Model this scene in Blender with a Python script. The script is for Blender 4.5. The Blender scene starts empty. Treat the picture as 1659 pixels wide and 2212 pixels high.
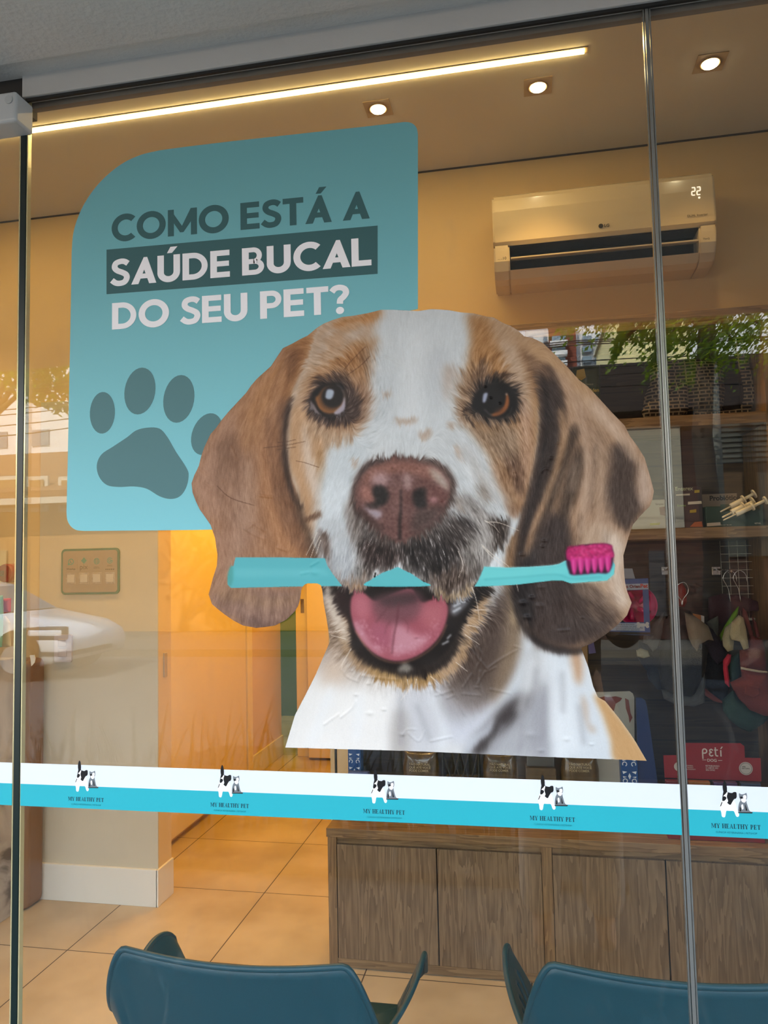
import bpy, bmesh, math, random
import numpy as np
from mathutils import Vector, Matrix
random.seed(4)
SC = bpy.context.scene
COL = SC.collection
# =====================================================================
# camera, world, sun, exposure
# =====================================================================
FPX, CAMZ, CAMY = 1609.4, 1.5, -1.3
def cam_axes(p=.0674, y=-.18754, r=-.02163):
    f = np.array([math.sin(y)*math.cos(p), math.cos(y)*math.cos(p), math.sin(p)])
    rt = np.array([math.cos(y), -math.sin(y), 0.]); up = np.cross(rt, f)
    return rt*math.cos(r)+up*math.sin(r), -(-rt*math.sin(r)+up*math.cos(r)), f
AR, AD, AF = cam_axes()
cam_d = bpy.data.cameras.new('camera'); cam = bpy.data.objects.new('camera', cam_d); COL.objects.link(cam)
cam_d.sensor_fit = 'VERTICAL'; cam_d.sensor_height = 36.0; cam_d.lens = FPX/2212*36.0
cam_d.clip_start = .02; cam_d.clip_end = 500
cam.matrix_world = Matrix(((AR[0], -AD[0], -AF[0], 0), (AR[1], -AD[1], -AF[1], CAMY), (AR[2], -AD[2], -AF[2], CAMZ), (0, 0, 0, 1)))
SC.camera = cam
SC.view_settings.view_transform = 'Standard'; SC.view_settings.look = 'None'
SC.view_settings.gamma = 1.0; SC.view_settings.exposure = 0.0; SC.view_settings.use_curve_mapping = False
SC.cycles.use_denoising = True
SC.cycles.max_bounces = 8; SC.cycles.transparent_max_bounces = 32; SC.cycles.sample_clamp_indirect = 6.0
SKY_STRENGTH = 7.2
SUN_STRENGTH = 26.0
LED_W, SPOT_W, HALL_W = 13.0, 40.0, 42.0
world = bpy.data.worlds.new('sky'); SC.world = world; world.use_nodes = True
wn = world.node_tree; wn.nodes.clear()
w_out = wn.nodes.new('ShaderNodeOutputWorld'); w_bg = wn.nodes.new('ShaderNodeBackground')
w_tc = wn.nodes.new('ShaderNodeTexCoord'); w_sep = wn.nodes.new('ShaderNodeSeparateXYZ'); w_rmp = wn.nodes.new('ShaderNodeValToRGB')
wn.links.new(w_tc.outputs['Generated'], w_sep.inputs[0]); wn.links.new(w_sep.outputs['Z'], w_rmp.inputs[0])
w_rmp.color_ramp.elements[0].color = (1, .99, .96, 1); w_rmp.color_ramp.elements[1].color = (.35, .58, .95, 1)
w_rmp.color_ramp.elements[0].position = .12; w_rmp.color_ramp.elements[1].position = .8
wn.links.new(w_rmp.outputs[0], w_bg.inputs[0]); w_bg.inputs[1].default_value = SKY_STRENGTH
wn.links.new(w_bg.outputs[0], w_out.inputs[0])
sun_d = bpy.data.lights.new('sun', 'SUN'); sun_d.energy = SUN_STRENGTH; sun_d.angle = .01; sun_d.color = (1, .93, .8)
sun = bpy.data.objects.new('sun', sun_d); COL.objects.link(sun)
sun.rotation_euler = Vector((.35, -.72, -.75)).to_track_quat('-Z', 'Y').to_euler()   # high behind the shop: its front stays in shade
def area(name, loc, size, watts, col, rot=(0, 0, 0)):
    d = bpy.data.lights.new(name, 'AREA'); d.shape = 'RECTANGLE'; d.size, d.size_y = size; d.energy = watts; d.color = col
    o = bpy.data.objects.new(name, d); COL.objects.link(o); o.location = loc; o.rotation_euler = rot; return o

# =====================================================================
# helpers
# =====================================================================
def ray(px, py):
    d = AR*(px-829.5)+AD*(py-1106)+AF*FPX
    return d
def P(px, py, Y):
    """the point of the plane y=Y that shows at a pixel of the photograph"""
    d = ray(px, py); t = (Y-CAMY)/d[1]; return Vector((d[0]*t, Y, CAMZ+d[2]*t))
def lin(h):
    if isinstance(h, str): h = [int(h[i:i+2], 16)/255 for i in (0, 2, 4)]
    return tuple(c/12.92 if c <= .04045 else ((c+.055)/1.055)**2.4 for c in h)
MATS = {}
def mat(name, h, rough=.6, metal=0., spec=.5, emit=None, es=1., var=0., vscale=8., alpha=None, bump=0., bscale=60., coat=0.):
    if name in MATS: return MATS[name]
    m = bpy.data.materials.new(name); m.use_nodes = True; MATS[name] = m
    nt = m.node_tree; b = nt.nodes['Principled BSDF']
    c = lin(h); b.inputs['Base Color'].default_value = (*c, 1); b.inputs['Roughness'].default_value = rough
    b.inputs['Metallic'].default_value = metal; b.inputs['Specular IOR Level'].default_value = spec
    b.inputs['Coat Weight'].default_value = coat; b.inputs['Coat Roughness'].default_value = .08
    if emit: b.inputs['Emission Color'].default_value = (*lin(emit), 1); b.inputs['Emission Strength'].default_value = es
    tc = nt.nodes.new('ShaderNodeTexCoord')
    if var:
        n = nt.nodes.new('ShaderNodeTexNoise'); n.inputs['Scale'].default_value = vscale; n.inputs['Detail'].default_value = 5
        r = nt.nodes.new('ShaderNodeMapRange'); r.inputs[1].default_value = .3; r.inputs[2].default_value = .7
        r.inputs[3].default_value = 1-var; r.inputs[4].default_value = 1+var
        mx = nt.nodes.new('ShaderNodeVectorMath'); mx.operation = 'SCALE'; mx.inputs[0].default_value = c
        nt.links.new(tc.outputs['Object'], n.inputs['Vector']); nt.links.new(n.outputs[0], r.inputs[0]); nt.links.new(r.outputs[0], mx.inputs['Scale'])
        nt.links.new(mx.outputs[0], b.inputs['Base Color'])
    if bump:
        n = nt.nodes.new('ShaderNodeTexNoise'); n.inputs['Scale'].default_value = bscale; n.inputs['Detail'].default_value = 4
        bp = nt.nodes.new('ShaderNodeBump'); bp.inputs['Strength'].default_value = bump; bp.inputs['Distance'].default_value = .01
        nt.links.new(tc.outputs['Object'], n.inputs['Vector']); nt.links.new(n.outputs[0], bp.inputs['Height']); nt.links.new(bp.outputs[0], b.inputs['Normal'])
    return m
def wood(name, c1, c2, axis='Z', scale=1., rough=.5, boards=None):
    """wood grain running along an axis; boards = width of the planks stacked up Z"""
    if name in MATS: return MATS[name]
    m = bpy.data.materials.new(name); m.use_nodes = True; MATS[name] = m
    nt = m.node_tree; L = nt.links; b = nt.nodes['Principled BSDF']; b.inputs['Roughness'].default_value = rough
    tc = nt.nodes.new('ShaderNodeTexCoord'); mp = nt.nodes.new('ShaderNodeMapping')
    s = [14*scale]*3; s['XYZ'.index(axis)] = 1.1*scale; mp.inputs['Scale'].default_value = s
    L.new(tc.outputs['Object'], mp.inputs[0])
    wv = nt.nodes.new('ShaderNodeTexNoise'); wv.inputs['Scale'].default_value = 1.0; wv.inputs['Detail'].default_value = 4; wv.inputs['Distortion'].default_value = .25
    L.new(mp.outputs[0], wv.inputs['Vector'])
    m1 = nt.nodes.new('ShaderNodeMath'); m1.operation = 'MULTIPLY'; m1.inputs[1].default_value = 9.
    m2 = nt.nodes.new('ShaderNodeMath'); m2.operation = 'FRACT'; L.new(wv.outputs[0], m1.inputs[0]); L.new(m1.outputs[0], m2.inputs[0])
    n2 = nt.nodes.new('ShaderNodeTexNoise'); n2.inputs['Scale'].default_value = 6; n2.inputs['Detail'].default_value = 6; L.new(mp.outputs[0], n2.inputs['Vector'])
    ad = nt.nodes.new('ShaderNodeMath'); ad.operation = 'MULTIPLY_ADD'; ad.inputs[1].default_value = .45; L.new(m2.outputs[0], ad.inputs[0])
    m3 = nt.nodes.new('ShaderNodeMath'); m3.operation = 'MULTIPLY'; m3.inputs[1].default_value = .75; L.new(n2.outputs[0], m3.inputs[0]); L.new(m3.outputs[0], ad.inputs[2])
    r = nt.nodes.new('ShaderNodeValToRGB'); r.color_ramp.elements[0].color = (*lin(c1), 1); r.color_ramp.elements[1].color = (*lin(c2), 1)
    r.color_ramp.elements[0].position = .22; r.color_ramp.elements[1].position = .85; L.new(ad.outputs[0], r.inputs[0])
    out = r.outputs[0]
    if boards:
        sp = nt.nodes.new('ShaderNodeSeparateXYZ'); L.new(tc.outputs['Object'], sp.inputs[0])
        q = nt.nodes.new('ShaderNodeMath'); q.operation = 'DIVIDE'; q.inputs[1].default_value = boards; L.new(sp.outputs['Z'], q.inputs[0])
        f = nt.nodes.new('ShaderNodeMath'); f.operation = 'FRACT'; L.new(q.outputs[0], f.inputs[0])
        g = nt.nodes.new('ShaderNodeMath'); g.operation = 'GREATER_THAN'; g.inputs[1].default_value = .035; L.new(f.outputs[0], g.inputs[0])
        mx = nt.nodes.new('ShaderNodeMix'); mx.data_type = 'RGBA'; L.new(g.outputs[0], mx.inputs[0])
        mx.inputs[6].default_value = (.01, .008, .006, 1); L.new(out, mx.inputs[7]); out = mx.outputs[2]
    L.new(out, b.inputs['Base Color']); return m
def setp(o, label=None, cat=None, group=None, kind=None):
    if label: o['label'] = label
    if cat: o['category'] = cat
    if group: o['group'] = group
    if kind: o['kind'] = kind
    return o
def link(name, me, m=None, parent=None, loc=None):
    o = bpy.data.objects.new(name, me); COL.objects.link(o)
    if m is not None:
        for q in (m if isinstance(m, (list, tuple)) else [m]): me.materials.append(q)
    if loc is not None: o.location = loc
    if parent is not None:
        o.parent = parent
        o.matrix_parent_inverse = Matrix.Translation(parent.location).inverted()
    return o
def thing(name, label, cat, loc=(0, 0, 0), group=None):
    o = bpy.data.objects.new(name, None); COL.objects.link(o); o.location = loc; o.empty_display_size = .05
    return setp(o, label, cat, group)
class MB:
    """collects shapes into one mesh"""
    def __init__(s): s.bm = bmesh.new(); s.mi = 0
    def quad(s, *v):
        f = s.bm.faces.new([s.bm.verts.new(q) for q in v]); f.material_index = s.mi; return s
    def box(s, x0, x1, y0, y1, z0, z1, bev=0., seg=2):
        r = bmesh.ops.create_cube(s.bm, size=1); vs = r['verts']
        for v in vs: v.co = ((x0+x1)/2+v.co.x*(x1-x0), (y0+y1)/2+v.co.y*(y1-y0), (z0+z1)/2+v.co.z*(z1-z0))
        fs = {f for v in vs for f in v.link_faces}
        for f in fs: f.material_index = s.mi
        if bev:
            es = list({e for v in vs for e in v.link_edges})
            bmesh.ops.bevel(s.bm, geom=es, offset=bev, segments=seg, affect='EDGES', profile=.5)
        return s
    def prism(s, pts, y0, y1):
        """outline of (x, z) points given a thickness along y"""
        a = [s.bm.verts.new((x, y0, z)) for x, z in pts]; b = [s.bm.verts.new((x, y1, z)) for x, z in pts]
        fs = [s.bm.faces.new(a), s.bm.faces.new(b[::-1])]
        for i in range(len(pts)):
            j = (i+1) % len(pts); fs.append(s.bm.faces.new((a[j], a[i], b[i], b[j])))
        for f in fs: f.material_index = s.mi
        return s
    def tube(s, pts, r, n=8, cap=True):
        pts = [Vector(p) for p in pts]; rings = []
        rr = r if isinstance(r, (list, tuple)) else [r]*len(pts)
        a = None
        for i, p in enumerate(pts):
            t = (pts[min(i+1, len(pts)-1)]-pts[max(i-1, 0)]).normalized()
            if a is None: a = t.orthogonal()
            a = (a-t*a.dot(t)); a = a.normalized() if a.length > 1e-6 else t.orthogonal().normalized(); b = t.cross(a)
            rings.append([s.bm.verts.new(p+(a*math.cos(2*math.pi*k/n)+b*math.sin(2*math.pi*k/n))*rr[i]) for k in range(n)])
        for q, w in zip(rings, rings[1:]):
            for k in range(n):
                f = s.bm.faces.new((q[k], q[(k+1) % n], w[(k+1) % n], w[k])); f.material_index = s.mi; f.smooth = True
        if cap:
            s.bm.faces.new(rings[0][::-1]).material_index = s.mi; s.bm.faces.new(rings[-1]).material_index = s.mi
        return s
    def lathe(s, prof, c=(0, 0, 0), n=24, axis='Z'):
        rings = []
        for r, h in prof:
            ring = []
            for k in range(n):
                u = 2*math.pi*k/n; v = (r*math.cos(u), r*math.sin(u), h)
                if axis == 'Y': v = (v[0], v[2], v[1])
                if axis == 'X': v = (v[2], v[0], v[1])
                ring.append(s.bm.verts.new((c[0]+v[0], c[1]+v[1], c[2]+v[2])))
            rings.append(ring)
        for q, w in zip(rings, rings[1:]):
            for k in range(n):
                f = s.bm.faces.new((q[k], q[(k+1) % n], w[(k+1) % n], w[k])); f.material_index = s.mi; f.smooth = True
        s.bm.faces.new(rings[0][::-1]).material_index = s.mi; s.bm.faces.new(rings[-1]).material_index = s.mi
        return s
    def build(s, name, m, parent=None, loc=None, smooth=False):
        bmesh.ops.recalc_face_normals(s.bm, faces=s.bm.faces)
        if smooth:
            for f in s.bm.faces: f.smooth = True
        me = bpy.data.meshes.new(name); s.bm.to_mesh(me); s.bm.free()
        return link(name, me, m, parent, loc)
def box(name, b, m, parent=None, bev=0.):
    return MB().box(*b, bev=bev).build(name, m, parent)
def struct(name, b, m, bev=0.):
    return setp(box(name, b, m, None, bev), kind='structure')
def text(name, s, m, parent, x, y, z, width=None, height=None, bold=0., align='LEFT', thick=.0002, tilt=0., sx=1.):
    """flat lettering facing the street, baseline start (or centre) at x, y, z"""
    c = bpy.data.curves.new(name, 'FONT'); c.body = s; c.size = 1; c.extrude = 0; c.offset = bold; c.resolution_u = 3
    o = bpy.data.objects.new(name, c); COL.objects.link(o)
    dg = bpy.context.evaluated_depsgraph_get(); me = bpy.data.meshes.new_from_object(o.evaluated_get(dg))
    COL.objects.unlink(o); bpy.data.objects.remove(o)
    v = np.empty(len(me.vertices)*3); me.vertices.foreach_get('co', v); v = v.reshape(-1, 3)
    x0, x1 = v[:, 0].min(), v[:, 0].max(); h = .729
    kz = height/h if height else width/(x1-x0)
    kx = width/(x1-x0) if width else kz*sx
    if not height and width: kz = kx
    if align == 'CENTER': ox = -(x0+x1)/2
    else: ox = -x0
    X = (v[:, 0]+ox)*kx; Z = v[:, 1]*kz
    out = np.stack([X*math.cos(tilt)-Z*math.sin(tilt)+x, np.full(len(v), y), X*math.sin(tilt)+Z*math.cos(tilt)+z], 1)
    me.vertices.foreach_set('co', out.ravel()); me.name = name
    me.materials.clear()
    return link(name, me, m, parent)
# ---------------- the printed dog: colours of the print, on a grid of the decal ----------------
import numpy as np
PX0, PY0, PX1, PY1, STEP = 408.0, 660.0, 1418.0, 1650.0, 1.5
PW, PH = int((PX1-PX0)/STEP)+1, int((PY1-PY0)/STEP)+1
IMG = np.zeros((PH, PW, 3)); RELIEF = np.zeros((PH, PW))
rngp = np.random.default_rng(7)
def pts_of(s):
    return [tuple(float(v) for v in q.split(',')) for q in s.split()]
def smooth_loop(P, n=5):
    P = np.array(P); N = len(P); out = []
    for i in range(N):
        a, b, c, d = P[i-1], P[i], P[(i+1) % N], P[(i+2) % N]
        for k in range(n):
            t = k/n
            out.append(.5*((2*b)+(c-a)*t+(2*a-5*b+4*c-d)*t*t+(3*b-a-3*c+d)*t**3))
    return np.array(out)
def smooth_line(P, n=6):
    P = np.array(P, float)
    if len(P) < 3: return np.array([P[0]+(P[-1]-P[0])*t for t in np.linspace(0, 1, n+1)])
    Q = np.vstack([2*P[0]-P[1], P, 2*P[-1]-P[-2]]); out = []
    for i in range(1, len(Q)-2):
        a, b, c, d = Q[i-1], Q[i], Q[i+1], Q[i+2]
        for k in range(n):
            t = k/n
            out.append(.5*((2*b)+(c-a)*t+(2*a-5*b+4*c-d)*t*t+(3*b-a-3*c+d)*t**3))
    out.append(P[-1]); return np.array(out)
def boxblur(A, r, axis):
    if r < 1: return A
    A = np.moveaxis(A, axis, 0); n = A.shape[0]
    P = np.concatenate([np.repeat(A[:1], r+1, 0), A, np.repeat(A[-1:], r, 0)]).cumsum(0)
    return np.moveaxis((P[2*r+1:2*r+1+n]-P[:n])/(2*r+1), 0, axis)
def blur(A, sig):
    s = sig/STEP
    if s < .35: return A
    r = max(1, int(round(s)))
    for ax in (0, 1):
        for _ in range(3 if s > 1.2 else 2): A = boxblur(A, r if s >= 1 else 1, ax)
    return A
def mask_of(P, feather=0., sm=True):
    """coverage of a closed outline given in print pixels; returns (slice_y, slice_x, mask)"""
    P = smooth_loop(P) if sm else np.array(P, float)
    m = 3.2*feather+4
    x0 = max(0, int((P[:, 0].min()-m-PX0)/STEP)); x1 = min(PW, int((P[:, 0].max()+m-PX0)/STEP)+2)
    y0 = max(0, int((P[:, 1].min()-m-PY0)/STEP)); y1 = min(PH, int((P[:, 1].max()+m-PY0)/STEP)+2)
    X, Y = np.meshgrid(PX0+STEP*np.arange(x0, x1), PY0+STEP*np.arange(y0, y1))
    acc = np.zeros(X.shape)
    for ox, oy in ((-.37, -.12), (.12, -.37), (-.12, .37), (.37, .12)):
        ins = np.zeros(X.shape, bool); XX = X+ox*STEP; YY = Y+oy*STEP
        for (ax, ay), (bx, by) in zip(P, np.roll(P, -1, 0)):
            if ay == by: continue
            c = (ay > YY) != (by > YY)
            ins ^= c & (XX < (bx-ax)*(YY-ay)/(by-ay)+ax)
        acc += ins
    return slice(y0, y1), slice(x0, x1), blur(acc/4, feather)
def hexc(h): return np.array([int(h[i:i+2], 16) for i in (0, 2, 4)], float)
def blob(s, col, feather=3., a=1., sm=True):
    sy, sx, m = mask_of(pts_of(s), feather, sm)
    m = (m*a)[..., None]; IMG[sy, sx] = IMG[sy, sx]*(1-m)+hexc(col)*m
def ell(cx, cy, rx, ry, col, feather=2., a=1., rot=0.):
    t = np.linspace(0, 2*np.pi, 28, endpoint=False); c, s_ = np.cos(rot), np.sin(rot)
    P = [(cx+rx*np.cos(u)*c-ry*np.sin(u)*s_, cy+rx*np.cos(u)*s_+ry*np.sin(u)*c) for u in t]
    sy, sx, m = mask_of(P, feather, False)
    m = (m*a)[..., None]; IMG[sy, sx] = IMG[sy, sx]*(1-m)+hexc(col)*m
def line(s, w, col, feather=1., a=1., w1=None, target=None, gain=1.):
    P = smooth_line(pts_of(s) if isinstance(s, str) else s)
    w1 = w if w1 is None else w1
    d = np.gradient(P, axis=0); d /= np.hypot(d[:, 0], d[:, 1])[:, None]+1e-9
    n = np.stack([-d[:, 1], d[:, 0]], 1); ww = np.linspace(w, w1, len(P))[:, None]/2
    sy, sx, m = mask_of(np.vstack([P+n*ww, (P-n*ww)[::-1]]), feather, False)
    if target is not None:
        target[sy, sx] += m*gain; return
    m = (m*a)[..., None]; IMG[sy, sx] = IMG[sy, sx]*(1-m)+hexc(col)*m
def sample(A, x, y):
    x = np.clip(x, 0, PW-1.001); y = np.clip(y, 0, PH-1.001)
    i = x.astype(int); j = y.astype(int); fx = x-i; fy = y-j
    if A.ndim == 3: fx = fx[..., None]; fy = fy[..., None]
    return (A[j, i]*(1-fx)+A[j, i+1]*fx)*(1-fy)+(A[j+1, i]*(1-fx)+A[j+1, i+1]*fx)*fy

OUTLINE = pts_of('823,670 795,677 765,683 740,686 718,693 700,700 685,709 665,726 650,733 632,743 612,753 600,771 586,792 570,806 556,819 544,833 533,849 509,875 495,890 480,908 468,925 456,938 443,965 436,985 430,1008 421,1026 415,1044 417,1064 424,1082 433,1101 445,1118 456,1134 466,1164 468,1180 471,1197 470,1222 461,1250 452,1284 459,1305 472,1316 486,1327 505,1340 526,1351 555,1356 575,1354 595,1351 620,1338 638,1320 645,1308 649,1295 652,1273 658,1262 664,1260 686,1260 694,1264 697,1275 700,1302 705,1330 710,1360 714,1385 709,1396 703,1410 681,1461 660,1502 638,1544 628,1578 617,1614 900,1622 1175,1634 1396,1642 1374,1604 1361,1584 1341,1556 1321,1531 1307,1514 1291,1505 1281,1482 1271,1442 1261,1415 1255,1399 1278,1390 1298,1377 1315,1365 1331,1352 1344,1340 1354,1329 1364,1302 1354,1276 1350,1258 1348,1240 1346,1200 1352,1180 1357,1162 1367,1133 1385,1112 1403,1094 1409,1078 1412,1061 1404,1030 1392,989 1377,965 1360,942 1349,920 1320,890 1288,855 1270,836 1251,822 1226,794 1197,765 1172,741 1152,732 1132,727 1118,714 1103,705 1085,698 1067,687 1052,685 1024,678 995,676 969,671 933,669 904,673 872,671 850,670')

IMG[:] = hexc('c9cfd2')
blob('300,600 690,600 650,760 640,1100 660,1400 300,1400', 'a27c5e', 8, 1, False)
blob('690,600 800,600 800,720 690,760', 'b8895c', 8, 1, False)
blob('1010,600 1500,600 1500,1420 1240,1420 1150,900 1060,740', 'a2836a', 8, 1, False)
# --- chest and neck ---
blob('600,1370 1420,1370 1420,1660 600,1660', 'dfe0de', 0, 1, False)
blob('690,1360 1260,1360 1150,1470 1020,1500 900,1490 800,1470 690,1440', '9a918b', 20)
blob('690,1280 760,1330 770,1420 700,1400', '8a7867', 8)
blob('696,1330 740,1360 750,1420 706,1400', '8e7a68', 8)
blob('715,1400 770,1440 840,1480 800,1500 730,1470', 'b5a89c', 14, .9)
blob('640,1560 620,1650 820,1650 900,1590 860,1500 760,1470 690,1470', 'eeedea', 22)
blob('706,1410 740,1420 750,1470 700,1480 690,1450', 'cdb8a4', 14, .8)
blob('880,1480 1000,1480 1040,1540 960,1620 880,1640 860,1560', 'c9cbd0', 18, .9)
blob('850,1540 880,1540 882,1640 846,1640', 'a9a4a0', 8, .7)
blob('960,1560 1010,1540 1060,1500 1080,1540 1040,1590 990,1610', 'cfd3dc', 12, .9)
blob('1000,1430 1060,1330 1090,1262 1130,1262 1128,1340 1126,1400 1120,1450 1075,1500 1030,1530 990,1520 960,1480', '6b5b50', 11)
blob('1020,1380 1066,1300 1090,1280 1090,1340 1068,1420 1040,1480 1000,1500 990,1450', '594a42', 11, .9)
blob('1100,1258 1122,1258 1126,1330 1134,1370 1128,1420 1100,1470 1062,1520 1076,1450 1092,1380', '8d7a65', 9, .9)
blob('1106,1270 1118,1270 1118,1320 1112,1350 1104,1330', 'b9a07e', 5, .8)
blob('1128,1360 1150,1385 1200,1400 1258,1398 1285,1490 1310,1580 1330,1650 1010,1650 1060,1560 1100,1480 1126,1410', 'd5dce1', 8)
blob('1092,1530 1140,1480 1180,1450 1200,1520 1190,1600 1180,1640 1050,1640', 'a6a7ab', 16, .85)
blob('1130,1420 1150,1400 1180,1420 1160,1500 1130,1530', 'b4b3b2', 10, .7)
blob('1088,1522 1132,1497 1148,1510 1108,1560 1064,1600 1048,1630 1010,1632 1024,1596 1054,1564', '4a4444', 9)
blob('1150,1520 1185,1500 1188,1640 1150,1640', '9fa0a6', 9, .8)
blob('1196,1500 1215,1480 1230,1600 1215,1640 1195,1640', 'e6ecf0', 8, .8)
blob('1048,1570 1066,1548 1060,1580 1036,1600 1010,1628 1005,1600', 'cfd4dc', 5, .75)
blob('1232,1396 1250,1398 1258,1440 1254,1476 1242,1470 1236,1440', 'b98f6a', 6, .85)
blob('1256,1500 1268,1520 1272,1560 1288,1576 1276,1580 1260,1545', 'ba9f86', 5, .7)
blob('1282,1500 1308,1510 1322,1528 1344,1556 1364,1584 1380,1606 1400,1650 1330,1646 1318,1596 1302,1546', 'c09b6e', 5)
blob('1000,1480 1060,1500 1000,1560 940,1520', '8f8b8c', 14, .6)
for s_ in ('1150,1420 1140,1480 1120,1540', '1200,1420 1192,1500 1200,1600', '1225,1440 1232,1540 1240,1620', '1180,1410 1170,1470', '720,1480 690,1560 670,1610', '780,1500 770,1600', '930,1500 960,1580 950,1620'):
    line(s_, 16, 'edf2f5', 7, .6)
for s_ in ('1160,1440 1150,1500 1120,1570', '1178,1480 1172,1600', '1215,1450 1216,1540', '1250,1520 1262,1610', '866,1500 868,1610', '900,1520 930,1600', '1085,1560 1070,1630', '1130,1560 1120,1630'):
    line(s_, 9, '97979c', 5, .5)
line('1150,1400 1240,1402', 8, '8d7f72', 4, .5)
# --- left ear ---
blob('640,735 610,752 585,790 533,845 480,905 440,965 412,1045 430,1105 466,1165 470,1225 448,1285 470,1322 528,1356 600,1354 640,1322 656,1270 700,1240 690,1150 665,1090 640,1020 622,940 630,860 660,800 680,740', 'a87f62', 3)
blob('640,740 668,724 690,706 680,760 655,800 640,850 620,880 605,850 620,790', 'a9784e', 8)
blob('628,742 660,726 690,700 712,692 700,740 676,770 655,790', 'b5855a', 6, .8)
blob('650,742 672,730 664,780 640,830 626,870 612,850 630,800', '8f623d', 7, .6)
blob('560,820 600,780 620,800 600,850 580,900 560,960 520,1000 500,960 520,900', 'b3835a', 14, .9)
blob('420,1040 470,930 510,900 520,960 500,1020 490,1090 470,1130 430,1090', 'a98570', 10, .8)
blob('478,950 500,940 504,980 490,1030 476,1010 470,980', '7d5a43', 8, .6)
blob('500,1000 540,970 560,1030 560,1120 540,1200 500,1200 480,1120 490,1050', '9c7a66', 14, .8)
blob('560,960 600,900 612,960 610,1040 630,1130 660,1200 640,1240 600,1220 570,1140 556,1050', 'ad7d58', 10, .85)
blob('605,880 622,866 616,950 622,1020 640,1080 662,1120 684,1180 690,1216 668,1206 640,1140 612,1060 600,980', '704c35', 6, .85)
blob('596,1000 612,1040 640,1120 660,1180 650,1200 620,1130 594,1050', '80593f', 6, .7)
blob('455,1285 500,1272 600,1272 655,1275 640,1320 600,1350 540,1352 480,1322', '947566', 6)
blob('456,1240 490,1262 560,1290 620,1290 650,1276 640,1300 590,1312 520,1300 470,1290', 'a07f60', 8, .7)
blob('540,1330 600,1345 640,1318 650,1290 655,1300 630,1345 580,1362 540,1358', '705852', 5, .7)
blob('470,1150 500,1150 520,1200 510,1260 470,1280 455,1270 470,1220', 'a4806a', 8, .8)
for s_ in ('520,1290 524,1345', '560,1290 562,1350', '590,1284 590,1345', '620,1284 612,1335', '500,1270 490,1310'):
    line(s_, 9, '7a5f52', 5, .5)
for s_ in ('540,1290 540,1345', '576,1296 574,1348', '606,1290 600,1340'):
    line(s_, 6, 'b79a88', 4, .6)
line('528,900 545,980 560,1080 590,1180 620,1230', 12, '8a6347', 8, .5)
line('505,1020 520,1090 516,1170 500,1230', 12, 'b0927f', 8, .55)
for q, c, f, a in (('500,930 520,960 524,1010 512,1060 500,1040 492,980', '86614a', 6, .6), ('470,1000 486,1040 484,1090 470,1080 462,1040', '8f6c56', 6, .6), ('575,900 590,930 596,1010 612,1090 640,1160 628,1170 600,1100 582,1020', '835c42', 6, .7),
                   ('530,1000 548,1010 552,1090 540,1150 528,1090', 'b4937c', 7, .6), ('620,770 640,750 650,760 636,800 622,830', '7b5236', 5, .6), ('560,850 580,830 590,860 575,900 560,890', 'b98a60', 7, .6)):
    blob(q, c, f, a)
for s_ in ('640,760 612,850 596,930', '610,790 586,860 572,930', '575,840 552,900 546,960', '545,860 516,920 506,980'):
    line(s_, 5, '8d6444', 3, .45)
# --- head: base ---
HEADP = '690,706 765,680 823,668 900,668 995,672 1067,684 1103,702 1132,725 1150,760 1165,830 1170,900 1160,1000 1140,1080 1110,1150 1090,1230 1060,1275 1030,1330 1000,1290 700,1268 690,1190 670,1160 655,1110 640,1060 622,1000 621,930 630,860 655,800 676,750'
blob(HEADP, 'd3d9dc', 2)
# left tan side of the head
blob('690,704 765,680 825,668 815,700 800,730 780,760 770,800 795,850 800,890 770,930 740,960 700,960 690,1010 697,1050 690,1110 670,1170 655,1110 640,1060 622,1000 621,930 630,860 655,800 676,750', 'bb9775', 7)
blob('700,712 740,700 790,696 800,720 770,745 720,760 680,800 655,850 645,890 640,860 665,800 684,748', 'c5b3a3', 9, .9)
blob('720,700 765,684 822,670 816,692 780,700 740,712', 'b98654', 5, .9)
blob('715,735 740,720 750,730 730,750 706,760', 'b98e66', 5, .6)
blob('740,770 760,750 790,742 816,725 826,745 815,780 800,810 790,835 760,815 730,800 700,810 680,800 710,790', 'ab7c50', 6, .95)
blob('690,800 740,792 780,806 810,850 812,890 790,910 770,930 720,935 680,900 660,880 655,840', 'b08a68', 6, .9)
blob('770,830 800,830 812,870 800,905 780,920 768,890', '8d6d57', 7, .7)
blob('660,880 700,925 745,930 780,920 770,945 720,960 695,985 672,960 658,920', 'b59a80', 6, .9)
blob('648,880 664,900 680,940 700,960 702,1010 690,1060 700,1110 680,1150 664,1110 650,1050 630,1010 632,950 634,900', 'bf9a76', 6, .9)
blob('655,915 668,930 676,980 690,1040 686,1080 668,1050 655,990', 'd8c6b6', 6, .9)
blob('684,975 700,985 704,1020 696,1060 690,1030', 'a07a50', 5, .8)
blob('660,1090 690,1080 694,1130 680,1160 662,1150', 'b08a68', 5, .8)
for s_ in ('700,740 740,716 780,706', '690,780 720,750 760,732', '684,820 700,796 730,780', '720,706 750,694 790,684'):
    line(s_, 6, 'ab8058', 3.5, .5)
for s_ in ('700,760 730,740 770,726', '694,800 716,776 740,764', '740,708 780,696'):
    line(s_, 5, 'd6c8bc', 3, .5)
blob('772,770 800,756 822,748 820,790 806,820 790,800', '8a6444', 6, .6)
# gap between ear and cheek
blob('623,868 632,858 625,905 620,950 624,1000 630,1040 640,1075 655,1095 648,1098 632,1075 620,1040 612,1000 611,940 614,900', '3b2a22', 3, .95)
blob('640,1060 652,1090 664,1130 680,1160 694,1200 690,1220 674,1200 656,1150 640,1100', '57402f', 4, .8)
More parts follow.
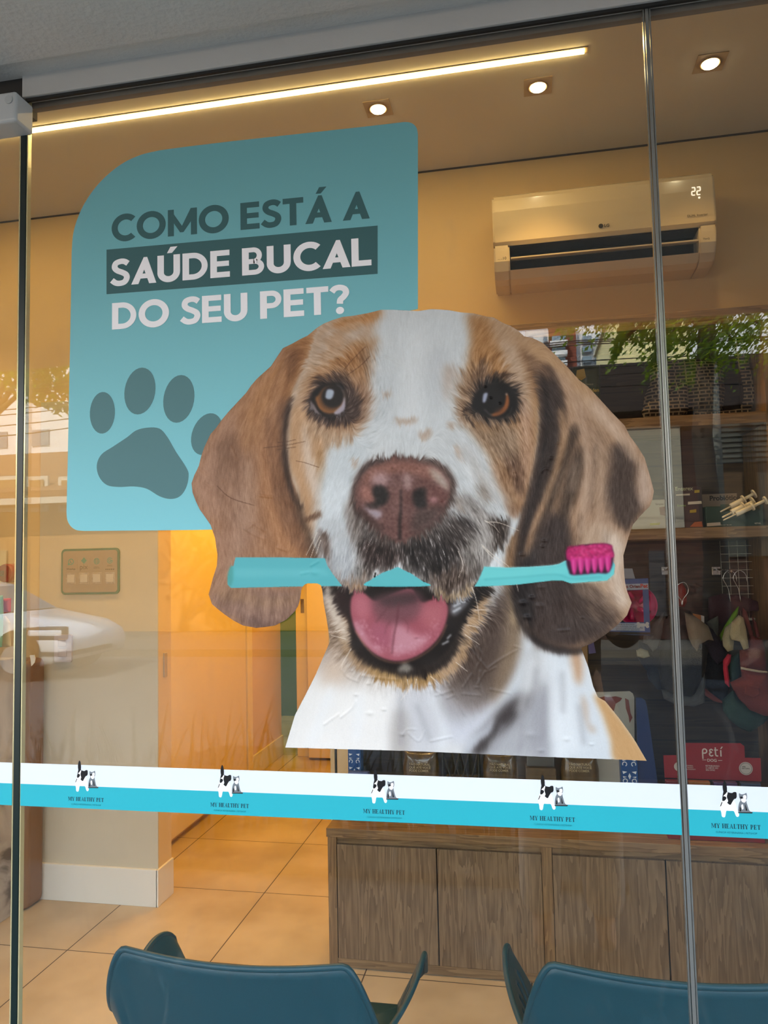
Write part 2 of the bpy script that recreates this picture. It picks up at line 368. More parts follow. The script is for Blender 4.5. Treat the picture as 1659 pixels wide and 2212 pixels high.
# right tan side of the head
blob('1010,676 1067,684 1103,702 1140,730 1180,790 1170,900 1165,960 1150,1060 1130,1110 1105,1085 1085,1050 1070,1010 1040,960 1010,920 985,880 985,820 1005,780 1015,740 1008,700', 'a9845f', 8)
blob('1025,690 1060,690 1080,730 1090,790 1080,830 1040,790 1015,770 1020,730', 'ad8052', 8, .8)
blob('1060,690 1100,706 1130,740 1145,790 1150,860 1140,900 1120,850 1100,790 1070,740', 'b59a80', 7, .8)
blob('1085,740 1110,750 1130,800 1142,860 1150,900 1130,890 1115,840 1095,790', 'c8b09a', 6, .75)
blob('1120,740 1150,760 1170,800 1180,860 1160,860 1140,800', '8f6d52', 6, .8)
blob('1030,790 1050,782 1060,800 1040,830 1020,850 1010,830', '6d5646', 6, .7)
blob('985,800 1005,800 1020,830 1010,900 1000,930 985,900 978,850', '94785f', 6, .8)
blob('1010,920 1050,925 1090,920 1120,930 1130,980 1110,1010 1080,1000 1050,970', '97806a', 8, .9)
blob('1115,860 1140,870 1150,920 1150,990 1140,1050 1120,1090 1116,1020 1126,950', 'b3927a', 6, .85)
blob('1100,980 1120,990 1130,1030 1125,1075 1105,1060 1092,1020', '6b4f3d', 7, .85)
blob('1060,1000 1090,1010 1110,1060 1120,1090 1090,1080 1066,1040', '9d7b5e', 7, .8)
blob('1085,1080 1120,1090 1135,1095 1120,1120 1100,1115', '8a6548', 5, .8)
# --- white blaze modelling ---
blob('830,690 900,680 990,690 1005,750 990,800 980,860 960,930 900,960 830,960 790,940 810,880 810,820 800,780 815,740', 'd6dde1', 12)
blob('880,720 920,720 915,850 900,930 870,900 868,800', 'e2e8ec', 12, .8)
blob('820,800 850,790 850,880 830,920 812,900', 'cbd3d8', 10, .7)
blob('930,760 970,760 965,850 940,900 925,840', 'c9cfd4', 12, .7)
blob('700,1010 740,960 800,950 790,1010 770,1060 760,1130 740,1200 715,1220 690,1180 684,1120 690,1060', 'd0d9de', 10)
blob('700,1060 750,1040 740,1120 700,1160', 'dde5ea', 12, .8)
blob('940,940 980,940 1030,980 1060,1040 1090,1100 1085,1150 1050,1160 1010,1130 985,1060 960,1000', 'cdd3d6', 10)
blob('1000,960 1040,1010 1075,1080 1060,1090 1020,1030', 'b8b3ae', 7, .6)
blob('1000,1000 1016,1006 1030,1050 1050,1090 1040,1095 1018,1060', 'e4eaed', 5, .7)
blob('1030,1040 1050,1050 1056,1080 1044,1086 1030,1066', '85796d', 6, .7)
for q in ('905,935 930,930 930,945 910,948', '855,905 900,905 895,915 860,915', '828,845 845,850 842,858 830,856', '968,912 985,920 980,928 966,922', '984,960 996,975 1000,1000 990,990', '985,1075 1000,1085 995,1105 986,1095', '760,990 775,995 770,1010 762,1005', '758,1080 768,1085 764,1095 756,1090', '748,1130 760,1140 750,1150'):
    blob(q, 'a8896f', 3.5, .6)
blob('960,790 985,800 975,840 965,870 958,830', 'b79e8a', 6, .55)
# --- mouth ---
blob('700,1262 730,1262 760,1268 800,1272 930,1264 960,1290 1010,1290 1052,1262 1060,1270 1040,1330 1010,1360 1000,1400 985,1440 940,1470 890,1476 850,1468 800,1450 770,1425 752,1380 735,1340 715,1300', 'a08c78', 6)
blob('712,1264 1044,1264 1030,1310 1004,1345 990,1372 972,1405 930,1440 870,1452 800,1430 765,1400 755,1360 735,1330 718,1296', '1d1817', 3)
blob('722,1280 750,1274 757,1330 752,1352 735,1325', '3a2727', 4, .8)
blob('985,1290 1020,1272 1014,1300 985,1330 972,1322 975,1300', '8d8f94', 3, .75)
for s_ in ('985,1296 1000,1286', '980,1310 1005,1296', '978,1322 996,1312', '966,1380 975,1370', '955,1392 970,1384'):
    line(s_, 3.5, 'dfe3e8', 1.2, .8)
blob('752,1352 762,1350 776,1390 810,1425 870,1444 935,1428 972,1396 985,1368 996,1370 985,1415 945,1452 890,1468 840,1460 795,1440 768,1416 755,1385', '2b2320', 4, .95)
blob('738,1330 752,1346 754,1395 776,1425 820,1452 870,1470 930,1462 975,1432 1000,1390 1010,1350 1030,1320 1042,1290 1052,1290 1040,1340 1015,1372 1004,1420 975,1455 930,1478 870,1482 820,1468 775,1440 748,1400 735,1360', 'a98a68', 5, .75)
blob('700,1268 716,1270 730,1320 750,1350 752,1390 740,1376 716,1330', 'cfc2b4', 4, .85)
blob('795,1440 850,1458 900,1464 950,1452 930,1472 870,1480 820,1466', 'b08f5e', 4, .85)
blob('862,1442 876,1430 892,1444 880,1452 860,1450', '9a948a', 3, .8)
TONGUE = '760,1290 772,1280 786,1280 800,1292 812,1298 830,1292 860,1278 890,1272 910,1300 930,1296 950,1292 964,1300 968,1320 962,1350 950,1375 930,1398 900,1418 868,1428 840,1426 812,1414 786,1390 768,1360 758,1325'
blob('815,1292 860,1276 905,1276 925,1296 900,1320 830,1320', '2c2425', 5, .9)
blob(TONGUE, 'a45a66', 2)
blob('800,1296 840,1284 890,1276 915,1298 905,1330 860,1350 820,1340 806,1318', '7c535a', 7, .85)
blob('820,1290 860,1280 905,1280 900,1300 850,1310 822,1304', '4a383b', 6, .8)
blob('762,1300 778,1284 796,1296 800,1320 790,1340 772,1330', 'b8717c', 6, .8)
blob('915,1310 950,1298 964,1310 955,1345 930,1360 912,1340', 'b26a72', 7, .8)
blob('766,1340 780,1350 800,1385 830,1408 816,1410 786,1386 768,1360', 'c79aa6', 4, .7)
blob('848,1355 868,1350 900,1372 930,1376 905,1400 870,1412 848,1412', 'c596a2', 6, .75)
blob('800,1350 840,1350 844,1400 820,1395 802,1375', 'a9667a', 7, .6)
blob('806,1300 822,1296 834,1330 826,1345 810,1330', '633c43', 4, .7)
blob('835,1300 855,1296 852,1350 838,1345', '8e5f66', 4, .7)
blob('900,1300 915,1296 916,1330 904,1340', '5f3b42', 4, .75)
blob('838,1352 862,1346 866,1372 846,1380', 'a87882', 5, .6)
blob('768,1310 780,1296 792,1306 790,1340 776,1345', 'c07c88', 5, .7)
blob('950,1300 966,1304 966,1330 954,1336', 'd3b0b8', 3, .6)
line('862,1300 858,1340 852,1370 847,1412', 2.5, '6d3a44', 1.2, .85)
line('845,1340 835,1355 832,1370', 1.5, '7b4650', 1, .7)
line('872,1335 882,1350 880,1368', 1.5, '7b4650', 1, .7)
line('850,1296 830,1322 812,1345', 3, '6b4048', 2, .5)
line('768,1362 788,1394 812,1418 842,1430 870,1431 902,1421 934,1400 954,1376 966,1348', 2, 'c58c6c', 1, .7)
for _ in range(150):
    t_ = rngp.uniform(.15, 3.0); rr = rngp.uniform(.72, 1.0)
    x_ = 864-98*rr*np.cos(t_); y_ = 1325+90*rr*np.sin(t_)
    line([(x_, y_), (x_+rngp.uniform(-3, 3), y_+rngp.uniform(2, 5))], 1.4, 'dcb4c0', .7, .5)

# --- muzzle, moustache fur ---
MUZ = '690,1170 740,1150 800,1160 900,1190 1000,1150 1060,1130 1100,1120 1092,1160 1070,1200 1050,1228 1036,1252 1026,1268 1007,1285 974,1294 945,1289 930,1276 922,1262 905,1246 885,1232 860,1222 830,1232 808,1246 794,1264 776,1277 757,1276 736,1266 722,1248 712,1230 700,1204'
blob(MUZ, '9b9793', 3)
blob('700,1180 745,1160 768,1195 765,1235 745,1255 726,1240 710,1215', 'b4babf', 8, .9)
blob('690,1130 740,1120 760,1160 740,1190 712,1200 694,1170', 'c3c9cd', 8, .8)
blob('730,1252 745,1264 772,1272 792,1258 796,1236 770,1246 745,1248', '8a786b', 5, .8)
blob('764,1105 800,1140 850,1172 905,1168 960,1125 1000,1112 1036,1150 1046,1190 1030,1235 1010,1262 975,1280 945,1276 925,1258 905,1240 860,1212 825,1228 800,1244 786,1200 768,1150', '57504d', 9)
blob('785,1165 850,1185 880,1190 870,1212 830,1222 800,1232 784,1200', '3f302d', 7, .9)
blob('870,1180 920,1165 965,1175 965,1230 925,1246 880,1212', '302b2a', 8, .9)
blob('930,1250 950,1240 1000,1220 1030,1216 1014,1258 975,1282 942,1276', '66554a', 6, .8)
blob('1000,1170 1030,1160 1046,1190 1034,1226 1014,1244 1000,1220', '8b8681', 7, .8)
blob('975,1085 1005,1100 1040,1150 1046,1200 1066,1170 1082,1126 1050,1106 1010,1070', '8f8a86', 8, .8)
blob('750,1085 770,1100 784,1140 776,1170 758,1150 750,1120', '8b817b', 6, .7)
blob('1056,1132 1090,1120 1098,1130 1090,1168 1070,1190 1060,1186 1068,1155', '3f342d', 4, .9)
blob('1030,1140 1058,1150 1056,1190 1040,1210 1026,1190', 'b9b6b2', 7, .7)
blob('935,1276 950,1290 975,1296 1005,1288 1026,1266 1016,1262 985,1282 955,1278', 'a48a68', 2.5, .75)
blob('745,1268 775,1278 790,1270 780,1264 760,1264', '9c7a5c', 3, .8)
blob('690,1150 710,1160 714,1204 704,1208 690,1180', '5d4a40', 4, .85)
blob('660,1120 692,1108 694,1114 664,1126', '6b4b35', 3, .8)
# --- nose ---
NOSE = '780,1030 800,1008 830,997 870,994 910,998 945,1008 965,1026 974,1050 968,1082 955,1108 930,1132 905,1152 875,1168 862,1170 840,1160 812,1140 785,1112 770,1085 768,1058'
blob('770,1030 795,1000 830,990 870,990 915,992 955,1004 978,1030 984,1062 972,1100 940,1140 900,1165 862,1176 830,1168 795,1140 768,1108 758,1080 764,1050', '5a4a44', 5, .9)
blob(NOSE, '785550', 2.5)
blob('800,1012 840,1000 880,998 930,1006 958,1026 940,1036 900,1026 860,1022 820,1030 795,1044 782,1040', '96695c', 5, .9)
blob('806,1026 830,1022 842,1036 828,1050 806,1046', 'b59a9c', 6, .8)
blob('872,1024 884,1024 890,1046 880,1060 872,1048', 'b39a98', 5, .75)
blob('926,1012 948,1018 966,1040 970,1060 955,1056 938,1036', 'b7aca2', 5, .85)
blob('780,1050 800,1050 812,1072 808,1082 795,1086 780,1074', 'a4756a', 4, .9)
blob('808,1052 826,1050 838,1062 840,1074 832,1088 816,1094 800,1092 812,1082 806,1068', '23201f', 2.5, .97)
blob('788,1088 806,1090 824,1092 812,1100 798,1098', '3a2f2d', 3, .9)
blob('894,1062 910,1054 924,1060 922,1078 924,1092 912,1100 900,1096 892,1080', '262120', 3, .97)
blob('924,1056 950,1050 962,1066 960,1084 946,1094 930,1094 922,1078', '7b524d', 4, .9)
ell(937, 1080, 9, 7, 'a87e80', 3, .8)
line('866,1058 866,1100 864,1130 864,1166', 5, '332625', 2.2, .9, 7)
line('858,1040 860,1080 858,1110', 12, '94706a', 5, .5)
blob('770,1050 782,1032 790,1040 784,1070 790,1090 778,1086', '5e423d', 4, .8)
blob('826,1110 860,1120 862,1168 840,1160 812,1138', '6e4f4b', 6, .7)
blob('866,1120 900,1110 905,1146 880,1166 866,1168', '5e4340', 6, .75)
blob('800,1100 850,1106 856,1130 826,1130', '8d6762', 5, .5)
blob('803,1046 816,1042 832,1046 843,1060 845,1076 836,1092 820,1100 798,1100 784,1092 800,1088 812,1082 806,1064', '1a1717', 1.6, 1)
blob('888,1064 898,1053 914,1050 928,1056 924,1070 926,1086 932,1098 918,1106 900,1103 888,1088', '1c1818', 1.8, 1)
blob('784,1094 800,1100 824,1104 824,1116 812,1122 796,1110', 'aaa0aa', 3.5, .9)
blob('774,1096 786,1100 806,1120 830,1140 820,1146 795,1130 776,1110', '4d3733', 4, .8)
blob('905,1100 940,1096 958,1090 950,1110 920,1140 890,1152 890,1125', '564743', 6, .8)
line('778,1024 800,1004 830,995', 5, '483833', 2.5, .9)
line('904,994 940,1004 968,1030', 4, '5b4a42', 2.5, .7)
# --- left eye ---
blob('662,872 676,838 705,818 735,818 762,838 778,868 776,900 752,915 715,918 685,908 662,890', '54423b', 6, .95)
blob('668,872 684,840 712,826 738,832 750,858 750,880 735,898 705,900 680,892', '211c1b', 3, .97)
blob('672,866 682,880 690,895 682,892 670,880', '8d8386', 1.5, .8)
ell(713, 864, 31, 30, 'a66f3e', 2, 1, .3)
ell(718, 860, 29, 29, '6b4a2f', 3, .9)
ell(720, 857, 24, 24, '262120', 2, .98)
blob('745,858 746,884 730,896 722,892 738,876', 'b2abb8', 1.5, .95)
blob('676,850 700,832 735,830 745,844 720,833 700,838 686,856', '171414', 2, .95)
blob('708,842 722,845 717,862 704,860', 'b4c0d2', .8, .97)
line('727,831 738,838 744,852 746,866', 1.8, '9a9ca4', .8, .8)
line('682,868 688,884 700,897 716,902', 2.5, '1b1615', 1.2, .9)
line('677,874 684,888 694,897', 3, '9b8f92', 1, .7)
# --- right eye ---
blob('1012,878 1022,846 1050,822 1085,820 1112,834 1124,860 1122,890 1104,908 1070,914 1040,906 1018,896', '4c4038', 7, .9)
blob('1020,872 1030,846 1052,830 1082,826 1106,838 1118,862 1114,888 1096,904 1066,906 1040,896 1022,886', '1f1d1d', 2.5, .98)
blob('1094,850 1100,862 1098,880 1086,894 1068,900 1060,896 1078,888 1090,874', 'a8673a', 1.5, .95)
ell(1078, 888, 12, 5, '6b4630', 2.5, .7, -.4)
blob('1046,850 1054,850 1049,868 1043,870 1043,858', 'a9b1c8', .8, .97)
ell(1094, 852, 1.8, 1.8, 'e8e8ea', .6, 1)
line('1046,884 1056,894 1064,898', 4, '5f5a5c', 1.5, .7)
line('1106,880 1102,892 1094,900', 1.5, '8d8680', .8, .6)
line('1016,884 1004,890 1010,904 1022,918', 4, '3b2e28', 2, .8)
line('1020,900 1060,912 1110,902', 7, '8c7767', 3, .6)
line('1024,846 1054,818 1092,810 1110,820', 6, '54433a', 3.5, .7)
line('676,836 700,814 735,810 758,826', 6, '4b3a31', 4, .7)
# --- right ear ---
EARR = '1132,727 1172,738 1200,764 1255,820 1290,852 1352,918 1396,985 1416,1060 1404,1096 1368,1130 1358,1165 1346,1205 1350,1250 1366,1302 1354,1332 1300,1380 1255,1400 1215,1398 1165,1380 1130,1345 1114,1290 1118,1240 1112,1180 1130,1110 1150,1040 1168,960 1170,880 1160,820 1140,770'
blob(EARR, '96785f', 3)
blob('1130,730 1172,740 1200,766 1255,822 1285,852 1270,880 1240,850 1200,810 1165,790 1145,770', 'b89670', 7, .9)
blob('1140,745 1165,770 1185,800 1170,810 1150,790', '8c6c52', 6, .8)
blob('1215,800 1245,815 1300,865 1350,918 1375,955 1360,965 1330,945 1290,915 1262,880 1240,850', 'c6ad96', 6, .9)
blob('1262,860 1300,890 1320,930 1318,960 1290,980 1275,940', '97796a', 8, .7)
blob('1345,935 1370,960 1395,995 1410,1040 1412,1070 1400,1060 1385,1015 1362,980', 'cdb7a6', 5, .8)
blob('1270,900 1290,930 1310,1000 1312,1080 1325,1130 1340,1165 1300,1180 1262,1175 1262,1110 1272,1030', 'a38c78', 8, .85)
blob('1240,960 1262,1000 1264,1080 1255,1150 1262,1180 1230,1180 1205,1140 1215,1080 1230,1010', '7e6859', 8, .9)
blob('1158,775 1180,790 1200,830 1208,880 1206,930 1196,985 1176,1045 1152,1115 1136,1180 1125,1225 1112,1225 1112,1170 1130,1110 1150,1040 1166,960 1169,880 1160,820', '352f2f', 4, .97)
blob('1175,775 1205,800 1218,830 1215,860 1196,840 1180,810', '5d4a3f', 5, .85)
blob('1232,870 1244,900 1243,935 1228,985 1214,1030 1196,1075 1180,1125 1164,1175 1146,1225 1144,1200 1160,1145 1180,1085 1198,1030 1215,970 1226,915', '3d332e', 4, .93)
blob('1220,1020 1232,1060 1222,1100 1205,1130 1190,1150 1196,1100', '4b3f38', 6, .8)
line('1213,790 1216,850 1212,900 1208,950 1192,1016 1173,1078 1154,1138 1142,1180 1136,1212', 15, 'ad8a68', 2.5, .95, 5)
line('1222,800 1228,860 1226,910', 9, 'a08672', 4, .7, 5)
line('1238,950 1228,1010 1216,1068 1206,1105 1204,1130', 6, 'a68a70', 1.8, .9, 3)
line('1240,835 1248,860 1261,906 1280,973 1278,1025 1268,1090 1266,1165', 6, 'd0b8a4', 2.2, .9, 3.5)
blob('1319,962 1338,955 1354,962 1364,990 1376,1020 1382,1070 1392,1092 1372,1112 1356,1136 1340,1155 1326,1130 1312,1090 1310,1050 1318,1005', '463a36', 5, .95)
blob('1380,1040 1400,1050 1406,1080 1392,1098 1380,1080', '7a665c', 5, .8)
blob('1298,955 1318,975 1314,1000 1300,990', '6d594c', 5, .6)
blob('1140,1215 1165,1160 1190,1130 1215,1120 1240,1160 1262,1200 1262,1250 1290,1300 1300,1345 1250,1398 1200,1400 1160,1382 1128,1342 1113,1290 1114,1240', '433835', 6, .97)
blob('1113,1235 1130,1215 1146,1240 1150,1300 1158,1350 1180,1395 1150,1375 1126,1345 1111,1295', '1f1c1c', 7, .9)
blob('1160,1300 1210,1310 1250,1340 1240,1385 1200,1396 1165,1370', '352b28', 8, .8)
blob('1285,1120 1340,1150 1356,1165 1342,1230 1350,1280 1364,1302 1352,1328 1325,1335 1300,1310 1280,1280 1270,1240 1258,1200 1262,1150', 'b09a86', 7, .95)
blob('1318,1150 1350,1165 1344,1220 1350,1280 1362,1303 1350,1318 1332,1285 1322,1220', 'dccec0', 5, .9)
blob('1262,1262 1285,1262 1300,1290 1320,1320 1300,1340 1280,1320', '77665a', 6, .8)
for s_ in ('1262,1265 1285,1296', '1292,1275 1320,1318', '1284,1305 1302,1340', '1306,1262 1330,1290', '1262,1300 1290,1336', '1310,1330 1330,1345'):
    line(s_, 7, 'b39e8a', 3, .75)
for s_ in ('1276,1262 1300,1300', '1300,1288 1316,1322', '1300,1266 1322,1300', '1270,1290 1284,1312', '1320,1310 1340,1334'):
    line(s_, 6, '4f4139', 3, .7)
blob('1140,1345 1165,1380 1200,1400 1255,1400 1320,1360 1345,1338 1330,1368 1300,1385 1255,1410 1200,1410 1150,1382', '2b2422', 5, .75)
blob('1098,1180 1116,1150 1122,1170 1116,1220 1104,1262 1090,1262 1094,1220', '7e6048', 4, .85)
line('1112,1170 1102,1215 1096,1262', 5, '9a7b58', 2.5, .7)
for s_ in ('1300,1000 1296,1080 1292,1140', '1290,1170 1276,1210', '1250,990 1244,1050', '1245,1080 1238,1130', '1262,1130 1256,1180'):
    line(s_, 6, 'bca58f', 3, .6)
for s_ in ('1288,960 1288,1040 1282,1110', '1258,1020 1256,1100', '1305,1040 1304,1110', '1286,1150 1276,1190', '1228,1090 1222,1130'):
    line(s_, 6, '665348', 3, .6)
# --- mouth ---
blob('700,1262 730,1262 760,1268 800,1272 930,1264 960,1290 1010,1290 1052,1262 1060,1270 1040,1330 1010,1360 1000,1400 985,1440 940,1470 890,1476 850,1468 800,1450 770,1425 752,1380 735,1340 715,1300', 'a08c78', 6)
blob('712,1264 1044,1264 1030,1310 1004,1345 990,1372 972,1405 930,1440 870,1452 800,1430 765,1400 755,1360 735,1330 718,1296', '1d1817', 3)
blob('722,1280 750,1274 757,1330 752,1352 735,1325', '3a2727', 4, .8)
blob('985,1290 1020,1272 1014,1300 985,1330 972,1322 975,1300', '8d8f94', 3, .75)
for s_ in ('985,1296 1000,1286', '980,1310 1005,1296', '978,1322 996,1312', '966,1380 975,1370', '955,1392 970,1384'):
    line(s_, 3.5, 'dfe3e8', 1.2, .8)
blob('752,1352 762,1350 776,1390 810,1425 870,1444 935,1428 972,1396 985,1368 996,1370 985,1415 945,1452 890,1468 840,1460 795,1440 768,1416 755,1385', '2b2320', 4, .95)
blob('738,1330 752,1346 754,1395 776,1425 820,1452 870,1470 930,1462 975,1432 1000,1390 1010,1350 1030,1320 1042,1290 1052,1290 1040,1340 1015,1372 1004,1420 975,1455 930,1478 870,1482 820,1468 775,1440 748,1400 735,1360', 'a98a68', 5, .75)
blob('700,1268 716,1270 730,1320 750,1350 752,1390 740,1376 716,1330', 'cfc2b4', 4, .85)
blob('795,1440 850,1458 900,1464 950,1452 930,1472 870,1480 820,1466', 'b08f5e', 4, .85)
blob('862,1442 876,1430 892,1444 880,1452 860,1450', '9a948a', 3, .8)
TONGUE = '760,1290 772,1280 786,1280 800,1292 812,1298 830,1292 860,1278 890,1272 910,1300 930,1296 950,1292 964,1300 968,1320 962,1350 950,1375 930,1398 900,1418 868,1428 840,1426 812,1414 786,1390 768,1360 758,1325'
blob('815,1292 860,1276 905,1276 925,1296 900,1320 830,1320', '2c2425', 5, .9)
blob(TONGUE, 'a45a66', 2)
blob('800,1296 840,1284 890,1276 915,1298 905,1330 860,1350 820,1340 806,1318', '7c535a', 7, .85)
blob('820,1290 860,1280 905,1280 900,1300 850,1310 822,1304', '4a383b', 6, .8)
blob('762,1300 778,1284 796,1296 800,1320 790,1340 772,1330', 'b8717c', 6, .8)
blob('915,1310 950,1298 964,1310 955,1345 930,1360 912,1340', 'b26a72', 7, .8)
blob('766,1340 780,1350 800,1385 830,1408 816,1410 786,1386 768,1360', 'c79aa6', 4, .7)
blob('848,1355 868,1350 900,1372 930,1376 905,1400 870,1412 848,1412', 'c596a2', 6, .75)
blob('800,1350 840,1350 844,1400 820,1395 802,1375', 'a9667a', 7, .6)
line('862,1300 858,1340 852,1370 847,1412', 2.5, '6d3a44', 1.2, .85)
line('845,1340 835,1355 832,1370', 1.5, '7b4650', 1, .7)
line('872,1335 882,1350 880,1368', 1.5, '7b4650', 1, .7)
line('850,1296 830,1322 812,1345', 3, '6b4048', 2, .5)
line('768,1362 788,1394 812,1418 842,1430 870,1431 902,1421 934,1400 954,1376 966,1348', 2, 'c58c6c', 1, .7)
for _ in range(150):
    t_ = rngp.uniform(.15, 3.0); rr = rngp.uniform(.72, 1.0)
    x_ = 864-98*rr*np.cos(t_); y_ = 1325+90*rr*np.sin(t_)
    line([(x_, y_), (x_+rngp.uniform(-3, 3), y_+rngp.uniform(2, 5))], 1.4, 'dcb4c0', .7, .5)

# --- muzzle, moustache fur ---
MUZ = '690,1170 740,1150 800,1160 900,1190 1000,1150 1060,1130 1100,1120 1092,1160 1070,1200 1050,1228 1036,1252 1026,1268 1007,1285 974,1294 945,1289 930,1276 922,1262 905,1246 885,1232 860,1222 830,1232 808,1246 794,1264 776,1277 757,1276 736,1266 722,1248 712,1230 700,1204'
blob(MUZ, '9b9793', 3)
blob('700,1180 745,1160 768,1195 765,1235 745,1255 726,1240 710,1215', 'b4babf', 8, .9)
blob('690,1130 740,1120 760,1160 740,1190 712,1200 694,1170', 'c3c9cd', 8, .8)
blob('730,1252 745,1264 772,1272 792,1258 796,1236 770,1246 745,1248', '8a786b', 5, .8)
blob('764,1105 800,1140 850,1172 905,1168 960,1125 1000,1112 1036,1150 1046,1190 1030,1235 1010,1262 975,1280 945,1276 925,1258 905,1240 860,1212 825,1228 800,1244 786,1200 768,1150', '57504d', 9)
blob('785,1165 850,1185 880,1190 870,1212 830,1222 800,1232 784,1200', '3f302d', 7, .9)
blob('870,1180 920,1165 965,1175 965,1230 925,1246 880,1212', '302b2a', 8, .9)
blob('930,1250 950,1240 1000,1220 1030,1216 1014,1258 975,1282 942,1276', '66554a', 6, .8)
blob('1000,1170 1030,1160 1046,1190 1034,1226 1014,1244 1000,1220', '8b8681', 7, .8)
blob('975,1085 1005,1100 1040,1150 1046,1200 1066,1170 1082,1126 1050,1106 1010,1070', '8f8a86', 8, .8)
blob('750,1085 770,1100 784,1140 776,1170 758,1150 750,1120', '8b817b', 6, .7)
blob('1056,1132 1090,1120 1098,1130 1090,1168 1070,1190 1060,1186 1068,1155', '3f342d', 4, .9)
blob('1030,1140 1058,1150 1056,1190 1040,1210 1026,1190', 'b9b6b2', 7, .7)
blob('935,1276 950,1290 975,1296 1005,1288 1026,1266 1016,1262 985,1282 955,1278', 'a48a68', 2.5, .75)
blob('745,1268 775,1278 790,1270 780,1264 760,1264', '9c7a5c', 3, .8)
blob('690,1150 710,1160 714,1204 704,1208 690,1180', '5d4a40', 4, .85)
blob('660,1120 692,1108 694,1114 664,1126', '6b4b35', 3, .8)
# --- nose ---
NOSE = '780,1030 800,1008 830,997 870,994 910,998 945,1008 965,1026 974,1050 968,1082 955,1108 930,1132 905,1152 875,1168 862,1170 840,1160 812,1140 785,1112 770,1085 768,1058'
blob('770,1030 795,1000 830,990 870,990 915,992 955,1004 978,1030 984,1062 972,1100 940,1140 900,1165 862,1176 830,1168 795,1140 768,1108 758,1080 764,1050', '5a4a44', 5, .9)
blob(NOSE, '785550', 2.5)
blob('800,1012 840,1000 880,998 930,1006 958,1026 940,1036 900,1026 860,1022 820,1030 795,1044 782,1040', '96695c', 5, .9)
blob('806,1026 830,1022 842,1036 828,1050 806,1046', 'b59a9c', 6, .8)
blob('872,1024 884,1024 890,1046 880,1060 872,1048', 'b39a98', 5, .75)
blob('926,1012 948,1018 966,1040 970,1060 955,1056 938,1036', 'b7aca2', 5, .85)
blob('780,1050 800,1050 812,1072 808,1082 795,1086 780,1074', 'a4756a', 4, .9)
blob('808,1052 826,1050 838,1062 840,1074 832,1088 816,1094 800,1092 812,1082 806,1068', '23201f', 2.5, .97)
blob('788,1088 806,1090 824,1092 812,1100 798,1098', '3a2f2d', 3, .9)
blob('894,1062 910,1054 924,1060 922,1078 924,1092 912,1100 900,1096 892,1080', '262120', 3, .97)
blob('924,1056 950,1050 962,1066 960,1084 946,1094 930,1094 922,1078', '7b524d', 4, .9)
ell(937, 1080, 9, 7, 'a87e80', 3, .8)
line('866,1058 866,1100 864,1130 864,1166', 5, '332625', 2.2, .9, 7)
line('858,1040 860,1080 858,1110', 12, '94706a', 5, .5)
blob('784,1094 800,1100 824,1104 824,1116 812,1122 796,1110', 'aaa0aa', 3.5, .9)
blob('774,1096 786,1100 806,1120 830,1140 820,1146 795,1130 776,1110', '4d3733', 4, .8)
blob('905,1100 940,1096 958,1090 950,1110 920,1140 890,1152 890,1125', '564743', 6, .8)
line('778,1024 800,1004 830,995', 5, '483833', 2.5, .9)
line('904,994 940,1004 968,1030', 4, '5b4a42', 2.5, .7)
# --- left eye ---
blob('662,872 676,838 705,818 735,818 762,838 778,868 776,900 752,915 715,918 685,908 662,890', '54423b', 6, .95)
blob('668,872 684,840 712,826 738,832 750,858 750,880 735,898 705,900 680,892', '211c1b', 3, .97)
blob('672,866 682,880 690,895 682,892 670,880', '8d8386', 1.5, .8)
ell(713, 864, 31, 30, 'a66f3e', 2, 1, .3)
ell(718, 860, 29, 29, '6b4a2f', 3, .9)
ell(720, 857, 24, 24, '262120', 2, .98)
blob('745,858 746,884 730,896 722,892 738,876', 'b2abb8', 1.5, .95)
blob('676,850 700,832 735,830 745,844 720,833 700,838 686,856', '171414', 2, .95)
blob('708,842 722,845 717,862 704,860', 'b4c0d2', .8, .97)
line('727,831 738,838 744,852 746,866', 1.8, '9a9ca4', .8, .8)
line('682,868 688,884 700,897 716,902', 2.5, '1b1615', 1.2, .9)
line('677,874 684,888 694,897', 3, '9b8f92', 1, .7)
# --- right eye ---
blob('1012,878 1022,846 1050,822 1085,820 1112,834 1124,860 1122,890 1104,908 1070,914 1040,906 1018,896', '4c4038', 7, .9)
blob('1020,872 1030,846 1052,830 1082,826 1106,838 1118,862 1114,888 1096,904 1066,906 1040,896 1022,886', '1f1d1d', 2.5, .98)
blob('1094,850 1100,862 1098,880 1086,894 1068,900 1060,896 1078,888 1090,874', 'a8673a', 1.5, .95)
ell(1078, 888, 12, 5, '6b4630', 2.5, .7, -.4)
blob('1046,850 1054,850 1049,868 1043,870 1043,858', 'a9b1c8', .8, .97)
ell(1094, 852, 1.8, 1.8, 'e8e8ea', .6, 1)
line('1046,884 1056,894 1064,898', 4, '5f5a5c', 1.5, .7)
line('1106,880 1102,892 1094,900', 1.5, '8d8680', .8, .6)
line('1016,884 1004,890 1010,904 1022,918', 4, '3b2e28', 2, .8)
line('1020,900 1060,912 1110,902', 7, '8c7767', 3, .6)
line('1024,846 1054,818 1092,810 1110,820', 6, '54433a', 3.5, .7)
line('676,836 700,814 735,810 758,826', 6, '4b3a31', 4, .7)
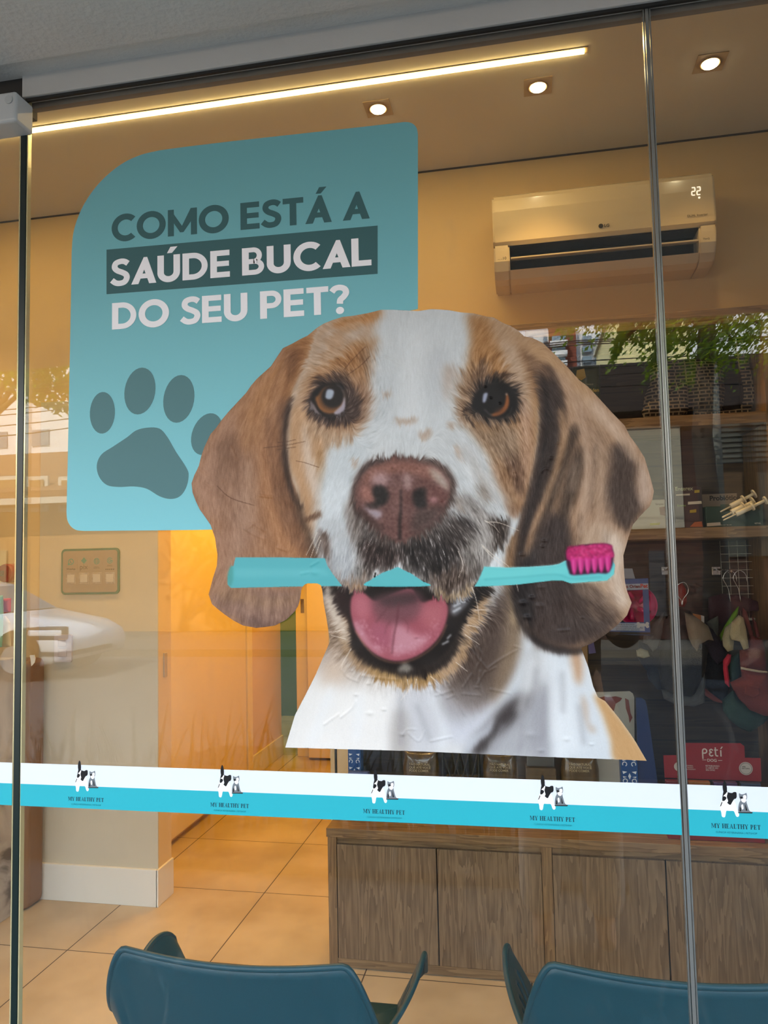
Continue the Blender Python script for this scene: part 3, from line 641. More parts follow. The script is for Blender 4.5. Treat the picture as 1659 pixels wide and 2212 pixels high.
# --- right ear ---
blob('1132,727 1172,738 1200,764 1255,820 1290,852 1352,918 1396,985 1416,1060 1404,1096 1368,1130 1358,1165 1346,1205 1350,1250 1366,1302 1354,1332 1300,1380 1255,1400 1215,1398 1165,1380 1130,1345 1114,1290 1118,1240 1112,1180 1130,1110 1150,1040 1168,960 1170,880 1160,820 1140,770', 'a08269', 3)
blob('1130,730 1172,740 1200,766 1255,822 1285,852 1270,880 1240,850 1200,810 1165,790 1145,770', 'bc9a76', 7, .9)
blob('1170,790 1195,800 1215,840 1222,900 1210,960 1195,1020 1175,1080 1150,1140 1130,1200 1120,1260 1114,1290 1108,1220 1130,1130 1150,1060 1166,980 1172,900 1166,840', '4a3d38', 5, .97)
blob('1130,760 1150,770 1180,790 1196,820 1180,820 1150,800', '8a6c55', 6, .8)
blob('1200,800 1230,820 1245,860 1250,900 1262,960 1250,960 1232,900 1216,850', 'b89b82', 6, .8)
blob('1180,1060 1200,1000 1222,950 1240,920 1252,930 1235,980 1215,1030 1195,1090 1175,1140 1160,1200 1142,1230 1138,1200 1160,1130', '45382f', 6, .9)
blob('1208,880 1222,900 1226,950 1216,990 1204,1030 1180,1090 1158,1140 1148,1180 1142,1200 1136,1190 1150,1130 1176,1070 1196,1010 1206,940', 'a9896b', 4, .92)
blob('1246,840 1258,860 1266,930 1282,1000 1284,1050 1270,1100 1262,1160 1250,1150 1256,1060 1262,980 1250,900', 'bda38e', 6, .85)
blob('1258,850 1290,870 1340,925 1380,980 1400,1040 1404,1070 1380,1010 1345,960 1310,930 1280,900', 'c9b09a', 7, .85)
blob('1225,1020 1240,980 1254,960 1262,1000 1250,1060 1230,1110 1215,1170 1195,1180 1205,1100', '4f4239', 6, .8)
blob('1270,920 1300,940 1320,1000 1330,1080 1320,1140 1300,1180 1278,1180 1285,1100 1280,1010', 'a38a75', 9, .8)
blob('1322,965 1345,960 1362,985 1378,1010 1374,1050 1392,1090 1375,1120 1358,1145 1340,1140 1320,1110 1310,1060 1318,1010', '53453e', 7, .92)
blob('1385,1000 1400,1030 1408,1060 1400,1085 1385,1095 1378,1060', 'bda898', 6, .85)
blob('1140,1230 1180,1120 1210,1110 1230,1150 1240,1230 1260,1290 1280,1330 1250,1390 1200,1398 1160,1380 1128,1340 1116,1290 1122,1250', '4b3f3b', 7, .95)
blob('1118,1230 1135,1200 1150,1220 1150,1300 1150,1350 1128,1340 1112,1290', '221e1e', 7, .9)
blob('1300,1130 1340,1150 1352,1170 1340,1230 1348,1280 1362,1302 1352,1330 1320,1310 1290,1290 1270,1260 1250,1200 1262,1140', 'b49c86', 8, .92)
blob('1300,1150 1345,1170 1342,1230 1350,1280 1360,1305 1340,1310 1325,1280 1320,1220', 'd6c6b6', 7, .85)
blob('1240,1260 1280,1265 1310,1300 1340,1330 1310,1370 1270,1385 1240,1350 1226,1300', '54463f', 8, .8)
for s_ in ('1265,1268 1290,1300', '1300,1290 1325,1330', '1270,1310 1300,1350', '1240,1265 1270,1290'):
    line(s_, 8, 'a48f7c', 4, .6)
for s_ in ('1280,1262 1305,1300', '1310,1280 1335,1300', '1290,1320 1315,1350'):
    line(s_, 7, '5c4b40', 4, .6)
blob('1140,1340 1165,1378 1200,1398 1255,1398 1320,1362 1300,1385 1255,1408 1200,1408 1150,1380', '2e2624', 5, .7)
blob('1096,1180 1116,1150 1124,1170 1116,1220 1100,1262 1090,1262 1092,1220', '8b6c50', 5, .85)
line('1172,1090 1158,1130 1148,1170 1140,1205', 9, 'a9876a', 4, .6)
blob('1114,1240 1140,1215 1150,1180 1165,1200 1160,1260 1150,1330 1128,1330 1112,1290', '2b2525', 8, .9)
blob('1160,1150 1200,1120 1222,1150 1240,1210 1230,1260 1200,1300 1160,1330 1150,1260 1156,1200', '4a3e3a', 9, .85)
blob('1150,800 1166,820 1172,880 1166,960 1150,1040 1128,1120 1116,1180 1112,1230 1122,1220 1140,1140 1168,1050 1186,960 1190,880 1178,820', '372e2c', 5, .8)
blob('1190,900 1206,930 1200,980 1186,1020 1176,1000 1188,950', '3f3430', 5, .7)
blob('1200,1360 1260,1385 1300,1365 1330,1340 1290,1340 1240,1340', '4e423d', 7, .8)
line('1284,870 1330,940 1370,1000', 8, 'd3bda9', 5, .5)
for s_ in ('1270,980 1262,1060 1256,1110', '1300,1000 1296,1080 1290,1140', '1290,1180 1276,1230 1284,1270', '1244,1000 1236,1060'):
    line(s_, 8, 'c3aa94', 4, .55)
for s_ in ('1286,960 1280,1040 1274,1110', '1254,1110 1250,1190', '1312,1150 1300,1210'):
    line(s_, 8, '6d5a4d', 4, .55)

# ---- fur: grain along the lie of the hair ----
DIRS = np.array([(860,720,0,-1),(960,720,.1,-1),(860,860,-.05,-1),(920,900,.1,-1),(740,720,-.8,-.5),(700,790,-.9,-.2),(790,790,-.25,-.97),(1050,720,.6,-.7),(1100,760,.7,-.6),
 (660,850,-.6,.3),(650,950,-.2,.9),(690,920,-.4,.8),(730,930,-.1,1),(790,880,.6,-.7),(800,930,.5,-.2),(720,810,-.5,-.6),(765,1010,-.5,.8),(720,1060,-.3,1),(740,1150,-.2,1),(700,1120,-.4,.9),
 (1000,860,-.7,-.5),(1010,810,-.4,-.9),(1060,800,.3,-.9),(1120,820,.8,-.3),(1130,900,.4,.9),(1040,940,.5,.85),(1080,970,.45,.9),(990,950,.6,.8),(1000,1020,.5,.85),(1060,1060,.6,.8),(1110,1040,.1,1),
 (860,960,0,-1),(800,1170,-.35,.95),(860,1190,0,1),(930,1190,.3,.95),(1000,1150,.6,.8),(1040,1200,.1,1),(980,1260,-.1,1),(770,1250,-.1,1),(740,1220,-.2,1),
 (500,900,-.4,.9),(450,1030,-.1,1),(550,1000,0,1),(520,1150,.1,1),(600,1100,.2,1),(480,1280,-.3,.9),(560,1310,0,1),(620,1310,.1,1),(620,820,-.4,.9),(570,860,-.3,.95),
 (1200,820,.5,.8),(1250,900,.3,.95),(1200,1000,-.3,.95),(1160,1150,-.2,1),(1300,930,.5,.9),(1340,1040,-.1,1),(1270,1100,-.2,1),(1300,1200,-.1,1),(1230,1250,.3,.9),(1290,1310,.7,.7),(1200,1350,.1,1),(1380,1050,0,1),
 (760,1370,-.9,.4),(780,1430,-.5,.8),(870,1460,0,1),(960,1440,.4,.8),(1010,1370,.7,.5),(1040,1310,.8,.3),(700,1300,-.8,.5),(720,1350,-.8,.4),
 (700,1550,-.2,1),(860,1560,0,1),(1000,1550,.3,.9),(1100,1540,-.5,.85),(1180,1500,-.1,1),(1260,1500,.2,1),(1330,1600,.4,.9),(1060,1400,-.1,1)], float)
Xg, Yg = np.meshgrid(PX0+STEP*np.arange(PW), PY0+STEP*np.arange(PH))
DX = np.zeros((PH, PW)); DY = np.zeros((PH, PW)); WS = np.zeros((PH, PW))+1e-9
for x_, y_, a_, b_ in DIRS:
    w_ = 1/(((Xg-x_)**2+(Yg-y_)**2)+200)**1.7*1e7; DX += w_*a_; DY += w_*b_; WS += w_
NN = np.hypot(DX, DY)+1e-9; DX /= NN; DY /= NN
def lic(noise, L):
    acc = noise.copy(); I, J = np.meshgrid(np.arange(PW, dtype=float), np.arange(PH, dtype=float))
    for sgn in (1, -1):
        x, y = I.copy(), J.copy()
        for k in range(L):
            ii = np.clip(x, 0, PW-1).astype(int); jj = np.clip(y, 0, PH-1).astype(int)
            x += sgn*DX[jj, ii]; y += sgn*DY[jj, ii]
            acc += sample(noise, x, y)*(1-k/L)
    return acc/acc.std()
def field(items, base, feather):
    """a strength map: (outline, value) patches over a base value"""
    global IMG
    keep = IMG; IMG = np.full((PH, PW, 3), base*255.)
    for s_, v_ in items:
        sy, sx, m = mask_of(pts_of(s_), feather); m = m[..., None]; IMG[sy, sx] = IMG[sy, sx]*(1-m)+255*v_*m
    r = IMG[..., 0]/255; IMG = keep; return r
FUR = field([('600,1400 1400,1400 1400,1660 600,1660', .12),
 ('690,960 760,940 1000,940 1090,1080 1080,1240 1000,1300 700,1260 680,1100', .75),
 ('655,790 740,750 830,760 830,930 740,960 660,950', .95), ('980,780 1040,760 1130,800 1150,920 1130,1060 1040,1010 980,920', 1.0),
 ('780,1140 870,1180 960,1140 1070,1080 1090,1180 1010,1300 950,1290 860,1210 790,1270 740,1240', 1.35),
 ('735,1350 760,1430 870,1470 980,1440 1010,1360 1040,1300 1070,1310 1020,1420 950,1490 860,1500 760,1460 700,1380', 1.25)], .42, 12)
SOLID = field([(NOSE, 0.), ('668,866 684,838 714,826 740,834 752,862 744,890 712,902 684,892', 0.), ('1020,872 1030,846 1052,830 1082,826 1106,838 1118,862 1114,888 1096,904 1066,906 1040,896 1022,886', 0.),
 ('722,1280 745,1284 780,1284 800,1272 915,1272 935,1296 960,1304 1010,1300 1036,1272 1010,1320 985,1375 940,1420 870,1440 800,1420 765,1390 750,1340', 0.)], 1., 2)
n1 = lic(rngp.normal(size=(PH, PW)), 7); n2 = lic(blur(rngp.normal(size=(PH, PW)), 2.2), 14); n2 /= n2.std()
n3 = lic(rngp.normal(size=(PH, PW)), 5)
I_, J_ = np.meshgrid(np.arange(PW, dtype=float), np.arange(PH, dtype=float))
F_ = FUR*SOLID; sh_ = (n1*2.6+n2*2.4)*np.minimum(F_, 1.)
IMG = sample(IMG, I_+DX*sh_, J_+DY*sh_)
lum = IMG.mean(-1)
IMG = IMG*.955; amp = np.where(lum > 185, 5.5, np.where(lum > 110, 11., 13.))
amp = blur(amp, 6)
IMG = IMG+((n3*.8+n2*.5)*amp*F_)[..., None]
dark = np.clip((120-lum)/80, 0, 1)*np.clip(F_-.55, 0, 1)
IMG += (np.clip(n3-.9, 0, 3)*38*dark)[..., None]          # pale hairs over dark fur
IMG -= (np.clip(n1-1.2, 0, 3)*30*np.clip(F_-.6, 0, 1))[..., None]
IMG += rngp.normal(size=(PH, PW, 1))*1.6
pore = blur(rngp.normal(size=(PH, PW)), 1.6); pore /= pore.std()
sy, sx, m = mask_of(pts_of(NOSE), 3); IMG[sy, sx] += (pore[sy, sx]*m*4)[..., None]

# ---- toothbrush print ----
BR = '53b6c0'
blob('510,1204 600,1204 703,1206 708,1222 720,1240 740,1266 700,1266 640,1267 500,1270 493,1262 494,1245 500,1226 506,1222', BR, .4, 1, False)
blob('497,1228 504,1222 506,1245 500,1266 494,1260 493,1244', '4aa39f', 1.2, .9)
blob('507,1228 703,1229 716,1245 507,1247', '5fc0c9', 3, .8, False)
blob('793,1266 803,1252 812,1246 824,1239 833,1235 845,1231 859,1225 868,1229 880,1235 892,1241 902,1248 914,1256 924,1266', '55bcc4', .5, 1)
blob('1046,1224 1099,1226 1150,1224 1192,1221 1208,1218 1222,1211 1240,1206 1320,1206 1328,1220 1326,1240 1311,1254 1270,1257 1232,1260 1215,1254 1192,1254 1150,1259 1116,1263 1060,1266 1025,1267 1032,1256 1040,1240', '5fcbcf', .5, 1, False)
blob('1046,1228 1100,1231 1195,1226 1225,1220 1240,1240 1215,1240 1100,1248 1036,1250', '69d4d6', 2, .8, False)
line('1046,1252 1130,1246 1200,1241 1236,1250 1300,1246', 3, '4eb4bb', 1.2, .7)
line('1046,1224 1099,1226 1192,1221 1222,1211', 1.6, 'b7dfe0', .6, .8)
line('1232,1260 1270,1257 1311,1254 1327,1238', 1.6, 'a8e4e2', .6, .7)
blob('1224,1190 1228,1184 1244,1180 1262,1177 1285,1175 1316,1176 1322,1184 1325,1200 1322,1222 1312,1238 1290,1238 1237,1242 1228,1232 1223,1212', '3a1530', .6, 1)
blob('1223,1193 1227,1184 1240,1182 1252,1179 1270,1178 1290,1175 1314,1176 1323,1190 1324,1204 1300,1206 1232,1212', 'b01e62', .8, 1)
for k in range(6):
    x_ = 1240+k*14.6; y_ = 1209-k*1.0
    blob('%f,%f %f,%f %f,%f %f,%f %f,%f' % (x_-7.5, y_-2, x_+5.5, y_-3, x_+5.5, y_+20, x_, y_+33, x_-5, y_+20), 'd42a86', .8, 1)
    line([(x_-2, y_), (x_-1, y_+26)], 3, 'e86ab0', 1, .7)
    line([(x_+4, y_), (x_+3.5, y_+22)], 2, 'b0206a', .8, .6)
for _ in range(300):
    x_ = rngp.uniform(1226, 1322); y_ = rngp.uniform(1180, 1206)-(x_-1226)*.03
    ell(x_, y_, rngp.uniform(1, 3), rngp.uniform(.8, 2), ('e0357c', 'd11f68', '8d1248', 'f05a9a')[rngp.integers(4)], .7, .8)
# whiskers and long hairs
for s_ in ('1040,1176 1062,1196 1092,1218 1100,1226', '1042,1180 1060,1200 1084,1222', '1048,1127 1080,1130 1120,1146', '1046,1124 1066,1136 1080,1152', '990,1190 1000,1220 990,1250', '1020,1268 1030,1300 1036,1340', '686,1150 672,1180 662,1200', '692,1158 680,1182 672,1204', '694,1166 686,1190 680,1204', '745,1360 712,1366', '748,1380 716,1372', '880,1466 882,1490 866,1512', '900,1466 896,1488', '930,1460 950,1478', '985,1430 1010,1450', '1010,1350 1040,1356', '1004,1370 1036,1392', '1026,1318 1056,1316', '1116,1262 1120,1278', '760,1400 742,1430 738,1448'):
    line(s_, 1.6, 'e6dccf', .5, .75, .8)
for s_ in ('640,950 618,955 600,956', '660,954 620,962 570,968', '640,966 600,972', '690,1010 660,1000 640,996', '1000,890 980,880', '744,800 760,780 790,750', '470,1050 500,1076 550,1092', '750,812 780,790 800,770'):
    line(s_, 1.3, '5b3a26', .5, .7)
IMG = np.clip(IMG, 8, 246)

# ---- bubbles and creases lifted off the glass ----
CREASE = '741,1446 752,1462 775,1472|780,1458 820,1464 862,1468|735,1550 760,1530 770,1512|700,1565 735,1540|880,1580 905,1600 918,1578|1010,1395 1040,1430 1058,1450|1030,1395 1042,1420 1028,1450 1044,1500|1072,1440 1050,1452|1000,1485 1020,1455|1030,1480 1050,1448|940,1502 980,1490|965,1508 985,1500|998,1498 1040,1502|970,1480 985,1500 990,1510|990,1515 1005,1545|930,1600 978,1590|1058,1488 1105,1498|1052,1445 1080,1425 1120,1402|1110,1395 1128,1400|1038,1448 1035,1490|958,1500 940,1490|870,1588 880,1575 900,1575|1205,1362 1232,1360|430,1010 448,1025|440,1040 456,1052|470,1010 484,1040|560,1070 590,1074|500,965 512,990|540,1125 556,1136 576,1148|528,1140 545,1152 574,1165|552,1130 532,1145|568,1190 580,1204|600,1182 620,1190|470,1080 476,1098|650,1240 668,1236|672,1222 690,1212|1170,1020 1178,1012 1190,1016|620,760 600,800 584,820|800,780 830,770 870,790'
for s_ in CREASE.split('|'):
    line(s_, 3.2, '000000', 1.4, 1, 2.0, RELIEF, 1.)
for x_, y_, r_ in ((862, 1484, 15), (900, 1376, 6), (800, 1540, 9), (830, 1532, 6), (796, 1476, 6), (870, 1585, 9), (1146, 1586, 14), (1168, 1620, 8), (1224, 1596, 9), (1278, 1607, 6), (1140, 1333, 9), (1150, 1290, 7), (1166, 1308, 9), (1130, 1302, 9), (1128, 1198, 6), (1176, 1168, 6), (1172, 1180, 5), (1170, 1268, 8), (1258, 1334, 4), (955, 1082, 4), (1205, 958, 4), (1192, 990, 6), (680, 1236, 11), (1030, 1484, 6), (1110, 1020, 4), (930, 1478, 5), (770, 1500, 6), (1060, 860, 3), (1080, 872, 3), (1048, 836, 3), (760, 1448, 5)):
    s_ = np.exp(-(((Xg-x_)/r_)**2+((Yg-y_)/(r_*.6))**2)*1.4); RELIEF += s_*.9
big = blur(rngp.normal(size=(PH, PW)), 14); RELIEF += big/big.std()*.16
# =====================================================================
# the shop: shell, glazing
# =====================================================================
CEIL, WY = 3.22, 1.87
M_wall = mat('cream_paint', 'd8bf92', .85, var=.03, vscale=3)
M_ceil = mat('ceiling_paint', 'cfc9bd', .9)
M_pillar = mat('greige_paint', 'c4bcab', .8, var=.03, vscale=4)
M_white = mat('white_paint', 'dcdad4', .5)
M_black = mat('black_plastic', '08080a', .4)
M_stucco = mat('grey_stucco', 'cbccc9', .9, var=.05, vscale=2.5, bump=.25, bscale=90)
# tiled floor: 60 cm tiles
m = bpy.data.materials.new('floor_tile'); m.use_nodes = True; nt = m.node_tree; L = nt.links; b = nt.nodes['Principled BSDF']
tc = nt.nodes.new('ShaderNodeTexCoord'); sp = nt.nodes.new('ShaderNodeSeparateXYZ'); L.new(tc.outputs['Object'], sp.inputs[0])
def mnode(op, a, v=None, c=None):
    n = nt.nodes.new('ShaderNodeMath'); n.operation = op
    for i, q in enumerate((a, v, c)):
        if q is None: continue
        if isinstance(q, (int, float)): n.inputs[i].default_value = q
        else: L.new(q, n.inputs[i])
    return n.outputs[0]
gx = mnode('ABSOLUTE', mnode('SUBTRACT', mnode('FRACT', mnode('DIVIDE', mnode('ADD', sp.outputs['X'], .033+.3+6), .6)), .5))
gy = mnode('ABSOLUTE', mnode('SUBTRACT', mnode('FRACT', mnode('DIVIDE', mnode('ADD', sp.outputs['Y'], -.255+.3+6), .6)), .5))
g = mnode('LESS_THAN', mnode('MINIMUM', gx, gy), .0038)
nz = nt.nodes.new('ShaderNodeTexNoise'); nz.inputs['Scale'].default_value = 3; nz.inputs['Detail'].default_value = 7; L.new(tc.outputs['Object'], nz.inputs[0])
rp = nt.nodes.new('ShaderNodeValToRGB'); rp.color_ramp.elements[0].color = (*lin('aa977c'), 1); rp.color_ramp.elements[1].color = (*lin('c2b198'), 1)
rp.color_ramp.elements[0].position = .35; rp.color_ramp.elements[1].position = .65; L.new(nz.outputs[0], rp.inputs[0])
mx = nt.nodes.new('ShaderNodeMix'); mx.data_type = 'RGBA'; L.new(g, mx.inputs[0]); L.new(rp.outputs[0], mx.inputs[6]); mx.inputs[7].default_value = (.03, .02, .014, 1)
L.new(mx.outputs[2], b.inputs['Base Color']); b.inputs['Roughness'].default_value = .38; M_tile = m
struct('floor', (-4.2, 3.2, -.02, 7.2, -.08, 0), M_tile)
struct('ceiling', (-4.2, 3.2, .045, WY+.12, CEIL, CEIL+.12), M_ceil)
struct('ceiling_hall', (-4.2, 3.2, WY+.12, 7.2, 2.7, 2.8), M_ceil)
struct('roof', (-4.4, 3.4, -.1, 7.4, CEIL+.12, CEIL+.4), M_stucco)
struct('shadow_block_above', (-4.4, 16, .0, 8, CEIL+.4, 11.), M_stucco)  # unseen block; height and left end set so its shadow darkens the street's right
# back wall with the passage to the rooms behind
w = MB().box(-4.2, -1.659, WY, WY+.12, 0, CEIL).box(-.86, 3.2, WY, WY+.12, 0, CEIL).box(-1.659, -.86, WY, WY+.12, 2.12, CEIL)
w = setp(w.build('wall_back', [M_wall]), kind='structure')
struct('trim_1', (-4.2, 3.2, WY-.006, WY, CEIL-.006, CEIL), mat('shadow_gap', '3a3026', .9))
pl = struct('wall_pillar', (-2.262, -1.659, WY-.008, WY, 0, 2.3), M_pillar)
struct('baseboard_back', (-2.262, -1.655, WY-.024, WY-.008, 0, .16), M_white, .002)
struct('baseboard_passage', (-1.662, -1.650, WY-.024, WY+.125, 0, .16), M_white, .002)
struct('wall_left', (-4.3, -4.2, 0, 7.2, 0, CEIL), M_wall)
struct('wall_right', (1.9, 2.0, .1, 7.2, 0, CEIL), M_wall)
struct('wall_front', (-4.2, 3.2, -.05, .045, 2.50, CEIL+.12), M_stucco)
struct('wall_front_right', (1.75, 3.4, -.06, .12, 0, 2.5), M_stucco)
struct('wall_front_left', (-4.4, -2.9, -.06, .12, 0, 2.5), M_stucco)
# passage behind the shop
struct('wall_hall_left', (-2.05, -1.96, WY+.12, 4.46, 0, 2.7), M_wall)
struct('baseboard_hall', (-1.96, -1.945, 3.72, 4.46, 0, .15), M_white, .002)
hw = MB().box(-1.69, .9, 4.46, 4.58, 0, 2.7).box(-1.96, -1.69, 4.46, 4.58, 2.1, 2.7)
setp(hw.build('wall_hall_end', M_wall), kind='structure')
struct('wall_hall_right', (-.3, -.2, WY+.12, 4.46, 0, 2.7), M_wall)
gr = mat('green_paint', '4c7a1e', .8)
struct('wall_far', (-4.2, 1, 5.9, 6, 0, 2.7), gr)
# doors of the passage
dl = thing('door_1', None, None, (-1.94, 2.02, 0)); dl['kind'] = 'structure'
MB().box(-1.957, -1.925, 2.0, 3.62, .035, 2.08, bev=.003).build('door_leaf', mat('door_cream', 'e0d2b4', .45), dl)
MB().box(-1.958, -1.915, 3.63, 3.72, 0, 2.14, bev=.003).box(-1.958, -1.915, 2.0, 3.72, 2.09, 2.14, bev=.003).build('door_frame', mat('door_frame', 'e6dac0', .45), dl)
dj = thing('door_2', None, None, (-1.7, 4.45, 0)); dj['kind'] = 'structure'
MB().box(-1.812, -1.695, 4.40, 4.46, 0, 2.12, bev=.004).build('door_frame', MATS['door_frame'], dj)
MB().box(-1.69, -.85, 4.30, 4.34, .02, 2.1, bev=.003).build('door_leaf', MATS['door_cream'], dj)
a_ = P(648, 1294, 4.4); b_ = P(657, 1324, 4.4)
MB().box(a_.x+.005, b_.x, 4.396, 4.40, b_.z, a_.z, bev=.001).build('strike_plate', mat('brass_dark', '5a4526', .35, .9), dj)
# metal strike plate on the end of the partition
a_ = P(352, 1410, 1.93); b_ = P(359, 1462, 1.93)
sp_ = setp(MB().box(-1.660, -1.654, 1.915, 1.945, b_.z, a_.z, bev=.001).build('strike_plate', mat('steel_plate', 'c9c4b8', .35, .6)), 'pale metal strike plate set in the edge of the partition wall', 'strike plate')

# soffit over the pavement and the head of the glass front
struct('soffit', (-4.4, 3.4, -1.93, -.062, 2.490, 3.3), M_stucco)
M_lint = mat('painted_lintel', 'b6b9b8', .7, var=.03, vscale=5, bump=.1, bscale=60)
setp(MB().box(-.972, 3.2, -.012, .012, 2.455, 2.505, bev=.002).build('trim_2', M_lint), kind='structure')
setp(MB().box(-4.4, 3.2, -.062, -.012, 2.499, 2.56).build('trim_3', M_stucco), kind='structure')
setp(MB().box(-.968, 3.2, .0125, .026, 2.444, 2.458).build('trim_8', mat('inner_track', '77706a', .6)), kind='structure')
setp(MB().box(-4.2, -.974, -.005, .04, 2.435, 2.51).build('trim_4', mat('dark_track', '2b2a28', .6)), kind='structure')
setp(MB().box(-.968, 3.2, -.006, -.0005, 2.449, 2.4549).build('trim_5', mat('rubber_seal', '1a1c1c', .7)), kind='structure')
# glass: reflects by the angle it is seen at, both faces
def glass(name, tint=(.97, .985, .975), f0=.05, dirt=True):
    m = bpy.data.materials.new(name); m.use_nodes = True; nt = m.node_tree; nt.nodes.clear(); L = nt.links
    out = nt.nodes.new('ShaderNodeOutputMaterial'); tr = nt.nodes.new('ShaderNodeBsdfTransparent'); tr.inputs[0].default_value = (*tint, 1)
    gl = nt.nodes.new('ShaderNodeBsdfGlossy'); gl.inputs['Roughness'].default_value = 0.
    lw = nt.nodes.new('ShaderNodeLayerWeight'); lw.inputs[0].default_value = .5
    p = nt.nodes.new('ShaderNodeMath'); p.operation = 'POWER'; p.inputs[1].default_value = 5; L.new(lw.outputs['Facing'], p.inputs[0])
    q = nt.nodes.new('ShaderNodeMath'); q.operation = 'MULTIPLY_ADD'; q.inputs[1].default_value = 1-f0; q.inputs[2].default_value = f0; L.new(p.outputs[0], q.inputs[0])
    mx = nt.nodes.new('ShaderNodeMixShader'); L.new(q.outputs[0], mx.inputs[0]); L.new(tr.outputs[0], mx.inputs[1]); L.new(gl.outputs[0], mx.inputs[2])
    last = mx.outputs[0]
    if dirt:
        tc = nt.nodes.new('ShaderNodeTexCoord'); mp = nt.nodes.new('ShaderNodeMapping'); mp.inputs['Scale'].default_value = (3, 3, 1.2); L.new(tc.outputs['Object'], mp.inputs[0])
        n = nt.nodes.new('ShaderNodeTexNoise'); n.inputs['Scale'].default_value = 6; n.inputs['Detail'].default_value = 8; n.inputs['Distortion'].default_value = 1.5; L.new(mp.outputs[0], n.inputs[0])
        r = nt.nodes.new('ShaderNodeMapRange'); r.inputs[1].default_value = .6; r.inputs[2].default_value = .8; r.inputs[3].default_value = 0; r.inputs[4].default_value = .025; L.new(n.outputs[0], r.inputs[0])
        df = nt.nodes.new('ShaderNodeBsdfDiffuse'); df.inputs[0].default_value = (.6, .6, .55, 1)
        m2 = nt.nodes.new('ShaderNodeMixShader'); L.new(r.outputs[0], m2.inputs[0]); L.new(last, m2.inputs[1]); L.new(df.outputs[0], m2.inputs[2]); last = m2.outputs[0]
    L.new(last, out.inputs[0]); return m
M_glass = glass('window_glass')
M_edge = mat('glass_edge', '1d3f3a', .12, spec=.8); M_edge2 = mat('glass_edge_polished', '8d908d', .22, .7, var=.15, vscale=30)
def pane(n, x0, x1, z1, ledge, redge, y0=0.):
    root = thing('window_%d' % n, None, None, ((x0+x1)/2, y0, 0)); root['kind'] = 'structure'
    MB().box(x0, x1, y0, y0+.01, .01, z1).build('pane', M_glass, root)
    for s, mt in ((x0-.0005, ledge), (x1+.0005, redge)):
        if mt: MB().box(s-.0012, s+.0012, y0-.0003, y0+.0103, .01, z1).build('edge', mt, root)
    return root
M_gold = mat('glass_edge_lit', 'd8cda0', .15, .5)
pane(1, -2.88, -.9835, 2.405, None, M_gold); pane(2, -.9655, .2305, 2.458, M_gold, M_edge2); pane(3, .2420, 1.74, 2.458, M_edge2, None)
setp(MB().box(-.9805, -.9685, -.001, .012, .01, 2.44).build('trim_6', mat('dark_green_seal', '0c1f1e', .3)), kind='structure')
setp(MB().box(.2335, .2395, -.001, .011, .01, 2.458, bev=.001).build('trim_7', mat('clear_seal', '8d8f8c', .25, .6)), kind='structure')
struct('threshold', (-2.9, 1.75, -.06, .06, 0, .012), mat('granite_sill', '6b6862', .5, var=.3, vscale=60))
# white housing at the head of the sliding pane
hx = P(49, 200, -.03)
lk = thing('sliding_door_housing', 'white boxy housing with a round cap at the head of the sliding glass', 'door hardware', (-1.03, -.03, 2.38))
MB().box(-1.16, hx.x, -.05, .005, P(20, 262, -.05).z, P(20, 197, -.05).z, bev=.006, seg=3).build('body', mat('white_enamel', 'b9bfc1', .4), lk)
c_ = P(18, 214, -.052)
MB().lathe([(.0085, -.052), (.0085, -.050), (.0001, -.0535)][:2], (c_.x, 0, c_.z), 24, 'Y').build('round_cap', mat('cap_enamel', 'aeb4b6', .35), lk)

# =====================================================================
# stickers on the outside of the glass
# =====================================================================
def ink(name, h, rough=.55):
    return mat(name, h, rough, spec=.3)
SY = -.0012          # the stickers' face, just proud of the glass
# ---- flat outline helper: outlines in glass coordinates, laid at a given offset
def flat(name, polys, m, parent, y, thick=.0003):
    mb = MB()
    for k_, p in enumerate(polys):
        if isinstance(p, tuple): p, mi = p; mb.mi = mi
        mb.prism(p, y-thick-(k_ % 5)*2e-5, y)
    return mb.build(name, m, parent)
def gp(s, Y=0.):
    return [(lambda v: (v.x, v.z))(P(x, y, Y)) for x, y in (pts_of(s) if isinstance(s, str) else s)]
# ---- heavy geometric capitals (cap height 1), as closed outlines ----
T_ = .225
def bar(x0, x1, z0, z1): return [(x0, z0), (x1, z0), (x1, z1), (x0, z1)]
def ring(cx, cz, rx, rz, a0, a1, t=T_, n=18):
    """an arc of a thick ring, cut into convex pieces"""
    out = []; A = np.radians(np.linspace(a0, a1, n+1))
    for a, b_ in zip(A, A[1:]):
        o = lambda u, k: (cx+(rx-k)*math.cos(u), cz+(rz-k)*math.sin(u))
        out.append([o(a, 0), o(b_, 0), o(b_, t), o(a, t)])
    return out
def ribbon(pts, t):
    Q = smooth_line(pts, 8); d = np.gradient(Q, axis=0); d /= np.hypot(d[:, 0], d[:, 1])[:, None]; n = np.stack([-d[:, 1], d[:, 0]], 1)*t/2
    A, B = Q+n, Q-n
    return [[tuple(A[i]), tuple(B[i]), tuple(B[i+1]), tuple(A[i+1])] for i in range(len(Q)-1)]
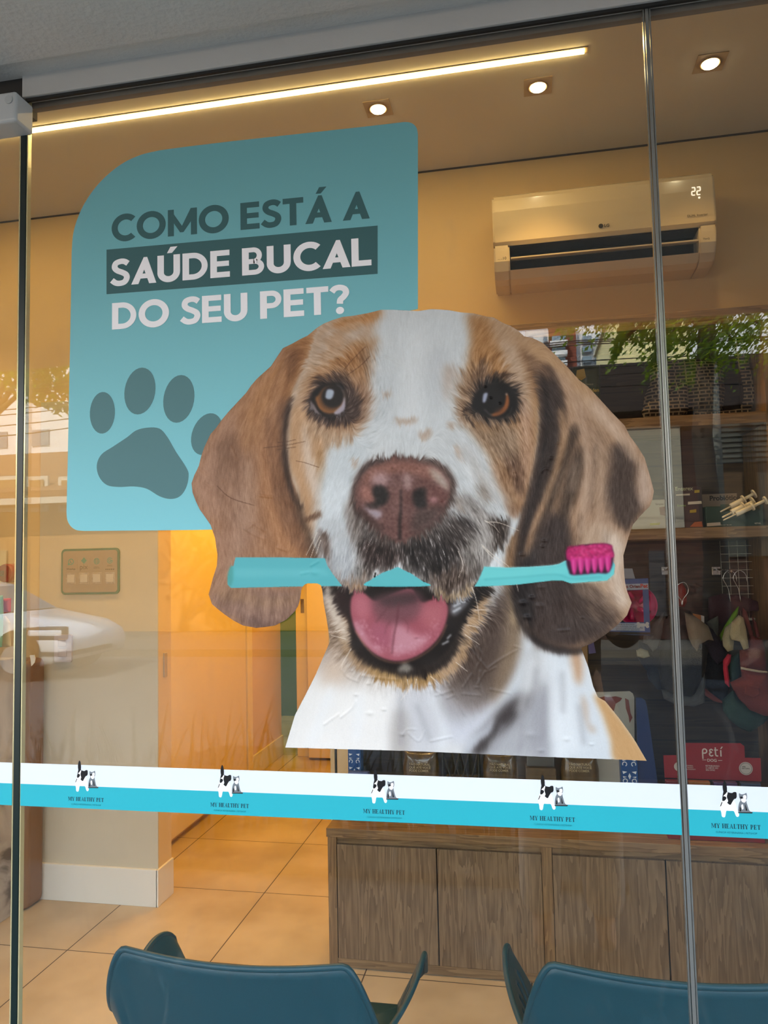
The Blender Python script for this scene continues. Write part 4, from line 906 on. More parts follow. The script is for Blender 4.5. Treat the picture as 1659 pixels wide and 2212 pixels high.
def glyph(c):
    t = T_
    if c in 'ÁÚ':
        g, w = glyph('A' if c == 'Á' else 'U'); x = w/2
        return g+[[(x-.10, 1.07), (x+.07, 1.07), (x+.26, 1.30), (x+.02, 1.30)]], w
    if c == 'A': return [[(0, 0), (.25, 0), (.56, .80), (.44, 1)], [(.88, 0), (.63, 0), (.44, .66), (.44, 1), (.56, 1)][0:0] or [(.63, 0), (.88, 0), (.56, 1), (.44, 1), (.40, .70)], [(.22, .20), (.70, .20), (.64, .38), (.28, .38)]], .92
    if c == 'M': return [bar(0, t-.01, 0, 1), bar(.83, .83+t-.01, 0, 1), [(t*.45, 1), (0.02, 1), (.02, .8), (.44, .12), (.52, .34)], [(1.03, .8), (1.03, 1), (.60+t, 1), (.50, .34), (.56, .12)], bar(.44, .56, .12, .34)], 1.12
    if c == 'E': return [bar(0, t, 0, 1), bar(t, .66, 0, .2), bar(t, .63, .41, .6), bar(t, .65, .8, 1)], .74
    if c == 'L': return [bar(0, t, 0, 1), bar(t, .62, 0, .2)], .66
    if c == 'T': return [bar(.235, .235+t, 0, .8), bar(0, .70, .8, 1)], .76
    if c == 'O': return ring(.52, .5, .53, .53, 0, 360, t, 40), 1.13
    if c == 'C': return ring(.52, .5, .52, .53, 47, 313, t, 30), .94
    if c == 'U': return [bar(0, t, .36, 1), bar(.56, .56+t, .36, 1)]+ring(.39, .36, .3925, .38, 180, 360, t, 22), .87
    if c == 'D': return [bar(0, t, 0, 1), bar(t, .36, 0, .2), bar(t, .36, .8, 1)]+ring(.36, .5, .5, .5, -90, 90, .2, 24), .95
    if c == 'P': return [bar(0, t, 0, 1), bar(t, .38, .36, .55), bar(t, .38, .81, 1)]+ring(.38, .68, .32, .32, -90, 90, .19, 20), .77
    if c == 'B': return [bar(0, t, 0, 1), bar(t, .42, 0, .18), bar(t, .42, .40, .58), bar(t, .40, .83, 1)]+ring(.42, .29, .31, .29, -90, 90, .18, 18)+ring(.38, .705, .28, .295, -90, 90, .17, 18), .82
    if c == 'S': return ribbon([(.60, .82), (.48, .90), (.33, .915), (.17, .85), (.13, .70), (.22, .58), (.40, .49), (.53, .40), (.56, .27), (.48, .13), (.32, .085), (.17, .11), (.03, .22)], .205), .72
    if c == '?': return ribbon([(.05, .78), (.15, .89), (.30, .92), (.45, .86), (.50, .72), (.42, .58), (.32, .48), (.30, .34)], .20)+ring(.30, .10, .13, .13, 0, 360, .13, 14), .6
    return [], .38
def headline(name, s, parent, m, x0, z0, x1, tilt, cap, y):
    polys, x = [], 0.
    for c in s:
        g, w = glyph(c)
        if c == 'Á' and x > 0: pass
        polys += [[(px+x, pz) for px, pz in p] for p in g]; x += w if c != ' ' else .33
    tot = max(q[0] for p in polys for q in p); k = (x1-x0)/tot
    return flat(name, [[(x0+px*k, z0+pz*cap+px*k*tilt) for px, pz in p] for p in polys], m, parent, y)

# ---- the turquoise speech panel ----
I_teal, I_teal2, I_paw, I_wht = ink('print_turquoise', '6fb0ba'), ink('print_dark_teal', '365f63'), ink('print_paw', '4c767c'), ink('print_white', 'eceef4')
# the sheet's colour runs from a dull teal at its head to a lighter turquoise at its foot
m = bpy.data.materials.new('panel_turquoise_graded'); m.use_nodes = True; nt = m.node_tree; b = nt.nodes['Principled BSDF']; b.inputs['Roughness'].default_value = .5; b.inputs['Specular IOR Level'].default_value = .3
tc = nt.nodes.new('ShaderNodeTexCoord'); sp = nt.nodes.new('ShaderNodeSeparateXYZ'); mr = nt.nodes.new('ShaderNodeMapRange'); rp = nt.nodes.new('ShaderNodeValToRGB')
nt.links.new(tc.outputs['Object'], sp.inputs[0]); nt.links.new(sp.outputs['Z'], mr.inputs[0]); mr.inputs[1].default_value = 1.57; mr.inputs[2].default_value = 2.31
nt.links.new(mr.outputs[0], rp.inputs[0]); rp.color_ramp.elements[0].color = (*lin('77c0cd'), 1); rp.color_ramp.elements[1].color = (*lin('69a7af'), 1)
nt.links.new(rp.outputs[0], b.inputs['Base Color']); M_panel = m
panel = thing('speech_panel_sticker', 'large turquoise window sticker with rounded corners, a question in capitals and a paw print', 'sticker', (-.52, -.002, 1.56))
arc_ = lambda q: [tuple(v) for v in smooth_line(pts_of(q), 8)]
PAN = arc_('873,264.5 884,265 893,269 900,277 903,290')+pts_of('903,400 903,500 903,600 903,668 860,676 800,690 700,900 480,1000 470,1120 460,1144 420,1145 300,1146')+arc_('182,1147 166,1145 153,1136 146,1122 144.5,1106')+pts_of('147,1000 150,850 153,700')+arc_('155.5,545 159,505 170,468 187,434 210,402 238,374 270,351 306,335 345,325.5')+pts_of('400,318 500,306 600,295 700,284 800,273')
bodyp = gp(PAN)
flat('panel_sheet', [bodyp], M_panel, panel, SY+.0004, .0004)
headline('text_line', 'COMO ESTÁ A', panel, I_teal2, -.7782, 2.1385, -.2612, -.019, .0525, SY)
flat('text_box', [gp('231,540 816,488 816,592 231,636')], I_teal2, panel, SY)
headline('text_line', 'SAÚDE BUCAL', panel, I_wht, -.7789, 2.0490, -.2596, -.0165, .0525, SY-.0004)
headline('text_line', 'DO SEU PET?', panel, I_wht, -.7766, 1.9625, -.3022, -.014, .0525, SY-.0004)
def toe(cx, cy, rx, ry, rot):
    t = np.linspace(0, 2*math.pi, 30, endpoint=False)
    return gp([(cx+rx*math.cos(u)*math.cos(rot)-ry*math.sin(u)*math.sin(rot), cy+rx*math.cos(u)*math.sin(rot)+ry*math.sin(u)*math.cos(rot)) for u in t])
pawp = [toe(222, 892, 27, 45, .05), toe(303, 845, 33, 51, .17), toe(387, 862, 33, 52, .17), toe(447, 938, 31, 47, .38)]
pad = smooth_loop(pts_of('320,924 345,926 362,944 380,975 404,1012 408,1030 402,1055 388,1073 368,1078 345,1072 318,1056 290,1051 258,1052 232,1048 215,1030 210,1005 220,982 245,965 275,945 295,930'), 4)
pawp.append(gp([tuple(q) for q in pad]))
flat('paw_print', pawp, I_paw, panel, SY)

# ---- the dog sticker: print colours carried by the vertices of the sheet, creases raised ----
sy_, sx_, m_ = mask_of(OUTLINE, 0, False)
MASK = np.zeros((PH, PW)); MASK[sy_, sx_] = m_
for s_, dx_ in (('', 0),):
    pass
def srgb2lin(a): return np.where(a <= .04045, a/12.92, ((a+.055)/1.055)**2.4)
Xp = PX0+STEP*np.arange(PW); Yp = PY0+STEP*np.arange(PH); XX, YY = np.meshgrid(Xp, Yp)
D3 = AR[None, None]*(XX-829.5)[..., None]+AD[None, None]*(YY-1106)[..., None]+AF*FPX
tt = -CAMY/D3[..., 1]; GX = D3[..., 0]*tt; GZ = CAMZ+D3[..., 2]*tt
BOUT = [pts_of(q) for q in ('510,1204 600,1204 703,1206 706,1214 711,1222 716,1231 722,1240 729,1250 736,1258 744,1266 700,1266 696,1264 691,1261 686,1260 666,1260 660,1262 656,1266 640,1267 570,1268 500,1270 495,1267 493,1262 493,1252 495,1242 498,1232 500,1226 506,1222 507,1212',
    '793,1266 797,1259 803,1252 812,1246 818,1241 824,1239 833,1235 838,1236 845,1231 852,1229 859,1225 864,1228 868,1229 880,1235 886,1239 892,1241 902,1248 908,1252 914,1256 919,1261 924,1266',
    '1046,1224 1099,1226 1150,1224 1192,1221 1208,1218 1223,1211 1223,1193 1227,1186 1234,1182 1240,1183 1246,1178 1254,1180 1262,1177 1270,1179 1277,1175 1285,1177 1293,1173 1300,1176 1308,1173 1316,1175 1321,1181 1322,1187 1325,1192 1324,1204 1328,1212 1328,1222 1327,1234 1322,1246 1311,1254 1270,1257 1232,1260 1215,1254 1192,1254 1150,1259 1116,1263 1060,1266 1025,1267 1028,1261 1032,1256 1034,1248 1040,1240 1041,1233')]
def print_sheet(name, outline, parent, lift):
    O = np.array(outline, float); q4, r4, m4 = mask_of(outline, 0, False)
    M4 = np.zeros((PH, PW)); M4[q4, r4] = m4; V = M4 > .01
    grow = V.copy(); grow[1:] |= V[:-1]; grow[:, 1:] |= V[:, :-1]; grow[:-1] |= V[1:]; grow[:, :-1] |= V[:, 1:]
    cell = (V[:-1, :-1].astype(int)+V[1:, :-1]+V[:-1, 1:]+V[1:, 1:]) >= 1
    jj, ii = np.nonzero(cell); idx = -np.ones((PH, PW), int); used = np.zeros((PH, PW), bool)
    for a, b_ in ((0, 0), (0, 1), (1, 0), (1, 1)): used[jj+a, ii+b_] = True
    vj, vi = np.nonzero(used); idx[vj, vi] = np.arange(len(vj))
    X = XX[vj, vi].copy(); Y = YY[vj, vi].copy(); full = M4[vj, vi] > .999; e = np.nonzero(~full)[0]
    ex, ey = X[e], Y[e]; ins = np.zeros(len(e), bool); best = np.full(len(e), 1e9); bx_, by_ = ex.copy(), ey.copy()
    for (ax, ay), (bx, by) in zip(O, np.roll(O, -1, 0)):
        if ay != by: c = (ay > ey) != (by > ey); ins ^= c & (ex < (bx-ax)*(ey-ay)/(by-ay)+ax)
        vx, vy = bx-ax, by-ay; t = np.clip(((ex-ax)*vx+(ey-ay)*vy)/(vx*vx+vy*vy+1e-9), 0, 1); qx, qy = ax+t*vx, ay+t*vy
        d = np.hypot(ex-qx, ey-qy); k = d < best; best = np.where(k, d, best); bx_ = np.where(k, qx, bx_); by_ = np.where(k, qy, by_)
    mv = ~ins; X[e[mv]] = bx_[mv]; Y[e[mv]] = by_[mv]
    D = AR[None]*(X-829.5)[:, None]+AD[None]*(Y-1106)[:, None]+AF*FPX; t = -CAMY/D[:, 1]
    fi, fj = (X-PX0)/STEP, (Y-PY0)/STEP
    raw = sample(IMG, fi, fj); rel = sample(RELIEF, fi, fj)
    co = np.stack([D[:, 0]*t, SY-lift-rel*.0022, CAMZ+D[:, 2]*t], 1)
    faces = np.stack([idx[jj, ii], idx[jj+1, ii], idx[jj+1, ii+1], idx[jj, ii+1]], 1)
    me = bpy.data.meshes.new(name); me.vertices.add(len(co)); me.vertices.foreach_set('co', co.ravel())
    me.loops.add(faces.size); me.loops.foreach_set('vertex_index', faces.ravel().astype(np.int32))
    me.polygons.add(len(faces)); me.polygons.foreach_set('loop_start', np.arange(0, faces.size, 4, dtype=np.int32))
    me.polygons.foreach_set('use_smooth', np.ones(len(faces), bool)); me.update(); me.validate()
    at = me.color_attributes.new('print', 'FLOAT_COLOR', 'POINT'); br_ = 'brush' in name
    raw = raw.mean(1, keepdims=True)+(raw-raw.mean(1, keepdims=True))*(.92 if br_ else 1.09)
    if not br_: lm = raw.mean(1, keepdims=True); raw = raw*(1-.30*np.clip((135-lm)/100, 0, 1))
    c = np.clip(srgb2lin(np.clip(raw*(.92 if br_ else .935)/255, 0, 1)), .004, .93); at.data.foreach_set('color', np.concatenate([c, np.ones((len(c), 1))], 1).astype(np.float32).ravel())
    return link(name, me, M_print, parent)
m = bpy.data.materials.new('photo_print'); m.use_nodes = True; nt = m.node_tree; b = nt.nodes['Principled BSDF']
at = nt.nodes.new('ShaderNodeAttribute'); at.attribute_name = 'print'; nt.links.new(at.outputs['Color'], b.inputs['Base Color']); b.inputs['Roughness'].default_value = .4; b.inputs['Specular IOR Level'].default_value = .18
M_print = m
dog = thing('dog_sticker', 'large window sticker of a brown and white dog biting a turquoise toothbrush', 'sticker', (-.2, -.004, 1.17))
print_sheet('dog_print', OUTLINE, dog, .0012)
for q in BOUT: setp(print_sheet('toothbrush_print', q, dog, .00155), 'printed turquoise toothbrush')
# backing of the sheet, so that it has the thickness of vinyl
# ---- the manifestation band ----
I_bw, I_bt, I_ink, I_gry = ink('band_white', 'd3dce8', .35), ink('band_turquoise', '2aa6b6', .35), ink('band_ink', '15333c'), ink('logo_grey', '6d757c')
I_blk, I_lw = ink('logo_black', '0d0f14'), ink('logo_white', 'f4f6f8')
SER = {}
def serif(c):
    t, h = .23, .055
    f = lambda x: bar(x-.08, x+t+.08, 0, .09); g = lambda x: bar(x-.08, x+t+.08, .91, 1)
    if c == 'M': return [bar(.06, .06+.07, 0, 1), bar(.86, .86+t, 0, 1), [(.06, 1), (.24, 1), (.56, .2), (.5, .06)], [(.86, 1), (.95, 1), (.53, .06), (.49, .2)], bar(-.03, .2, 0, .06), f(.86), bar(-.03, .2, .94, 1), bar(.86, 1.1, .94, 1)], 1.2
    if c == 'Y': return [bar(.36, .36+t, 0, .5), [(.02, 1), (.22, 1), (.5, .5), (.36, .45)], [(.72, 1), (.82, 1), (.53, .45), (.47, .5)], f(.36), bar(-.05, .3, .94, 1), bar(.62, .9, .94, 1)], .92
    if c == 'H': return [bar(.08, .08+t, 0, 1), bar(.66, .66+t, 0, 1), bar(.2, .7, .47, .54), f(.08), f(.66), g(.08), g(.66)], 1.0
    if c == 'E': return [bar(.08, .08+t, 0, 1), bar(0, .68, 0, .07), bar(0, .65, .93, 1), bar(.2, .5, .47, .54), bar(.62, .68, 0, .24), bar(.59, .65, .76, 1), bar(.47, .52, .38, .63)], .82
    if c == 'A': return [[(.08, 0), (.16, 0), (.47, .86), (.44, 1)], [(.62, 0), (.82, 0), (.5, 1), (.42, 1)], bar(.24, .66, .3, .37), bar(0, .24, 0, .06), bar(.55, .9, 0, .06)], .96
    if c == 'L': return [bar(.08, .08+t, 0, 1), bar(0, .64, 0, .07), bar(.58, .64, 0, .28), g(.08)], .76
    if c == 'T': return [bar(.32, .32+t, 0, 1), bar(0, .8, .93, 1), bar(0, .06, .72, 1), bar(.74, .8, .72, 1), f(.32)], .88
    if c == 'P': return [bar(.08, .08+t, 0, 1), f(.08), bar(0, .4, .93, 1), bar(.2, .4, .44, .5)]+ring(.4, .72, .28, .28, -90, 90, .14, 12), .8
    return [], .45
def serif_line(s, x0, z0, w, cap, y, parent, m):
    polys, x = [], 0.
    for c in s:
        g, wd = serif(c); polys += [[(px+x, pz) for px, pz in p] for p in g]; x += wd+.03
    k = w/x
    return flat('shop_name', [[(x0+px*k, z0+pz*cap) for px, pz in p] for p in polys], m, parent, y, .00015)
def pet_logo(cx, zb, parent, y, scale=1.):
    """a seated puppy and kitten over the shop's name; zb = the line between white and turquoise"""
    k = .00078*scale      # one hundredth of the logo's width
    def q(s): return [(cx+(a-65)*k, zb+(86-b_)*k) for a, b_ in pts_of(s)]
    def sm(s): return [tuple(v) for v in smooth_loop(q(s), 3)]
    flat('puppy_print', [sm('42,62 46,60 60,62 66,70 68,80 72,92 70,97 66,96 62,86 54,86 48,86 46,94 44,99 39,98 38,90 36,80 38,70')], I_lw, parent, y, .00015)
    flat('puppy_print', [sm('43,52 46,40 45,28 49,38 52,48 62,50 68,48 69,58 64,62 60,68 56,74 50,70 46,66 41,66'), sm('43,38 46,26 50,30 51,46 45,50'), sm('60,52 64,48 69,49 68,60 62,61'), q('36,78 40,68 41,70 38,77')], I_blk, parent, y-.0002, .00015)
    flat('puppy_print', [sm('44,56 48,52 51,48 52,50 50,58 52,66 49,70 46,66 43,62')], I_lw, parent, y-.0004, .00015)
    flat('puppy_print', [sm('41,62 44,57 48,58 49,61 46,65 43,66')], I_blk, parent, y-.0006, .00015)
    flat('kitten_print', [sm('74,50 78,52 84,51 88,49 89,58 87,64 89,74 92,84 97,87 88,88 72,88 71,80 73,70 76,64 74,58')], I_gry, parent, y, .00015)
    flat('kitten_print', [sm('77,62 82,60 87,62 84,68 79,67'), sm('82,54 87,54 87,60 82,60'), sm('77,74 80,72 81,80 78,82')], I_lw, parent, y-.0002, .00015)
    flat('kitten_print', [q('75,57 79,56 81,60 77,61'), q('84,70 86,76 88,84 85,84'), q('74,76 76,80 76,86 73,86'), q('70,88 98,87 97,89 70,89.5')], I_blk, parent, y-.0004, .00015)
    serif_line('MY HEALTHY PET', cx-.0368*scale, zb-.0275*scale, .0735*scale, .0072*scale, y, parent, I_ink)
    text('shop_subtitle', 'CLÍNICA VETERINÁRIA | PETSHOP', I_ink, parent, cx, y, zb-.0352*scale, width=.0615*scale, height=.0030*scale, align='CENTER')
def band(label, x0, x1, logos):
    zt, zm, zb = 1.1315, 1.0925, 1.0515
    root = thing('safety_band_sticker', label, 'sticker', ((x0+x1)/2, -.001, zb))
    flat('white_stripe', [bar(x0, x1, zm, zt)], I_bw, root, SY)
    flat('turquoise_stripe', [bar(x0, x1, zb, zm)], I_bt, root, SY)
    for lx in logos: pet_logo(lx, zm, root, SY-.0003)
lgx = [P(px, 1720+.03*(px-187), 0).x for px in (187, 497, 830, 1193)]
d_ = lgx[3]-lgx[2]
band('white and turquoise safety band with four pet logos across the middle glass', -.9655, .2305, lgx)
band('white and turquoise safety band on the pane to the far right', .242, 1.7, [lgx[3]+d_, lgx[3]+2*d_])
band('plain end of the white and turquoise safety band on the sliding pane at the left', -2.5, -.9835, [lgx[0]-d_])
# =====================================================================
# lamps of the room
# =====================================================================
WARM = (1, .58, .18)
a_ = P(1262, 108, 1.21)
xe = .25
led = thing('linear_ceiling_light', 'long warm strip light recessed in the ceiling', 'ceiling light', (-1.4, 1.207, CEIL-.004))
MB().box(-3.4, xe+.012, 1.192, 1.222, CEIL-.003, CEIL-.0005).build('profile', mat('light_profile', 'a08a68', .5), led)
MB().box(-3.39, xe, 1.1965, 1.2175, CEIL-.008, CEIL-.0035).build('diffuser', mat('led_glow', 'ffe6b0', .5, emit='ffdc90', es=30), led)
area('strip_light_beam', (-1.55, 1.207, CEIL-.012), (3.6, .018), LED_W, WARM)
first = None
for k, x in enumerate((-.496, .098, .689)):
    lb_ = ('round glowing recessed spotlight in a square plate, next to the speech panel sticker', 'round glowing recessed spotlight just past the end of the strip light', 'round glowing recessed spotlight seen through the pane at the far right')[k]
    if first is None:
        r_ = thing('recessed_spotlight', lb_, 'ceiling light', (x, 1.372, CEIL), 'recessed spotlights')
        mb = MB().box(x-.05, x+.05, 1.322, 1.422, CEIL-.003, CEIL)
        mb.build('plate', mat('spot_plate', 'a58e6e', .5), r_)
        MB().lathe([(.034, CEIL-.003), (.036, CEIL-.006), (.030, CEIL-.006), (.028, CEIL-.004)], (x, 1.372, 0), 28).build('ring', mat('spot_ring', 'c9a878', .3, .4), r_)
        MB().lathe([(.028, CEIL-.004), (.026, CEIL-.010), (.0001, CEIL-.013)], (x, 1.372, 0), 28).build('lamp', mat('spot_glow', 'fff2cc', .4, emit='ffe9b8', es=34), r_)
        first = r_
    else:
        r_ = first.copy(); COL.objects.link(r_); r_.location = (x, 1.372, CEIL); r_['label'] = lb_
        for ch in first.children: c_ = ch.copy(); COL.objects.link(c_); c_.parent = r_; c_.matrix_parent_inverse = ch.matrix_parent_inverse
for x, kw in ((-2.7, .8), (-1.7, .8), (-1.09, .8), (-.496, 1), (.098, 1.), (.689, .35)):
    d = bpy.data.lights.new('spot_beam', 'SPOT'); d.energy = SPOT_W*kw; d.spot_size = 1.5; d.spot_blend = .6; d.shadow_soft_size = .03; d.color = WARM
    o = bpy.data.objects.new('spot_beam', d); COL.objects.link(o); o.location = (x, 1.372, CEIL-.02)
area('passage_lamp', (-1.2, 3.0, 2.66), (.5, .8), HALL_W, (1, .49, .028))
area('far_room_fill', (-2.2, 5.2, 2.6), (.4, .4), 16, (.9, 1, .35))  # unseen fill light, added to turn the far room greener

# =====================================================================
# air conditioner
# =====================================================================
M_ac = mat('ac_plastic', 'cdbfa4', .22, coat=.6); M_ac2 = mat('ac_plastic_matt', 'c9bda6', .4)
acx0, acx1 = -.090, .757
ac = thing('air_conditioner', 'white wall-mounted air conditioner with a dark open outlet and a small lit temperature display', 'air conditioner', (.33, WY, 2.63))
def profile_extrude(name, prof, x0, x1, m, parent, round_end=.02, smooth=True, bev=0.):
    """(y, z) profile stretched along x"""
    mb = MB(); a = [mb.bm.verts.new((x0, y, z)) for y, z in prof]; b_ = [mb.bm.verts.new((x1, y, z)) for y, z in prof]
    mb.bm.faces.new(a); mb.bm.faces.new(b_[::-1])
    for i in range(len(prof)):
        j = (i+1) % len(prof); mb.bm.faces.new((a[j], a[i], b_[i], b_[j]))
    bmesh.ops.recalc_face_normals(mb.bm, faces=mb.bm.faces)
    if bev:
        es = [e for e in mb.bm.edges if (e.verts[0].co.x == e.verts[1].co.x)]
        bmesh.ops.bevel(mb.bm, geom=es, offset=bev, segments=4, affect='EDGES')
    return mb.build(name, m, parent)
yf = 1.660
top = [(WY, 2.985), (yf+.055, 2.985), (yf+.03, 2.980), (yf+.012, 2.968), (yf+.003, 2.95), (yf-.003, 2.90), (yf-.003, 2.84), (yf, 2.775), (yf+.02, 2.765), (WY, 2.765)]
profile_extrude('front_cover', top, acx0, acx1, M_ac, ac, bev=.008)
low = [(WY, 2.762), (yf+.004, 2.762), (yf+.006, 2.74), (yf+.012, 2.70), (yf+.03, 2.665), (yf+.06, 2.640), (yf+.10, 2.630), (WY, 2.630)]
for x0, x1 in ((acx0+.001, acx0+.064), (acx1-.064, acx1-.001)):
    profile_extrude('end_panel', low, x0, x1, M_ac2, ac, bev=.006)
sill = [(WY, 2.668), (yf+.030, 2.668), (yf+.06, 2.640), (yf+.10, 2.630), (WY, 2.630)]
profile_extrude('bottom_panel', sill, acx0+.064, acx1-.064, M_ac2, ac)
MB().box(acx0+.064, acx1-.064, yf+.11, WY, 2.668, 2.764).build('outlet', M_black, ac)
MB().box(acx0+.064, acx1-.064, yf+.022, yf+.10, 2.758, 2.7645).build('outlet_top', M_black, ac)
v0 = MB(); v0.quad((acx0+.068, yf+.006, 2.706), (acx1-.068, yf+.006, 2.706), (acx1-.068, yf+.075, 2.722), (acx0+.068, yf+.075, 2.722))
vo = v0.build('louvre', M_ac2, ac); md = vo.modifiers.new('t', 'SOLIDIFY'); md.thickness = .005
I_mark = ink('ac_mark', '2d2a26')
q = P(1298, 488, yf-.004); MB().lathe([(.009, yf-.0042), (.009, yf-.0035)], (q.x, 0, q.z), 20, 'Y').build('logo', I_mark, ac)
text('logo', 'LG', I_mark, ac, q.x+.013, yf-.0042, q.z-.006, height=.012, bold=.03)
q = P(1485, 469, yf-.004); text('marking', 'DUAL Inverter', I_mark, ac, q.x, yf-.0042, q.z, width=.074, bold=.01)
q = P(1494, 422, yf-.004); lg = mat('display_glow', 'fff4e0', .5, emit='fff1dc', es=1.0)
def seg7(ch, x, z, w, h, t):
    S = {'2': 'abged'}[ch]; R = {'a': (0, 1, 1, 1), 'g': (0, .5, 1, .5), 'd': (0, 0, 1, 0), 'b': (1, .5, 1, 1), 'e': (0, 0, 0, .5)}
    out = []
    for s in S:
        a, b_, c, d = R[s]; out.append(bar(x+a*w-t/2+(t*.6 if a != c else 0), x+c*w+t/2-(t*.6 if a != c else 0), z+b_*h-t/2+(t*.6 if b_ != d else 0), z+d*h+t/2-(t*.6 if b_ != d else 0)))
    return out
flat('display', seg7('2', q.x+.001, q.z, .012, .030, .004)+seg7('2', q.x+.020, q.z, .012, .030, .004), lg, ac, yf-.0042)
MB().lathe([(.004, yf-.0042), (.004, yf-.0035)], (q.x+.027, 0, q.z-.012), 12, 'Y').build('display', lg, ac)
q = P(1518, 519, yf+.004); text('marking', 'ThinQ', I_mark, ac, q.x, yf-.0002, q.z, width=.024, bold=.02)
q = P(1075, 563, yf+.004); text('marking', '10', I_mark, ac, q.x+.022, yf+.000, q.z, width=.013, bold=.02); text('marking', 'anos de', I_mark, ac, q.x, yf+.000, q.z+.001, width=.019)

# =====================================================================
# left of the passage: sign, switch, column, counter
# =====================================================================
sg = thing('information_sign', 'small grey sign with a dark teal rounded frame and four icons in a row', 'sign', (-1.995, 1.858, 1.385))
I_st, I_sg, I_s2 = ink('sign_teal', '2f7068'), ink('sign_grey', '9a8d80'), ink('sign_icon', '3f8a80')
def rrect(x0, x1, z0, z1, r, n=5):
    out = []
    for cx, cz, a in ((x1-r, z1-r, 0), (x0+r, z1-r, 90), (x0+r, z0+r, 180), (x1-r, z0+r, 270)):
        for k in range(n+1):
            u = math.radians(a+90*k/n); out.append((cx+r*math.cos(u), cz+r*math.sin(u)))
    return out
sx0, sx1, sz0, sz1 = -2.143, -1.847, 1.381, 1.594
MB().prism(rrect(sx0, sx1, sz0, sz1, .02), 1.854, 1.862).build('frame', I_st, sg)
MB().prism(rrect(sx0+.009, sx1-.009, sz0+.010, sz1-.010, .014), 1.8525, 1.854).build('face', I_sg, sg)
cols = [P(x, 1212, 1.853).x for x in (153.5, 181.5, 209, 237.5)]; iz = P(180, 1213, 1.853).z
ys = 1.8524
ic = ring(cols[0], iz, .0145, .0145, 0, 360, .0035, 20)+[[(cols[0]-.014, iz-.006), (cols[0]-.006, iz-.013), (cols[0]-.016, iz-.016)]]+[[(cols[0]-.006, iz+.007), (cols[0]-.002, iz+.006), (cols[0]-.002, iz-.001), (cols[0]+.004, iz-.005), (cols[0]+.007, iz-.003), (cols[0]+.004, iz-.008), (cols[0]-.005, iz-.002)]]
flat('icon', ic, I_s2, sg, ys, .0004)
flat('icon', [[(cols[1], iz+.019), (cols[1]-.015, iz+.004), (cols[1], iz-.011), (cols[1]+.015, iz+.004)]], I_s2, sg, ys, .0004)
flat('icon', ring(cols[2], iz, .0145, .0145, 0, 360, .002, 20)+ring(cols[2], iz, .007, .0145, 0, 360, .0015, 16)+[bar(cols[2]-.014, cols[2]+.014, iz-.0008, iz+.0008), bar(cols[2]-.0125, cols[2]+.0125, iz+.006, iz+.0075), bar(cols[2]-.0125, cols[2]+.0125, iz-.0075, iz-.006)], I_s2, sg, ys, .0004)
flat('icon', ring(cols[3], iz+.002, .014, .014, 30, 360, .0025, 20)+ring(cols[3], iz+.002, .008, .008, 30, 360, .0025, 16)+[bar(cols[3], cols[3]+.013, iz, iz+.003)], I_s2, sg, ys, .0004)
text('writing', 'WhatsApp', I_mark, sg, cols[0], ys-.0003, iz-.037, width=.046, align='CENTER', bold=.01)
text('writing', 'pix', ink('sign_pix', '5b554e'), sg, cols[1], ys-.0003, iz-.036, width=.040, align='CENTER')
text('writing', 'CONHEÇA\nNOSSO SITE', I_mark, sg, cols[2], ys-.0003, iz-.029, width=.030, align='CENTER')
text('writing', 'AVALIAÇÃO\nDO GOOGLE', I_mark, sg, cols[3], ys-.0003, iz-.021, width=.026, align='CENTER')
st = []
for k in range(5):
    cx = cols[3]-.019+k*.0095
    st.append([(cx+(.0042 if j % 2 == 0 else .0018)*math.sin(math.pi*j/5), iz-.0385+(.0042 if j % 2 == 0 else .0018)*math.cos(math.pi*j/5)) for j in range(10)])
flat('icon', st, I_mark, sg, ys, .0004)
for x in ((cols[0]+cols[1])/2, (cols[1]+cols[2])/2, (cols[2]+cols[3])/2): flat('divider', [bar(x-.0004, x+.0004, iz-.04, iz+.015)], ink('sign_line', '7d7268'), sg, ys, .0003)
M_sleeve = mat('clear_sleeve', 'a59a90', .15, coat=1., bump=.6, bscale=45)
for k, x in enumerate(cols):
    MB().box(x-.025, x+.025, 1.8515, 1.853, iz-.105, iz-.052, bev=.0006).build('card_sleeve', M_sleeve, sg)
    MB().box(x-.018, x+.018, 1.8508, 1.8515, iz-.096, iz-.060).build('card', ink('sleeve_card', 'bdb5ac'), sg)
sw = thing('light_switch', 'white wall plate with two light switches beneath the information sign', 'light switch', (-2.135, 1.86, 1.07))
a_, b_ = P(118, 1371, 1.855), P(155, 1430, 1.855)
MB().prism(rrect(a_.x, b_.x, b_.z, a_.z, .008), 1.852, 1.862).build('plate', mat('switch_plate', 'cfc7cc', .35), sw)
for z in ((a_.z*.70+b_.z*.30), (a_.z*.33+b_.z*.67)):
    MB().box(a_.x+.022, b_.x-.024, 1.847, 1.853, z-.017, z+.017, bev=.002).build('rocker', mat('switch_rocker', 'c3bbc2', .3), sw)
cl = thing('brown_column', 'tall plain brown round-edged column beside the marble counter', 'column', (-2.25, 1.8, 0))
MB().box(-2.36, -2.212, 1.72, 1.852, 0, 1.095, bev=.03, seg=4).build('body', mat('brown_laminate', '7c5c42', .45), cl)
pn = P(70, 1425, 1.72)
setp(MB().prism([(pn.x-.01, pn.z+.02), (pn.x+.012, pn.z+.022), (pn.x+.018, pn.z+.006), (pn.x+.014, pn.z-.012), (pn.x-.002, pn.z-.028), (pn.x-.006, pn.z)], 1.715, 1.7185).build('paper_scrap', mat('paper', 'e8e2da', .7)), 'torn scrap of white paper stuck to the top of the brown column', 'paper')
